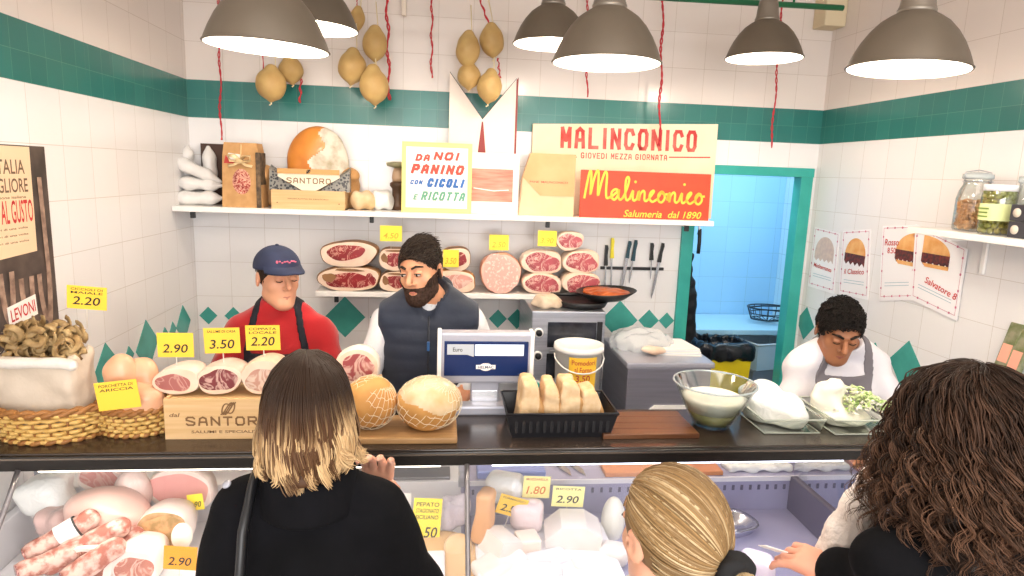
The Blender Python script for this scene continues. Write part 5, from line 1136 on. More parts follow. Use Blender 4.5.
block('cheese_wedge', 'white cheese wedge in the case below the leftmost orange tag', 500, 553, -1.92, .1, .12, .075, m_wht, .5, poly=[(-.5, 0), (.5, 0), (.45, .75), (-.3, 1)])
block('cheese_block', 'small cream cube of cheese right of the white wedge in the case', 527, 553, -1.9, .075, .08, .065, M('cream_cheese_cut', '#f0ddcb', .4), .15)
block('cheese_block', 'large white block of cheese with sloped sides in the centre of the case', 571, 553, -1.86, .19, .13, .13, m_wht, -.12, poly=[(-.45, 0), (.42, 0), (.5, .75), (.22, 1), (-.22, .98), (-.5, .62)])
t = lump('cheese_roll', 'upright white rounded cheese just left of the blonde customer', 'cheese', 613, 520, -1.76, (.042, .045, .09), m_mozz, 3, .001)
for i, (px, py, y, r, lab) in enumerate([(500, 566, -1.98, (.09, .06, .03), 'flat white cheese in film at the bottom left of the right case half'), (548, 563, -1.97, (.085, .05, .03), 'flat white cheese at the bottom centre under the large block'), (590, 566, -1.98, (.07, .055, .035), 'flat white cheese at the bottom beside the blonde customer'), (530, 579, -2.05, (.1, .06, .03), 'white cheese lying lowest in the case at the picture edge'), (614, 553, -1.93, (.05, .04, .035), 'small white cheese piece by the blonde customer\'s cheek')]):
    lump('wrapped_cheese', lab, 'cheese', px, py, y, r, M_CF if i % 2 else m_wht, i+20, .004)
lump('salmon_slice', 'small orange slice among the white cheeses in the case', 'food', 592, 548, -1.84, (.022, .03, .016), M('orange_slice', '#e79a6a', .4), 2, .001)
price_tag('orange price tag leaning over the white film-wrapped cheese, leftmost of the three', 494, 496, 524, 516, -1.8, '2.50', sub=('FORMAGGIO',), mat=m_tag2, tilt=-.3, stick=.05)
price_tag('pale yellow price tag in the case, middle one of the three', 522, 476, 550, 498, -1.74, '1.80', sub=('MOZZARELLA',), mat=M('tag_pale', '#f7ec9a', .5), tilt=-.05, stick=.05, ink=M('tag_orange_ink', '#d67a2c', .6))
price_tag('pale yellow price tag over the large white block, rightmost of the three', 551, 486, 584, 507, -1.77, '2.90', sub=('RICOTTA',), mat=MATS['tag_pale'], tilt=-.06, stick=.06)
# on the rear ledge seen through the glass
LZ = .9
b = MB(); b.box((2.03, -1.59, LZ), (2.5, -1.48, LZ+.018), M('orange_board', '#d08a5c', .5, '#c37a4a', 5), .004); tag(b.build('cutting_board'), 'orange-brown cutting board lying on the ledge behind the glass case', 'board')
b = MB(); SM(b, WAVE(bxf((0, 0, .014), (.13, .045, .014), .01), .006, 40, 3), (-.16, -.07, -.005), (.16, .07, .05), .007, m_wp); o = b.build('wrapping_paper'); place(o, (2.66, -1.53, LZ)); tag(o, 'crumpled white wrapping paper on the ledge right of the orange board', 'paper')
for k, (x, lab) in enumerate(((1.9, 'left kitchen knife lying on the case ledge beside the orange board'), (1.955, 'right kitchen knife lying on the case ledge touching the orange board'))):
    t = thing('kitchen_knife', lab, 'knife', (x, -1.585, LZ+.004), 0.0, rot=(0, 0, .35)); b = MB(); b.add([(0, 0, 0), (.02, .05, 0), (.02, .1, 0), (-.012, .1, 0), (0, 0, .002), (.02, .05, .002), (.02, .1, .002), (-.012, .1, .002)], [(3, 2, 1, 0), (4, 5, 6, 7), (0, 1, 5, 4), (1, 2, 6, 5), (2, 3, 7, 6), (3, 0, 4, 7)], m_blade); b.build('blade', t)
    b = MB(); b.box((-.008, .1, -.004), (.016, .125, .012), m_kb, .004); b.build('handle', t)
b = MB(); b.box((1.54, -1.59, LZ), (1.8, -1.5, LZ+.03), M('blue_tray', '#7f8fd0', .4), .006); tag(b.build('shallow_tray'), 'bluish tray on the ledge just right of the case mullion', 'tray')
b = MB(); b.box((.9, -1.59, LZ), (1.44, -1.5, LZ+.012), M('dark_steel_tray', '#77757a', .3, metal=.5), .003); tag(b.build('steel_tray'), 'flat steel tray on the ledge left of the case mullion', 'tray')
p = at(730, 527, z=DK+.004); t = thing('steel_pan', 'small empty rounded steel pan on the bare lavender deck of the case', 'pan', (p.x, p.y, DK), .3)
b = MB(); q = []
for i in range(24):
    a = 2*PI*i/24; c_, s_ = math.cos(a), math.sin(a); r = (abs(c_)**3+abs(s_)**3)**(-1/3); q.append((c_*r, s_*r))
rings_ = [(.075, .06, 0), (.085, .07, .03), (.097, .08, .032), (.097, .08, .028)]
vs = [(x*a, y*b_, z) for a, b_, z in [(.06, .05, .004), (.078, .062, .028)]+[(.097, .08, .032), (.097, .08, .026), (.08, .065, .0)] for x, y in q]
fs = [(i*24+j, i*24+(j+1) % 24, (i+1)*24+(j+1) % 24, (i+1)*24+j) for i in range(4) for j in range(24)]+[tuple(range(24))[::-1]]
b.add(vs, fs, M('pan_steel', '#c9cad6', .2, metal=.8), True); b.build('pan_body', t)
lump('wrapped_parcel', 'white and pink wrapped parcel low in the case under the curly-haired customer\'s hand', 'parcel', 757, 566, -2.1, (.055, .05, .04), film('pink_white_film', '#f2e4f2', .95, .2, .5, 16), 4, .003)

# ================================================================== POSTERS ON THE SIDE WALLS
def wallx(px, py, x): p = at(px, py, x=x); return p.y, p.z
m_photo = M('poster_photo_dark', '#3a322e', .5, '#5f5048', 9); m_pp = M('poster_peach', '#eac9a6', .6); m_lev = M('poster_red', '#c52b2b', .5); m_saug = M('printed_sausage', '#b39683', .5, '#7b6255', 25); m_ptx = M('poster_brown_text', '#6e5540', .6)
# left wall: local x runs towards the back wall, z up; text readable from inside the room
t = thing('wall_poster', 'large deli poster with dark sausage photo and AL GUSTO lettering on the left wall', 'poster', (.004, -1.82, 1.28), PI/2)
PW, PH = .45, .785      # local x 0..PW maps to y -1.82..-1.37
b = MB(); b.box((-.3, -.002, 0), (PW, .0025, PH), m_photo)
b.prism([(-.3, .41), (.355, .43), (.362, PH-.004), (-.3, PH-.004)], -.003, -.001, m_pp)
b.text('ITALIA', .25, .715, .15, .046, -.0035, m_ptx); b.text('MIGLIORE', .235, .655, .2, .046, -.0035, m_ptx); b.text('AL GUSTO', .268, .57, .165, .075, -.0035, m_lev)
b.text('salumi di tradizione italiana', .17, .617, .3, .009, -.0035, m_ptx)
for k in range(3): b.text('la bonta dei sapori di una volta', .15, .515-.022*k, .33, .009, -.0035, m_ptx)
b.build('poster_sheet', t)
b = MB()
for k in range(7):
    x0 = -.22+k*.1; pts = [(x0+.028*math.cos(-PI*i/12)+.0, -.0045, .2+.16*(1-math.sin(PI*i/12))+.02*math.sin(k*2)) for i in range(13)]
    b.ribbon([(p[0], p[2]) for p in pts], .026, -.0035-.0001*k, m_saug)
b.ribbon([(.4, .68), (.405, .5), (.41, .3), (.4, .2), (.38, .12)], .025, -.0045, m_saug)
b.build('printed_sausages', t)
b = MB(); b.prism([(.17, .2), (.32, .215), (.315, .285), (.165, .268)], -.0075, -.0055, m_whitec); b.text('LEVONI', .243, .243, .13, .042, -.008, m_lev, 0, .1); b.build('poster_badge', t, label='white badge with red letters LEVONI')
# right wall: four menu sheets, local x runs from the back wall towards the customers
m_sheet = M('menu_sheet', '#f0eef0', .5); m_bun = M('bun_print', '#dd9a52', .6, '#e9b878', 20); m_fill = M('filling_print', '#7a2f2a', .6, '#3f2a2a', 60); m_dot = M('menu_border_red', '#c4708a', .6); m_gl2 = M('fine_print', '#9db8c4', .6); m_pale_bun = M('pale_print', '#d8c4b8', .6, '#c7b3ae', 40)
MOFF = [.003]
def menu(label, pa, pb, pc, pd, title, kind, hand):
    """corner pixels top-left, top-right, bottom-right, bottom-left"""
    Q = [wallx(*p, RW-.003) for p in (pa, pb, pc, pd)]; cy = sum(q[0] for q in Q)/4; cz = sum(q[1] for q in Q)/4
    t = thing('menu_sheet', label, 'poster', (RW-MOFF[0], cy, cz), -PI/2)   # local +x -> world -y
    P = [(-(q[0]-cy), q[1]-cz) for q in Q]
    w = (P[1][0]-P[0][0]+P[2][0]-P[3][0])/2; h = (P[0][1]-P[3][1]+P[1][1]-P[2][1])/2; tl = P[0]; ux = ((P[1][0]-P[0][0])/w, (P[1][1]-P[0][1])/w); sl = math.atan2(P[1][1]-P[0][1], P[1][0]-P[0][0])
    def g(u, v): return ((P[0][0]*(1-u)+P[1][0]*u)*v+(P[3][0]*(1-u)+P[2][0]*u)*(1-v), (P[0][1]*(1-u)+P[1][1]*u)*v+(P[3][1]*(1-u)+P[2][1]*u)*(1-v))
    b = MB(); b.prism([P[3], P[2], P[1], P[0]], -.0015, .0015, m_sheet)
    for e in ([g(.05, .97), g(.95, .97)], [g(.95, .97), g(.95, .06)], [g(.95, .06), g(.05, .06)], [g(.05, .06), g(.05, .97)]):
        b.ribbon(e, .0022, -.002, m_dot)
        for k in range(4): c = [e[0][i]+(e[1][i]-e[0][i])*(k+.5)/4 for i in (0, 1)]; b.quadxz(c[0]-.005, c[1]-.005, c[0]+.005, c[1]+.005, -.0025, m_dot)
    bun, fl = (m_pale_bun, m_pale_bun) if kind == 'pale' else (m_bun, m_fill)
    if kind == 'half_r': cu, r0, r1, cv = .98, PI/2, PI, .62
    elif kind == 'half_l': cu, r0, r1, cv = .18, 0, PI/2, .66
    else: cu, r0, r1, cv = .5, 0, PI, .62
    c = g(cu, cv); R0 = w*(.36 if kind in ('full', 'pale') else .55)
    pl = [(c[0]+math.cos(r0+(r1-r0)*i/16)*R0, c[1]+math.sin(r0+(r1-r0)*i/16)*h*.26) for i in range(17)]+([c] if r1-r0 < 2 else [])
    b.prism(pl, -.0025, -.0015, bun)
    xa, xb = min(p[0] for p in pl), max(p[0] for p in pl)
    n = 9; zig = [(xa+(xb-xa)*i/n, c[1]-h*(.1+.05*(i % 2))) for i in range(n+1)]
    b.prism(zig+[(xb, c[1]+h*.02), (xa, c[1]+h*.02)], -.003, -.002, fl)
    if kind.startswith('half'): b.prism([(xa+.01, c[1]-h*.12), (xb, c[1]-h*.12), (xb, c[1]-h*.17), (xa+.03, c[1]-h*.17)], -.0032, -.002, bun)
    tt = g(*title[1]); b.text(title[0], tt[0], tt[1], w*title[2], h*title[3], -.003, m_lev, .1, sl)
    if len(title) > 4: tt = g(title[1][0], title[1][1]-.11); b.text(title[4], tt[0], tt[1], w*title[2]*.6, h*title[3]*.9, -.003, m_lev, 0, sl)
    for v in (.24, .2): a_, c_ = g(.15, v), g(.85, v); b.ribbon([a_, c_], .003, -.002, m_gl2)
    b.build('menu_print', t); return t
menu('faded burger menu sheet, nearest the doorway on the right wall', (815, 227), (840, 233), (834, 294), (808, 286), ('Mediterranea', (.5, .38), .7, .07), 'pale', 0)
menu('burger menu sheet with orange bun, second from the doorway on the right wall', (843, 231), (871, 229), (868, 300), (839, 294), ('il Classico', (.5, .38), .7, .08), 'full', 0)
menu('menu sheet with half a burger at its right edge, third from the doorway', (883, 226), (917, 225), (914, 300), (879, 301), ('Rosso', (.32, .78), .42, .09, '8.50'), 'half_r', 0)
MOFF[0] = .009
menu('tilted menu sheet with half a burger and red SALVATORE title, nearest the jars', (917, 224), (969, 249), (958, 321), (912, 299), ('Salvatore 8', (.62, .33), .65, .09), 'half_l', 0)
# ---------------------------------------------------------------- jars on the right shelf
ZR = 1.862
JX = RW-.12
m_jgl = clear('jar_glass', '#f4f8f6', .12); m_nut = M('nuts', '#d9a878', .5, '#c08a5c', 30); m_lid = M('jar_lid_white', '#e9e7ea', .35); m_olive = M('olive_green', '#8f9440', .35, '#b9a04c', 8); m_lbl = M('jar_label_green', '#dfe7a8', .5)
def pile(b, R, z0, z1, r, mat, seed, n):
    rd = random.Random(seed)
    for i in range(n):
        a = rd.uniform(0, 2*PI); q = R*math.sqrt(rd.uniform(.35, 1)); b.ell((math.cos(a)*q, math.sin(a)*q, rd.uniform(z0, z1)), (r*rd.uniform(.8, 1.1), r, r*rd.uniform(.7, 1)), mat, 8)
pj = at(968, 229, x=JX)
t = thing('glass_jar', 'clip-top glass jar half full of nuts on the right wall shelf', 'jar', (JX+.01, pj.y, ZR))
b = MB(); b.shell([(.0, .003), (.062, .003), (.067, .01), (.067, .13), (.06, .165), (.048, .19), (.048, .21)], m_jgl, 28); b.build('jar_body', t)
b = MB(); b.lathe([(.05, .212), (.055, .215), (.055, .232), (.03, .24), (0, .241)], M('glass_lid', '#dfe6e6', .1, trans=.5), 28); b.build('lid', t)
b = MB(); b.tube(ring(.052, .052, .203, 24), .002, m_steel, 5, closed=True); b.tube([(-.05, 0, .2), (-.06, 0, .215), (-.058, 0, .24), (0, 0, .25), (.058, 0, .24), (.06, 0, .21), (.055, -.01, .17)], .002, m_steel, 5); b.build('clip_wire', t)
b = MB(); pile(b, .052, .014, .125, .01, m_nut, 3, 330); o = b.build('mixed_nuts'); place(o, (JX+.01, pj.y, ZR)); tag(o, 'light brown nuts filling half of the clip-top jar', 'nuts'); o['kind'] = 'stuff'
pj = at(994, 231, x=JX-.03)
t = thing('olive_jar', 'large jar of green olives with a pale green label on the right wall shelf', 'jar', (JX-.03, pj.y, ZR)); R = .058
b = MB(); b.shell([(0, .002), (R*.9, .002), (R, .01), (R, .15), (R*.93, .165), (R*.9, .172)], m_jgl, 32); b.build('jar_body', t)
b = MB(); b.lathe([(R*.96, .168), (R*.97, .19), (R*.9, .193), (0, .193)], m_lid, 32); b.build('lid', t)
b = MB(); b.shell([(R+.001, .055), (R+.001, .12)], m_lbl, 32)
for k, (z_, w_) in enumerate(((.1, .05), (.085, .04), (.07, .045))):
    b.box((-R-.003, -w_/2, z_-.003), (-R-.0012, w_/2, z_+.003), M('label_ink_green', '#7f9a4c', .5))
b.build('label', t)
b = MB(); rd = random.Random(2)
for k in range(9):
    z_ = .016+k*.0185; n_ = 12
    for j in range(n_):
        a = 2*PI*(j+.5*(k % 2))/n_; b.ell((math.cos(a)*(R-.014), math.sin(a)*(R-.014), z_ if z_ < .16 else .16), (.0115, .0115, .0105), m_olive, 10)
o = b.build('olives'); place(o, (JX-.03, pj.y, ZR)); tag(o, 'green olives packed in the labelled jar on the right wall shelf', 'olives'); o['kind'] = 'stuff'
m_box = M('charcoal_box', '#3a3a40', .5); m_tea = M('box_disc', '#d8cdbd', .5)
pj = at(1022, 236, x=JX-.04)
for k in range(2):
    t = thing('tin_box', ('lower' if k == 0 else 'upper')+' charcoal box with a round pale badge right of the olive jar', 'box', (JX-.03, pj.y-.05, ZR+.062*k)); b = MB(); b.box((-.05, -.09, 0), (.05, .075, .06), m_box, .003)
    b.build('box_body', t); b = MB(); b.lathe([(0, 0), (.017, 0), (.017, .002), (0, .002)], m_tea, 20, T=tm((-.05, .045, .03), (0, -PI/2, 0))); b.build('badge', t)
pj = at(1030, 180, x=JX)
t = thing('glass_jar', 'clear empty glass jar at the right picture edge behind the charcoal boxes', 'jar', (JX+.045, pj.y+.03, ZR)); b = MB(); b.shell([(.0, .003), (.045, .003), (.05, .01), (.05, .15), (.04, .18), (.04, .2)], m_jgl, 28); b.build('jar_body', t)
b = MB(); b.lathe([(.042, .2), (.046, .205), (.046, .225), (0, .228)], MATS['glass_lid'], 28); b.build('lid', t)
for k, (px, py) in enumerate(((1011, 345), (1021, 352))):
    p = at(px, py, x=RW-.02); t = thing('herb_packet', ('left' if k == 0 else 'right')+' small herb packet with pink label hanging on the right wall', 'packet', p, rot=(-.25, 0, -PI/2)); b = MB(); b.box((-.03, -.012, -.1), (.03, .012, .09), M('herb_film', '#8b8a72', .3, '#5e6a3c', 30), .006); b.build('packet_body', t)
    b = MB(); b.box((-.022, -.0145, -.075), (.022, -.0115, .0), M('pink_label', '#e8a08a', .5), .001); b.build('label', t)
# ================================================================== PEOPLE
def skin(name, c, c2): return M(name, c, .45, c2, 9, 3, .3, .7, sss=.12)
def RT(loc, yaw=0, pitch=0, roll=0):
    return Matrix.Translation(Vector(loc)) @ Matrix.Rotation(yaw, 4, 'Z') @ Matrix.Rotation(pitch, 4, 'X') @ Matrix.Rotation(roll, 4, 'Y')
def head_sdf(fem=False, nose=1.0):
    f = U(.03, elp((0, .012, .03), (.074, .094, .085)), elp((0, -.022, -.042), (.06, .064, .068)), sph((0, -.066, -.094), .024), cap((-.046, -.0, -.065), (-.02, -.055, -.092), .016, .017), cap((.046, -.0, -.065), (.02, -.055, -.092), .016, .017))
    f = U(.012, f, cap((-.036, -.073, .034), (-.012, -.083, .031), .009), cap((.036, -.073, .034), (.012, -.083, .031), .009), elp((.043, -.05, -.02), (.018, .02, .022)), elp((-.043, -.05, -.02), (.018, .02, .022)))
    f = SUB(f, elp((.03, -.094, .012), (.017, .016, .011)), .012); f = SUB(f, elp((-.03, -.094, .012), (.017, .016, .011)), .012)
    f = U(.006, f, cap((0, -.082, .022), (0, -.109*nose, -.018), .0075, .0115), elp((.012, -.09, -.024), (.008, .01, .007)), elp((-.012, -.09, -.024), (.008, .01, .007)))
    f = U(.005, f, cap((-.018, -.079, -.056), (.018, -.079, -.056), .006), cap((-.014, -.077, -.066), (.014, -.077, -.066), .0065))
    for s in (-1, 1):
        e = SUB(elp((s*.079, .012, .0), (.009, .02, .032), (0, 0, s*.35)), elp((s*.088, .008, .002), (.006, .012, .02)), .004); f = U(.006, f, e)
        f = U(.004, f, elp((s*.03, -.0765, .012), (.0155, .012, .0105)))
    return f
def hand_fns(curl=.5, side=1, spread=.12):
    fs = [bxf((.046, 0, 0), (.045, .039, .014), .012), cap((-.03, 0, 0), (.01, 0, 0), .026, .028)]
    for i, (y, L) in enumerate(((-.03, .066), (-.0105, .076), (.0105, .072), (.03, .058))):
        a0 = curl*(.5+.12*i); p = Vector((.085, y*side, .002)); dy = (i-1.5)*spread*side*.35; ang = a0*.6; segs = (.46, .3, .24)
        for k, sg in enumerate(segs):
            q = p+Vector((math.cos(ang)*L*sg, dy*L*sg*2, -math.sin(ang)*L*sg)); r0 = .0098-.0012*k; fs.append(cap(tuple(p), tuple(q), r0, r0-.0008)); p = q; ang += a0
    p0, p1, p2, p3 = (.015, -.028*side, -.004), (.045, -.052*side, -.014), (.07, -.058*side, -.024), (.088, -.05*side, -.03)
    fs += [cap(p0, p1, .014, .0115), cap(p1, p2, .011, .0095), cap(p2, p3, .0095, .008)]
    return fs
def hand_into(b, T, mat, curl=.5, side=1, h=.0042):
    f = U(.005, *hand_fns(curl, side)); v, q = nets(f, (-.06, -.085, -.09), (.18, .085, .045), h); b.add(v.tolist(), [tuple(x) for x in q.tolist()], mat, True, T)
def frame(o, xdir, zhint=(0, 0, 1)):
    x = Vector(xdir).normalized(); z = Vector(zhint); z = (z-x*z.dot(x)).normalized(); y = z.cross(x)
    return Matrix(((x.x, y.x, z.x, o[0]), (x.y, y.y, z.y, o[1]), (x.z, y.z, z.z, o[2]), (0, 0, 0, 1)))
def torso_fns(zs, hw, lean=0, dep=1.0):
    ly = lambda z: -lean*(z-(zs-.6))/.6      # leaning forward is towards -y
    P = lambda x, y, z: (x, y+ly(z), z)
    return U(.035, cap(P(0, .015, zs+.0), P(-hw+.07, 0, zs-.095), .045, .045), cap(P(0, .015, zs+.0), P(hw-.07, 0, zs-.095), .045, .045), elp(P(0, 0, zs-.22), (hw*.8, .1*dep, .17)), elp(P(0, .0, zs-.42), (hw*.7, .095*dep, .2)), elp(P(0, .01, zs-.62), (hw*.78, .11*dep, .15))), ly
def arm(sh, el, wr, r=(.046, .04, .032)): return U(.02, cap(sh, el, r[0], r[1]), cap(el, wr, r[1], r[2]))
def legs_into(t, zs, mt, shoe, hw):
    hip = zs-.66
    b = MB(); f = U(.03, elp((0, .01, hip+.04), (hw*.82, .12, .13)), *[U(.02, cap((s*.09, .01, hip), (s*.1, 0, .48), .085, .06), cap((s*.1, 0, .48), (s*.1, .02, .08), .06, .05)) for s in (-1, 1)])
    SM(b, f, (-.28, -.2, .0), (.28, .2, hip+.22), .016, mt); b.build('trousers', t)
    for s in (-1, 1):
        b = MB(); SM(b, AND(U(.03, elp((s*.1, .0, .05), (.045, .06, .05)), elp((s*.1, -.09, .04), (.044, .09, .038))), PL((0, 0, 0), (0, 0, -1))), (s*.1-.07, -.21, -.02), (s*.1+.07, .09, .13), .011, shoe); b.build('shoe', t)
m_den = M('dark_trousers', '#23262d', .8); m_shoe = M('dark_shoe', '#1b1a1a', .5)
def bbox_of(*pts, pad=.1):
    a = np.array(pts); return tuple(a.min(0)-pad), tuple(a.max(0)+pad)
def body(t, head_T, zs, hw, tor, neck, arms, hands, mat, head=None, hres=.0048):
    """one skin: head, neck, chest, arms and hands"""
    hf = XF(head or head_sdf(), head_T); hp = np.array(head_T.translation)
    nf = cap(neck[0], neck[1], neck[2], neck[3])
    f = U(.018, hf, nf, OFF(tor, 0.0)); b = MB()
    lo = hp-np.array((.14, .15, .16)); hi = hp+np.array((.14, .15, .15)); lo[2] = min(lo[2], neck[0][2]-.02); lo[1] = min(lo[1], neck[0][1]-.08); hi[1] = max(hi[1], neck[0][1]+.08)
    SM(b, f, lo, hi, hres, mat)
    SM(b, U(.03, tor, *[arm(*a) for a in arms]), *bbox_of((-hw, -.1, zs-.8), (hw, .1, zs+.02), *[p for a in arms for p in a], pad=.09), .014, mat)
    for T, curl, side in hands: hand_into(b, T, mat, curl, side)
    return b.build('body', t)
m_eyew = M('eye_white', '#e9e4df', .2); m_iris = M('iris_dark', '#2a1c14', .2); m_lip = M('lips', '#b5675c', .45)
def face_bits(t, T, hair_m, look=0, low=0, down=False, brow=.0045, lip=None):
    for s in (-1, 1):
        b = MB()
        if not down:
            b.ell((s*.03, -.0835, .0105), (.0115, .006, .0052), m_eyew, 14, T=T); b.ell((s*.03+look, -.0885, .010-low), (.005, .0025, .0045), m_iris, 12, T=T)
            b.tube([(s*.018, -.086, .013), (s*.03, -.09, .0155-low*.6), (s*.043, -.083, .0115)], .0024, m_iris, 6, T=T)
        else: b.tube([(s*.018, -.0865, .006), (s*.03, -.0895, .0035), (s*.043, -.083, .006)], .0019, m_iris, 6, T=T)
        b.build('eye', t)
        b = MB(); b.tube([(s*.012, -.0925, .0345), (s*.03, -.087, .0425), (s*.05, -.068, .036)], [brow*.9, brow*1.1, brow*.6], hair_m, 6, T=T, flat=.7); b.build('eyebrow', t)
    b = MB(); b.tube([(-.025, -.0785, -.0605), (-.009, -.086, -.0585), (0, -.0865, -.06), (.009, -.086, -.0585), (.025, -.0785, -.0605)], [.001, .003, .0027, .003, .001], lip or m_lip, 6, T=T)
    b.tube([(-.02, -.08, -.0645), (0, -.086, -.0665), (.02, -.08, -.0645)], [.001, .0034, .001], lip or m_lip, 6, T=T); b.build('lips', t)
skull = elp((0, .012, .03), (.076, .096, .088))
def short_hair(t, T, mat, thick=.016, amp=.006, fr=62, seed=1, line=(.055, .9), top=.012, h=.0045, name='hair'):
    def reg(P):
        x, y, z = P[..., 0], P[..., 1], P[..., 2]
        n = .006*np.sin(x*90+seed)+.004*np.sin(x*190)
        return np.maximum(-((z-line[0])+line[1]*(y+.085)+n)/1.3, -(z+.055-.4*np.maximum(y-.03, 0)*0))
    base = WAVE(WAVE(lambda P: skull(P)-thick-top*np.clip((P[..., 2]-.03)/.09, 0, 1)+.007*np.clip(-P[..., 2]/.04, 0, 1.3), amp, fr, seed), amp*.5, fr*2.1, seed+4)
    b = MB(); SM(b, AND(base, reg, .008), (-.13, -.13, -.09), (.13, .15, .17), h, mat, T=T); return b.build(name, t)
m_hair = M('hair_strands', '#5a4030', .5, attr='Col', spec=.22)
def mixc(a, b_, t): return tuple(x*(1-t)+y*t for x, y in zip(a, b_))
class Hair(MB):
    def __init__(s): super().__init__(); s.cols = []
    def strand(s, pts, r, cols, n=4):
        k = len(pts); n0 = len(s.v); rr = [r*min(1, .5+3*i/k)*(1-.75*(i/(k-1))**4) for i in range(k)]; s.tube(pts, rr, m_hair, n, caps=False)
        for i in range(k): s.cols.extend([(*cols[i], 1)]*n)
    def volume(s, f, lo, hi, h, colf, T=None):
        v, q = nets(f, lo, hi, h); s.add(v.tolist(), [tuple(x) for x in q.tolist()], m_hair, True, T); c = colf(v); s.cols.extend([(*x, 1) for x in c])
def crop_hair(t, T, cA, cB, n, L, sweep, line=(.06, 1.0), curl=0, thick=.004, seed=1, side=.45, r=.0022, fade=0):
    rd = random.Random(seed); hh = Hair(); hh.T = T; cA = lin(cA); cB = lin(cB)
    def ok(x, y, z): return max(-((z-line[0])+line[1]*(y+.085)+.004*math.sin(x*90+seed))/1.3, -(z+.055)) < 0 and not (abs(x) > .062 and -.02 < y < .035 and z < .03)
    def reg(P):
        x, y, z = P[..., 0], P[..., 1], P[..., 2]; return np.maximum(-((z-line[0])+line[1]*(y+.085)-.006)/1.3, -(z+.055))
    hh.volume(AND(WAVE(lambda P: skull(P)-thick-.006*np.clip((P[..., 2]-.03)/.09, 0, 1)+fade*np.clip((.06-P[..., 2])/.06, 0, 1), .0015, 60, seed), reg, .004), (-.12, -.13, -.08), (.12, .15, .15), .005, lambda v: [cA]*len(v))
    c = 0
    while c < n:
        d = Vector((rd.gauss(0, 1), rd.gauss(0, 1), rd.gauss(0, 1))).normalized(); p = Vector((d.x*.077, .012+d.y*.097, .03+d.z*.09))
        if not ok(*p): continue
        c += 1; up = min(max((p.z-.02)/.09, 0), 1); l = L*(side+(1-side)*up)*rd.uniform(.7, 1.15); nrm = d; sw = Vector(sweep)*(.4+.6*up)+Vector((rd.gauss(0, .25), rd.gauss(0, .25), rd.gauss(0, .15)))
        sw = sw if up > .25 else sw*.3+Vector((0, .35, -.9)); sw = (sw-nrm*sw.dot(nrm)*.8); ph = rd.uniform(0, 6); k = rd.random()*.8; sw = sw*(1.15 if not curl else 1); lift = (.12+.16*up) if not curl else (.16+.3*up); pts = []; tx = nrm.cross(Vector((.2, .1, 1))).normalized(); ty = nrm.cross(tx)
        for j in range(8):
            u = j/7; q = p+nrm*(thick+l*lift*math.sin(u*PI*.62))+sw*l*u**1.3*.8
            if curl: q = q+(tx*math.cos(ph+u*7)+ty*math.sin(ph+u*7))*curl*min(u*3, 1)
            pts.append(tuple(q))
        hh.strand(pts, r*rd.uniform(.8, 1.2), [mixc(cA, cB, k*(.3+.7*j/7)) for j in range(8)])
    return hh.build('hair', t)
# ---- the man in the red sweatshirt and cap
s1 = skin('skin_fair', '#dba585', '#cf9273')
rt = thing('person', 'person in a red sweatshirt, dark apron and navy cap behind the counter', 'person', (.74, -1.12, 0))
zs = 1.465; hw = .21; tor, _ = torso_fns(zs, hw, .05)
T1 = RT((.0, -.055, 1.58), .62, .06, .0)
arms1 = [((-.165, -.03, zs-.115), (-.235, -.12, 1.14), (-.14, -.34, 1.1)), ((.165, -.03, zs-.115), (.235, -.12, 1.14), (.14, -.34, 1.1))]
hands1 = [(frame((-.14, -.34, 1.1), (.5, -.85, -.1)), .8, -1), (frame((.14, -.34, 1.1), (-.5, -.85, -.1)), .8, 1)]
body(rt, T1, zs, hw, tor, ((0, -.015, zs-.05), (0, -.035, 1.52), .062, .056), arms1, hands1, s1)
m_redc = M('red_sweatshirt', '#b0151c', .85, '#981018', 5, bump=.3, bscale=120, sheen=.3)
shirt1 = WAVE(OFF(U(.03, tor, *[arm(*a) for a in arms1]), .016), .0035, 30, 2)
sh1 = SUB(AND(shirt1, PL((0, 0, zs-.66), (0, 0, -1))), cap((0, -.03, zs+.03), (0, -.05, zs+.12), .064, .085), .008)
b = MB(); SM(b, sh1, (-.38, -.42, zs-.7), (.38, .18, zs+.08), .0095, m_redc); b.build('sweatshirt', rt)
b = MB(); b.tube([(math.cos(a)*.066, -.03+math.sin(a)*.062, zs+.012+.02*math.sin(a)) for a in [2*PI*i/24 for i in range(24)]], .008, m_redc, 8, closed=True); b.build('collar', rt)
m_apd = M('apron_dark', '#191a24', .8)
def rg(fn): return fn
def straps(w0, half, zt, zb, wb=None):
    def f(P):
        x, y, z = P[..., 0], P[..., 1], P[..., 2]; xx = np.abs(x)-(w0+(0 if wb is None else (wb-w0)*np.clip((zt-z)/(zt-zb), 0, 1)))
        a = np.maximum(np.maximum(np.abs(xx)-half, zb-z), y+.0); bib = np.maximum(np.maximum(np.abs(x)-(w0 if wb is None else wb)-half, z-zb), y)
        return np.minimum(a, bib)
    return f
b = MB(); SM(b, AND(SUB(OFF(shirt1, .0055), OFF(shirt1, -.004), .001), straps(.08, .0145, zs, zs-.175, .115), .001), (-.2, -.25, zs-.62), (.2, .02, zs+.09), .0062, m_apd); b.build('apron', rt)
face_bits(rt, T1, M('hair_brown', '#3b2a20', .6), down=True, brow=.004, lip=M('lips_pale', '#bb7a68', .5))
m_cap = M('navy_cap', '#232b45', .75, '#2b3452', 12, bump=.2, bscale=150); m_h1 = M('hair_dark_short', '#35271f', .7)
crop_hair(rt, T1, '#2b1f18', '#46352a', 260, .016, (0, .2, -.6), thick=.001, side=1, r=.002)
b = MB(); capf = lambda P: elp((0, .012, .045), (.09, .108, .088))(P)
def capreg(P): return -(P[..., 2]-.052+.12*(P[..., 1]+.09))
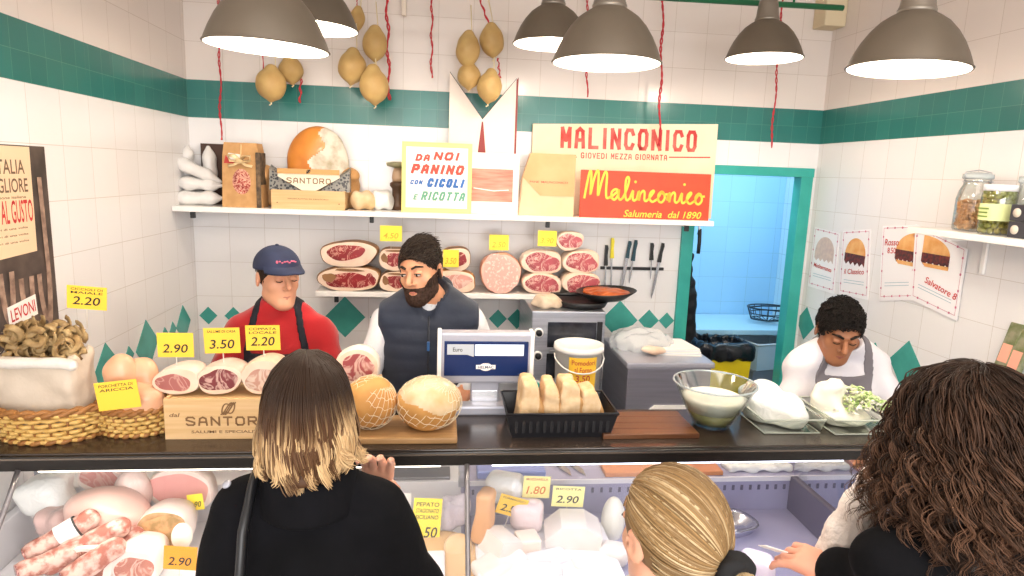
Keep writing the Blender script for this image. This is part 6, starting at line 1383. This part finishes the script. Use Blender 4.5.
SM(b, AND(capf, capreg, .006), (-.12, -.12, -.0), (.12, .15, .16), .005, m_cap, T=T1); b.ell((0, .012, .134), (.008, .008, .005), m_cap, 10, T=T1); b.build('cap_crown', rt)
b = MB(); vs = []; n = 16
for k, (zt_, off) in enumerate(((0, 0), (.006, 0))):
    for i in range(n+1):
        a = -1.05+2.1*i/n; r0x, r0y = .088, .1
        vs.append((math.sin(a)*r0x, .012-math.cos(a)*r0y, .058+zt_)); ex = .072*max(math.cos(a*1.35), 0)**.6
        vs.append((math.sin(a)*(r0x+.004), .012-math.cos(a)*r0y-ex, .058+zt_-.006-.012*abs(math.sin(a))-.006))
m2 = 2*(n+1); fs = [(2*i+1, 2*i, 2*i+2, 2*i+3) for i in range(n)]+[(m2+2*i, m2+2*i+1, m2+2*i+3, m2+2*i+2) for i in range(n)]+[(2*i+1, 2*i+3, m2+2*i+3, m2+2*i+1) for i in range(n)]
b.add(vs, fs, m_cap, True, T=T1); b.build('cap_brim', rt)
b = MB()
for i in range(9):
    a = -.42+.105*i; b.ell((math.sin(a)*.0905, .012-math.cos(a)*.1085+.022*.38, .083+.003*math.sin(i*2.2)), (.0052, .003, .0035 if i else .007), M('cap_pink_thread', '#d0637e', .6), 8, T=T1)
b.build('cap_embroidery', rt)
b = MB(); b.box((.08, -.155, zs-.235), (.115, -.14, zs-.225), m_whitec); b.build('chest_logo', rt)
legs_into(rt, zs, m_den, m_shoe, hw)
# ---- the bearded man in the navy gilet
s2 = skin('skin_warm', '#d39c7a', '#c48663')
rt = thing('person', 'person with dark beard in a navy quilted gilet over a pale shirt', 'person', (1.35, -1.28, 0))
zs = 1.545; hw = .22; tor, _ = torso_fns(zs, hw, .04)
T2 = RT((-.035, -.07, 1.645), -.42, .14, -.1)
arms2 = [((-.175, -.03, zs-.12), (-.245, -.1, 1.23), (-.18, -.3, 1.12)), ((.175, -.03, zs-.12), (.25, -.04, 1.24), (.14, -.26, 1.22))]
hands2 = [(frame((-.16, -.3, 1.12), (.4, -.8, -.3)), .8, -1), (frame((.14, -.26, 1.235), (-.35, -.9, -.12), (0, 0, 1)), .9, 1)]
body(rt, T2, zs, hw, tor, ((0, -.01, zs-.06), (-.03, -.04, 1.59), .062, .058), arms2, hands2, s2)
m_shr = M('pale_shirt', '#dfdfe2', .8, '#cfd0d6', 6, bump=.3, bscale=60)
shirt2 = WAVE(OFF(U(.03, tor, *[arm(*a) for a in arms2]), .013), .004, 34, 3)
b = MB(); SM(b, SUB(AND(shirt2, PL((0, 0, zs-.68), (0, 0, -1))), cap((0, -.03, zs+.03), (0, -.06, zs+.12), .075, .08), .008), (-.38, -.38, zs-.72), (.38, .18, zs+.08), .0095, m_shr); b.build('shirt', rt)
m_vest = M('navy_gilet', '#161d2c', .7, '#1c2538', 4, bump=.25, bscale=25, bdist=.006, sheen=.2)
def quilt(f, amp=.0045, fr=55): return lambda P: f(P)+amp*np.abs(np.sin((P[..., 2])*fr))**.5*-1+amp
vest = AND(AND(quilt(OFF(tor, .034)), PL((0, 0, zs-.62), (0, 0, -1))), lambda P: np.abs(P[..., 0])-(.196+.02*np.clip((zs-.1-P[..., 2])/.1, 0, 1)), .01)
vest = SUB(vest, U(.02, cap((0, -.05, zs+.0), (0, -.1, zs+.12), .06, .1), cap((0, -.12, zs-.06), (0, -.14, zs+.05), .022, .06)), .01)
b = MB(); SM(b, vest, (-.3, -.25, zs-.66), (.3, .2, zs+.07), .0085, m_vest); b.build('gilet', rt)
b = MB(); SM(b, AND(SUB(AND(cap((0, -.008, zs-.05), (0, -.02, zs+.07), .105, .088), PL((0, -.02, zs+.045), (0, -.35, 1)), .006), cap((0, -.02, zs-.1), (0, -.04, zs+.1), .078, .078), .006), lambda P: .0-(P[..., 1]+.105+0*P[..., 0])*1+0*P[..., 2], .006), (-.13, -.15, zs-.06), (.13, .13, zs+.09), .006, m_vest); b.build('gilet_collar', rt)
b = MB(); b.tube([(0, -.145, zs-.06), (0, -.172, zs-.16), (0, -.168, zs-.3), (0, -.15, zs-.5)], .0045, M('zip_dark', '#141a26', .4), 6); b.box((-.005, -.186, zs-.185), (.005, -.176, zs-.15), M('zip_blue', '#2c5f9a', .4), .002); b.build('zip', rt)
m_h2 = M('hair_brown_dark', '#1f1713', .65, '#352820', 60, spec=.25, bump=.6, bscale=160); m_brd2 = M('beard_dark', '#2a1d16', .8, '#46332a', 90, spec=.2, bump=.6, bscale=220)
crop_hair(rt, T2, '#1f1814', '#4f4035', 2200, .05, (.75, .25, .35), line=(.074, 1.15), curl=0, thick=.002, seed=5, side=.1, r=.002, fade=.0035)
hf = head_sdf()
def beard_reg(P):
    x, y, z = P[..., 0], P[..., 1], P[..., 2]
    low = z+.048+.35*np.minimum(np.abs(x)-.03, 0)*-1-1.6*np.clip(np.abs(x)-.04, 0, 1)          # below this line
    mouth = ((x/.018)**2+((z+.0625)/.0065)**2-1)*.01; must = z+.043+.0*x
    return np.maximum(np.maximum(np.maximum(np.minimum(low, must), y-.005), -mouth), z-.012)
b = MB(); SM(b, AND(WAVE(OFF(hf, .0032), .001, 200, 3), beard_reg, .002), (-.085, -.13, -.14), (.085, .02, .02), .0036, m_brd2, T=T2); b.build('beard', rt)
face_bits(rt, T2, m_h2, look=-.002, low=.0025, brow=.0052)
legs_into(rt, zs, m_den, m_shoe, hw)
b = MB(); SM(b, WAVE(bxf((0, 0, 0), (.02, .03, .022), .006, (.2, .2, .1)), .004, 60, 3), (-.04, -.05, -.04), (.04, .05, .04), .005, m_wp)
p = at(469, 403, y=-1.6); o = b.build('paper_scrap'); place(o, (p.x+.004, -1.63, p.z-.01)); tag(o, 'small white paper held by the bearded man\'s hand beside the scale', 'paper')
# ---- the man in white with a grey apron
s3 = skin('skin_tan', '#a9714f', '#96603f')
p = at(838, 326, y=-1.42)
rt = thing('person', 'person with black hair in white shirt and grey apron, bent over, far right behind counter', 'person', (p.x+.02, -1.3, 0))
zs = p.z-.06; hw = .22; tor, _ = torso_fns(zs, hw, .14)
T3 = RT((-.055, -.18, p.z-.01), -.25, .42, .02)
arms3 = [((-.175, -.125, zs-.125), (-.245, -.19, zs-.35), (-.14, -.36, zs-.31)), ((.175, -.125, zs-.125), (.255, -.19, zs-.35), (.16, -.36, zs-.31))]
hands3 = [(frame((-.14, -.36, zs-.3), (.6, -.5, -.5)), .7, -1), (frame((.16, -.36, zs-.3), (-.6, -.5, -.5)), .7, 1)]
body(rt, T3, zs, hw, tor, ((0, -.1, zs-.05), (-.045, -.15, p.z-.06), .06, .054), arms3, hands3, s3)
m_ws = M('white_cotton', '#e6e2e4', .8, '#d8d5dc', 5, bump=.4, bscale=30, bdist=.004)
shirt3 = WAVE(OFF(U(.03, tor, *[arm(*a) for a in arms3]), .016), .006, 28, 9)
b = MB(); SM(b, SUB(AND(shirt3, PL((0, 0, zs-.66), (0, 0, -1))), cap((0, -.15, zs+.03), (0, -.22, zs+.1), .066, .075), .01), (-.4, -.46, zs-.7), (.4, .12, zs+.08), .0095, m_ws); b.build('shirt', rt)
m_apg = M('apron_grey', '#6f6a6e', .85, '#7a757a', 6, bump=.2, bscale=120)
b = MB(); SM(b, AND(SUB(OFF(shirt3, .006), OFF(shirt3, -.004), .001), straps(.08, .018, zs, zs-.13, .105), .001), (-.2, -.36, zs-.6), (.2, -.0, zs+.09), .0062, m_apg); b.build('apron', rt)
m_h3 = M('hair_black_curly', '#0f0c0a', .65, '#1f1914', 70, bump=.8, bscale=120, spec=.25)
crop_hair(rt, T3, '#0c0908', '#2b221c', 1500, .042, (0, -.2, .3), line=(.076, 1.15), curl=.006, thick=.004, seed=8, side=.5, r=.0023)
face_bits(rt, T3, m_h3, down=True, brow=.005, lip=M('lips_dark', '#8f4f45', .5))
legs_into(rt, zs, m_den, m_shoe, hw)

# ---------------------------------------------------------------- hair made of strands, coloured along their length
# ---- first customer: straight two-tone hair, black coat
s4 = skin('skin_rosy', '#dfab92', '#d49a80')
A0 = Vector((1.137, -2.61, 0))
rt = thing('person', 'person seen from behind with shoulder-length blond-tipped brown hair and black coat', 'person', A0, PI); rt.scale = (.97, 1, .995)
zs = 1.425; hw = .185; tor, _ = torso_fns(zs, hw, .02)
T4 = RT((0, -.005, 1.568), .1, .05, 0) @ Matrix.Scale(.93, 4)
armsA = [((-.135, 0, zs-.08), (-.215, -.06, 1.14), (-.115, -.165, 1.275)), ((.135, 0, zs-.08), (.2, -.02, 1.12), (.18, -.1, .88))]   # local -x is image right
handsA = [(frame((-.115, -.165, 1.275), (-.08, .12, .98), (-.3, -.9, 0)), .7, -1), (frame((.18, -.1, .88), (0, -.2, -1)), .5, 1)]
body(rt, T4, zs, hw, tor, ((0, .0, zs-.05), (0, .0, 1.49), .055, .05), armsA, handsA, s4, head=head_sdf(nose=.97))
face_bits(rt, T4, M('brow_brown', '#4a3323', .6), brow=.0035)
m_blk = M('black_coat', '#08080a', .9, '#0e0e12', 8, bump=.25, bscale=90, spec=.15)
coatf = WAVE(OFF(U(.03, tor, cap((-.135, 0, zs-.08), (-.215, -.06, 1.14), .05, .046), cap((-.215, -.06, 1.14), (-.115, -.155, 1.25), .046, .036), cap((.135, 0, zs-.08), (.2, -.02, 1.12), .05, .046), cap((.2, -.02, 1.12), (.185, -.09, .92), .046, .038), cap((0, 0, zs-.4), (0, 0, zs-.85), .13, .18)), .017), .005, 22, 4)
b = MB(); SM(b, SUB(coatf, cap((0, -.02, zs+.02), (0, -.03, zs+.12), .062, .07), .01), (-.4, -.26, zs-1.0), (.38, .26, zs+.08), .011, m_blk); b.build('coat', rt)
b = MB(); SM(b, SUB(AND(cap((0, .005, zs-.06), (0, .005, zs+.07), .1, .088), PL((0, 0, zs+.048), (0, .25, 1)), .008), cap((0, 0, zs-.1), (0, 0, zs+.1), .066, .066), .006), (-.13, -.13, zs-.06), (.13, .13, zs+.08), .007, m_blk); b.build('coat_collar', rt)
legs_into(rt, zs, m_den, m_shoe, hw)
hh = Hair(); rd = random.Random(11)
dk, md, bl, lt = lin('#2a1b11'), lin('#553a26'), lin('#b48c5c'), lin('#dec195')
def colA(z, k):      # k = how blond this lock is
    u = min(max((1.62-z)/.15, 0), 1); base = mixc(dk, md, min(u*2, 1)); return mixc(base, mixc(bl, lt, rd.random()*.5+k*.3), min(max((u-.12)/.4, 0), 1)*min(max((u-1.02+k*1.05)*1.7, 0), 1)*(.35+.65*min(k, 1)))
hc = np.array((0, .01, 1.585))
def rad(z):          # half width and half depth of the hair mass at height z
    if z > 1.585: q = max(0, 1-((z-1.585)/.107)**2)**.5; return .08*q, .104*q
    u = (1.585-z)/.17; return .08+.022*u**.8-.03*max(0, u-.9), .104-.002*u
hh.volume(WAVE(lambda P: np.minimum(elp((0, .01, 1.585), (.077, .097, .1))(P), np.maximum(np.maximum(np.sqrt((P[..., 0]/(.078+.11*np.clip(1.585-P[..., 2], 0, .2)))**2+((P[..., 1]-.01)/.105)**2)-1, -((P[..., 1])+.05))*.09, np.maximum(P[..., 2]-1.6, 1.462-P[..., 2]))), .003, 60, 2), (-.16, -.14, 1.39), (.16, .16, 1.71), .008, lambda v: [mixc(mixc(dk, mixc(dk, md, .8), min(max((1.6-z)/.15, 0), 1)), bl, 0) for z in v[:, 2]])
locks = []
for i in range(64):
    a = -.33*PI+1.66*PI*(i+rd.random()*.7)/64; out = abs(a-PI/2)/(PI*.8)
    k = min(max(rd.gauss(.4+.75*out, .42), 0), 1.35) if rd.random() < .88 else 0
    locks.append((a, k, (rd.uniform(1.446, 1.462) if out < .35 else rd.uniform(1.45, 1.485)-.01*out), rd.uniform(0, 6), rd.choice((-1, -1, 1))*rd.uniform(.4, 1.2), rd.uniform(-.004, .008)))
for i in range(2900):
    a0, k0, z0, ph, flip, jl = rd.choice(locks); a = a0+rd.gauss(0, .085); k = min(max(k0+rd.gauss(0, .2), 0), 1.35); zend = z0+rd.uniform(-.012, .016); jit = jl+rd.uniform(-.005, .004)
    if math.sin(a) < -.72: continue
    pts = []; cols = []; n_ = 17; a_top = PI/2+(a-PI/2)*rd.uniform(.6, 1)
    for j in range(n_):
        u = j/(n_-1)
        if u < .32: v = u/.32; z = 1.585+.107*math.cos(v*PI/2*.98); aa = a_top+(a-a_top)*v; v2 = 0
        else: v = v2 = (u-.32)/.68; z = 1.585+(zend-1.585)*v; aa = a+(a0-a)*.55*v+.13*math.sin(v*5+ph)*v
        rx, ry = rad(z); w_ = .085*math.sin(v2*6.0+ph)*v2**.8; end = max(0, (v2-.72)/.28); fl = (.009*end*flip if flip > 0 else -.02*end**1.5*abs(flip))
        rx = rx*(1+w_)+jit*min(u*3, 1)+fl; ry = ry*(1+w_)+jit*.6*min(u*3, 1)+fl*.8; z += .014*end**2*abs(flip)
        pts.append((math.cos(aa)*rx, .01+math.sin(aa)*ry, z)); cols.append(colA(z, k))
    hh.strand(pts, rd.uniform(.0013, .0024), cols)
ho = hh.build('hair', rt); ho.scale = (.97, 1, 1)
# bag strap over the left shoulder is a thing she carries
t = thing('shoulder_bag', 'black shoulder bag of the blond-tipped customer, its leather strap over the shoulder', 'bag', (0, 0, 0)); m_lea = M('black_leather', '#16171a', .35)
b = MB(); sx = at(243, 500, y=-2.72).x
b.tube([(sx-.03, -2.42, 1.0), (sx-.012, -2.5, 1.32), (sx, -2.56, 1.418), (sx+.0, -2.615, 1.444), (sx-.0, -2.66, 1.425), (sx-.005, -2.712, 1.36), (sx-.012, -2.742, 1.2), (sx-.03, -2.72, .95)], .0125, m_lea, 10, flat=.75); b.build('strap', t)
b = MB(); SM(b, bxf((sx-.09, -2.58, .86), (.05, .16, .12), .03), (sx-.17, -2.78, .7), (sx, -2.38, 1.02), .012, m_lea); b.build('bag_body', t)
b = MB(); b.lathe([(0, .004), (.008, .003), (.009, 0)], m_sil, 16, T=tm((sx-.045, -2.665, 1.432), (.5, -.35, 0))); b.build('stud', t, label='round silver stud')
# ---- blonde customer with a ponytail
s5 = skin('skin_light', '#e0ab90', '#d3987c')
B0 = at(670, 522, y=-2.84)
rt = thing('person', 'person with blonde hair tied low by a black scrunchie, seen from behind', 'person', (B0.x, -2.84, 0), PI+.3)
hz = B0.z+.0; zs = hz-.2; hw = .18; tor, _ = torso_fns(zs, hw, .05)
T5 = RT((0, 0, hz-.024), 0, .12, 0)
armsB = [((-.15, 0, zs-.07), (-.2, -.02, zs-.33), (-.15, -.16, zs-.5)), ((.15, 0, zs-.07), (.2, -.02, zs-.33), (.15, -.16, zs-.5))]
body(rt, T5, zs, hw, tor, ((0, .02, zs-.05), (0, .01, hz-.1), .05, .047), armsB, [(frame(a[2], (0, -.6, -.8)), .5, sg) for a, sg in zip(armsB, (-1, 1))], s5, head=head_sdf(nose=.97))
face_bits(rt, T5, M('brow_blond', '#8a6a44', .6), brow=.003)
m_jk = M('cream_jacket', '#cfc4b4', .8, bump=.3, bscale=60)
b = MB(); SM(b, SUB(WAVE(OFF(U(.03, tor, *[arm(*a) for a in armsB]), .02), .004, 25, 3), cap((0, -.01, zs+.02), (0, -.02, zs+.12), .06, .07), .01), (-.32, -.25, zs-.72), (.32, .2, zs+.08), .012, m_jk); b.build('jacket', rt)
legs_into(rt, zs, m_den, m_shoe, hw)
hh = Hair(); rd = random.Random(5); b1, b2, b3 = lin('#5c4630'), lin('#97784f'), lin('#d8c29c')
hcB = Vector((0, .012, hz+.005)); RB = Vector((.084, .104, .098)); tie = Vector((-.036, .094, -.034)); Tm = T5
def onB(d): d = d.normalized(); return Vector((d.x*RB.x, d.y*RB.y, d.z*RB.z))
def scal(P): return SUB(elp(tuple(hcB), (.08, .1, .093)), PL((0, -.055, 0), (0, 1, -.45)), .005)(P)
hh.volume(lambda P: np.maximum(elp(tuple(hcB), (.0815, .1015, .0945))(P), -((P[..., 1]+.062)+.55*(P[..., 2]-hz-.05)+0)), (-.12, -.13, hz-.12), (.12, .15, hz+.13), .006, lambda v: [mixc(b1, b2, .35)]*len(v))
td = Vector((tie.x/RB.x, tie.y/RB.y, tie.z/RB.z)).normalized()
for i in range(1500):
    th = rd.uniform(0, 2*PI)
    # hairline start directions: around the face and nape, all swept back to the tie
    if rd.random() < .75: sa = rd.uniform(-1.25, 1.25)*1.3; d0 = Vector((math.sin(sa), -.75*math.cos(sa)+.1, .75*math.cos(sa)+rd.uniform(-.25, .55)))
    else: sa = rd.uniform(-1.4, 1.4); d0 = Vector((math.sin(sa), rd.uniform(.25, .7), -.6+rd.uniform(-.25, .5)))
    if abs(d0.x) > .85 and d0.z < .1: d0.z = .15+rd.uniform(0, .2)
    d0.normalize(); om = math.acos(max(-1, min(1, d0.dot(td)))); pts = []; cols = []; k = rd.random(); k2 = rd.random(); lift = rd.uniform(0, .006); n_ = 13; j0 = rd.uniform(-.03, .03)
    if om < .15: continue
    for j in range(n_):
        u = j/(n_-1); d = (d0*math.sin((1-u)*om)+td*math.sin(u*om))/math.sin(om); sidev = d0.cross(td).normalized(); d = d+sidev*math.sin(u*PI)*j0
        p = onB(d); p = p*(1+lift/.09*math.sin(u*PI))+hcB; pts.append(tuple(p)); cols.append(mixc(mixc(b1, b2, .3+.7*k), b3, max(0, k2-.35)*1.3*(.5+.5*math.sin(u*5+k*6))))
    hh.strand(pts, rd.uniform(.0012, .0024), cols)
tp = onB(td)+hcB; tp = tp+Vector((td.x, td.y, td.z))*.018
for i in range(420):
    a = rd.uniform(0, 2*PI); q = math.sqrt(rd.random()); k = rd.random(); L = rd.uniform(.16, .24); pts = []; cols = []; ph = rd.uniform(0, 6); sp = Vector((math.cos(a), 0, math.sin(a)))*q
    for j in range(11):
        u = j/10; c = tp+Vector((-.075*u, .05*math.sin(min(u*2.2, 1.57)), -L*u**1.15)); wv = .012+.028*math.sin(min(u*2.4, 2.2)); c = c+Vector((sp.x*wv, sp.z*wv*.8, sp.z*wv*(1-u)))+Vector((.004*math.sin(u*8+ph), 0, 0)); pts.append(tuple(c)); cols.append(mixc(mixc(b2, b1, k*.5), b3, .3+.6*u*k))
    hh.strand(pts, rd.uniform(.0015, .0028), cols)
hh.build('hair', rt)
b = MB(); SM(b, WAVE(U(.008, *[cap((tp.x+math.cos(2*PI*i/9)*.021, tp.y+.0+math.sin(i*2.3)*.005, tp.z+math.sin(2*PI*i/9)*.02), (tp.x+math.cos(2*PI*(i+1)/9)*.021, tp.y+.008, tp.z+math.sin(2*PI*(i+1)/9)*.02), .0125) for i in range(9)]), .003, 120, 3), (tp.x-.06, tp.y-.05, tp.z-.06), (tp.x+.06, tp.y+.06, tp.z+.06), .0045, M('scrunchie_black', '#0d0d10', .8)); b.build('scrunchie', rt)
# ---- customer with long curly hair
s6 = skin('skin_pink', '#e0a68e', '#d49179')
C0 = at(962, 440, y=-2.76)
rt = thing('person', 'person with long dark curly hair, black coat and white fleece scarf', 'person', (C0.x, -2.76, 0), PI+.35)
hz = C0.z+.012; zs = hz-.165; hw = .185; tor, _ = torso_fns(zs, hw, .03)
T6 = RT((0, -.01, hz), .1, .25, 0)
Minv = Matrix.Translation((C0.x, -2.76, 0)) @ Matrix.Rotation(PI+.35, 4, 'Z'); Li = Minv.inverted()
W1 = Li @ at(836, 572, y=-2.62); F1 = Li @ at(790, 553, y=-2.53); SHc = (.17, 0, zs-.07); ELc = tuple(Li @ at(905, 592, y=-2.74))
armsC = [(SHc, ELc, tuple(W1)), ((-.17, 0, zs-.07), (-.23, .0, zs-.34), (-.17, -.15, zs-.48))]
fd = (F1-W1)
body(rt, T6, zs, hw, tor, ((0, .0, zs-.05), (0, .0, hz-.08), .052, .048), armsC, [(frame(tuple(W1), tuple(fd), (.25, .35, .8)), .75, -1), (frame(armsC[1][2], (0, -.6, -.8)), .5, -1)], s6, head=head_sdf(nose=.98))
face_bits(rt, T6, M('brow_dark', '#33221a', .6), brow=.0035)
coatf = WAVE(OFF(U(.03, tor, cap(SHc, ELc, .05, .048), cap(ELc, tuple(W1+(Vector(ELc)-W1)*.12), .048, .034), cap((-.17, 0, zs-.07), (-.23, 0, zs-.34), .06, .052), cap((-.23, 0, zs-.34), (-.18, -.13, zs-.46), .05, .04), cap((0, 0, zs-.4), (0, 0, zs-.8), .16, .19)), .02), .005, 22, 7)
b = MB(); SM(b, SUB(coatf, cap((0, -.02, zs+.02), (0, -.03, zs+.12), .062, .07), .01), *[tuple(x) for x in bbox_of((-.34, -.1, zs-.95), (.3, .12, zs-.02), tuple(W1), ELc, SHc, pad=.1)], .011, m_blk); b.build('coat', rt)
b = MB(); pts = [Li @ at(x, y, y=yy) for x, y, yy in ((872, 540, -2.84), (880, 524, -2.86), (895, 514, -2.88), (912, 512, -2.89), (928, 516, -2.9))]
m_scf = M('white_fleece', '#eee5df', .95, '#e2d7cf', 14, bump=1, bscale=90, bdist=.006)
b = MB(); sc_p = [Li @ at(x, y, y=yy) for x, y, yy in ((905, 440, -2.62), (882, 478, -2.6), (862, 505, -2.58), (846, 535, -2.57), (830, 566, -2.56))]
SM(b, WAVE(WAVE(U(.02, *[cap(tuple(sc_p[i]), tuple(sc_p[i+1]), .036+.002*i, .038+.002*i) for i in range(4)], cap(tuple(sc_p[0]), (0.02, .06, zs+.02), .036, .05)), .004, 45, 3), .0018, 190, 6), *bbox_of(*[tuple(p) for p in sc_p], (.02, .06, zs+.02), pad=.07), .0065, m_scf); b.build('scarf', rt)
legs_into(rt, zs, m_den, m_shoe, hw)
hh = Hair(); rd = random.Random(21); c1, c2, c3 = lin('#150e0a'), lin('#3b281d'), lin('#84604a')
hh.volume(WAVE(U(.05, elp((0, .015, hz+.03), (.092, .108, .096)), elp((0, .045, hz-.06), (.115, .08, .12)), elp((0, .05, hz-.15), (.115, .065, .1))), .007, 50, 4), (-.18, -.13, hz-.28), (.18, .19, hz+.16), .009, lambda v: [mixc(c1, c2, .2)]*len(v))
for i in range(520):
    a = rd.uniform(-.36*PI, 1.36*PI); el = rd.uniform(0, 1)**.75; k = rd.random()
    d0 = Vector((math.cos(a)*math.cos(el*1.57), math.sin(a)*math.cos(el*1.57), math.sin(el*1.57))); hx = Vector((math.cos(a), math.sin(a), 0)); tx = hx.cross(Vector((0, 0, 1)))
    L = rd.uniform(.15, .33)*(1 if el < .5 else 1.12); fl = rd.uniform(.015, .085); R0 = rd.uniform(.004, .009); turns = L/rd.uniform(.04, .07); ph = rd.uniform(0, 6); s0 = 1+.12*rd.random()
    sway = rd.uniform(-.03, .03)
    for m in range(5):
        st = Vector((d0.x*.088*s0, .012+d0.y*.108*s0, hz+.035+d0.z*.098)); n_ = 40; pts = []; cols = []; dph = rd.gauss(0, .35); ox = rd.gauss(0, .0035); oz = rd.gauss(0, .0035); kk = min(max(k+rd.gauss(0, .2), 0), 1)
        for j in range(n_):
            u = j/(n_-1); arc = min(u*2.6, 1)
            # first follow the scalp outwards and down, then hang
            e2 = el*1.57*(1-arc); rr = Vector((math.cos(a)*math.cos(e2)*(.092+fl*u), .012+math.sin(a)*math.cos(e2)*(.11+fl*u), hz+.035+math.sin(e2)*.102*s0))
            c = rr+Vector((0, 0, .012*math.sin(min(u*4, PI))-L*max(0, u-.12*(1+el*1.4))**1.1))+tx*(sway*u)
            th = ph+turns*2*PI*u+dph; am = R0*min(u*4, 1)*(1+.7*u); c = c+tx*(math.cos(th)*am+ox)+hx*(math.sin(th)*am+oz); pts.append(tuple(c)); cols.append(mixc(mixc(c1, c2, .3+.7*kk), c3, max(0, u-.2)*.8*kk+.1*max(0, math.sin(th))*kk))
        hh.strand(pts, rd.uniform(.0009, .0017), cols, 3)
hh.build('hair', rt)
# paper in the curly-haired customer's fingers
b = MB(); p = at(766, 546, y=-2.53); b.add([(0, 0, 0), (.05, -.012, -.012), (.042, .02, -.03), (-.002, .03, -.018), (0, .001, .002), (.05, -.011, -.01), (.042, .021, -.028), (-.002, .031, -.016)], [(3, 2, 1, 0), (4, 5, 6, 7), (0, 1, 5, 4), (1, 2, 6, 5), (2, 3, 7, 6), (3, 0, 4, 7)], m_whitec)
o = b.build('paper_ticket'); place(o, p); tag(o, 'small white ticket held between the curly-haired customer\'s fingers', 'paper')
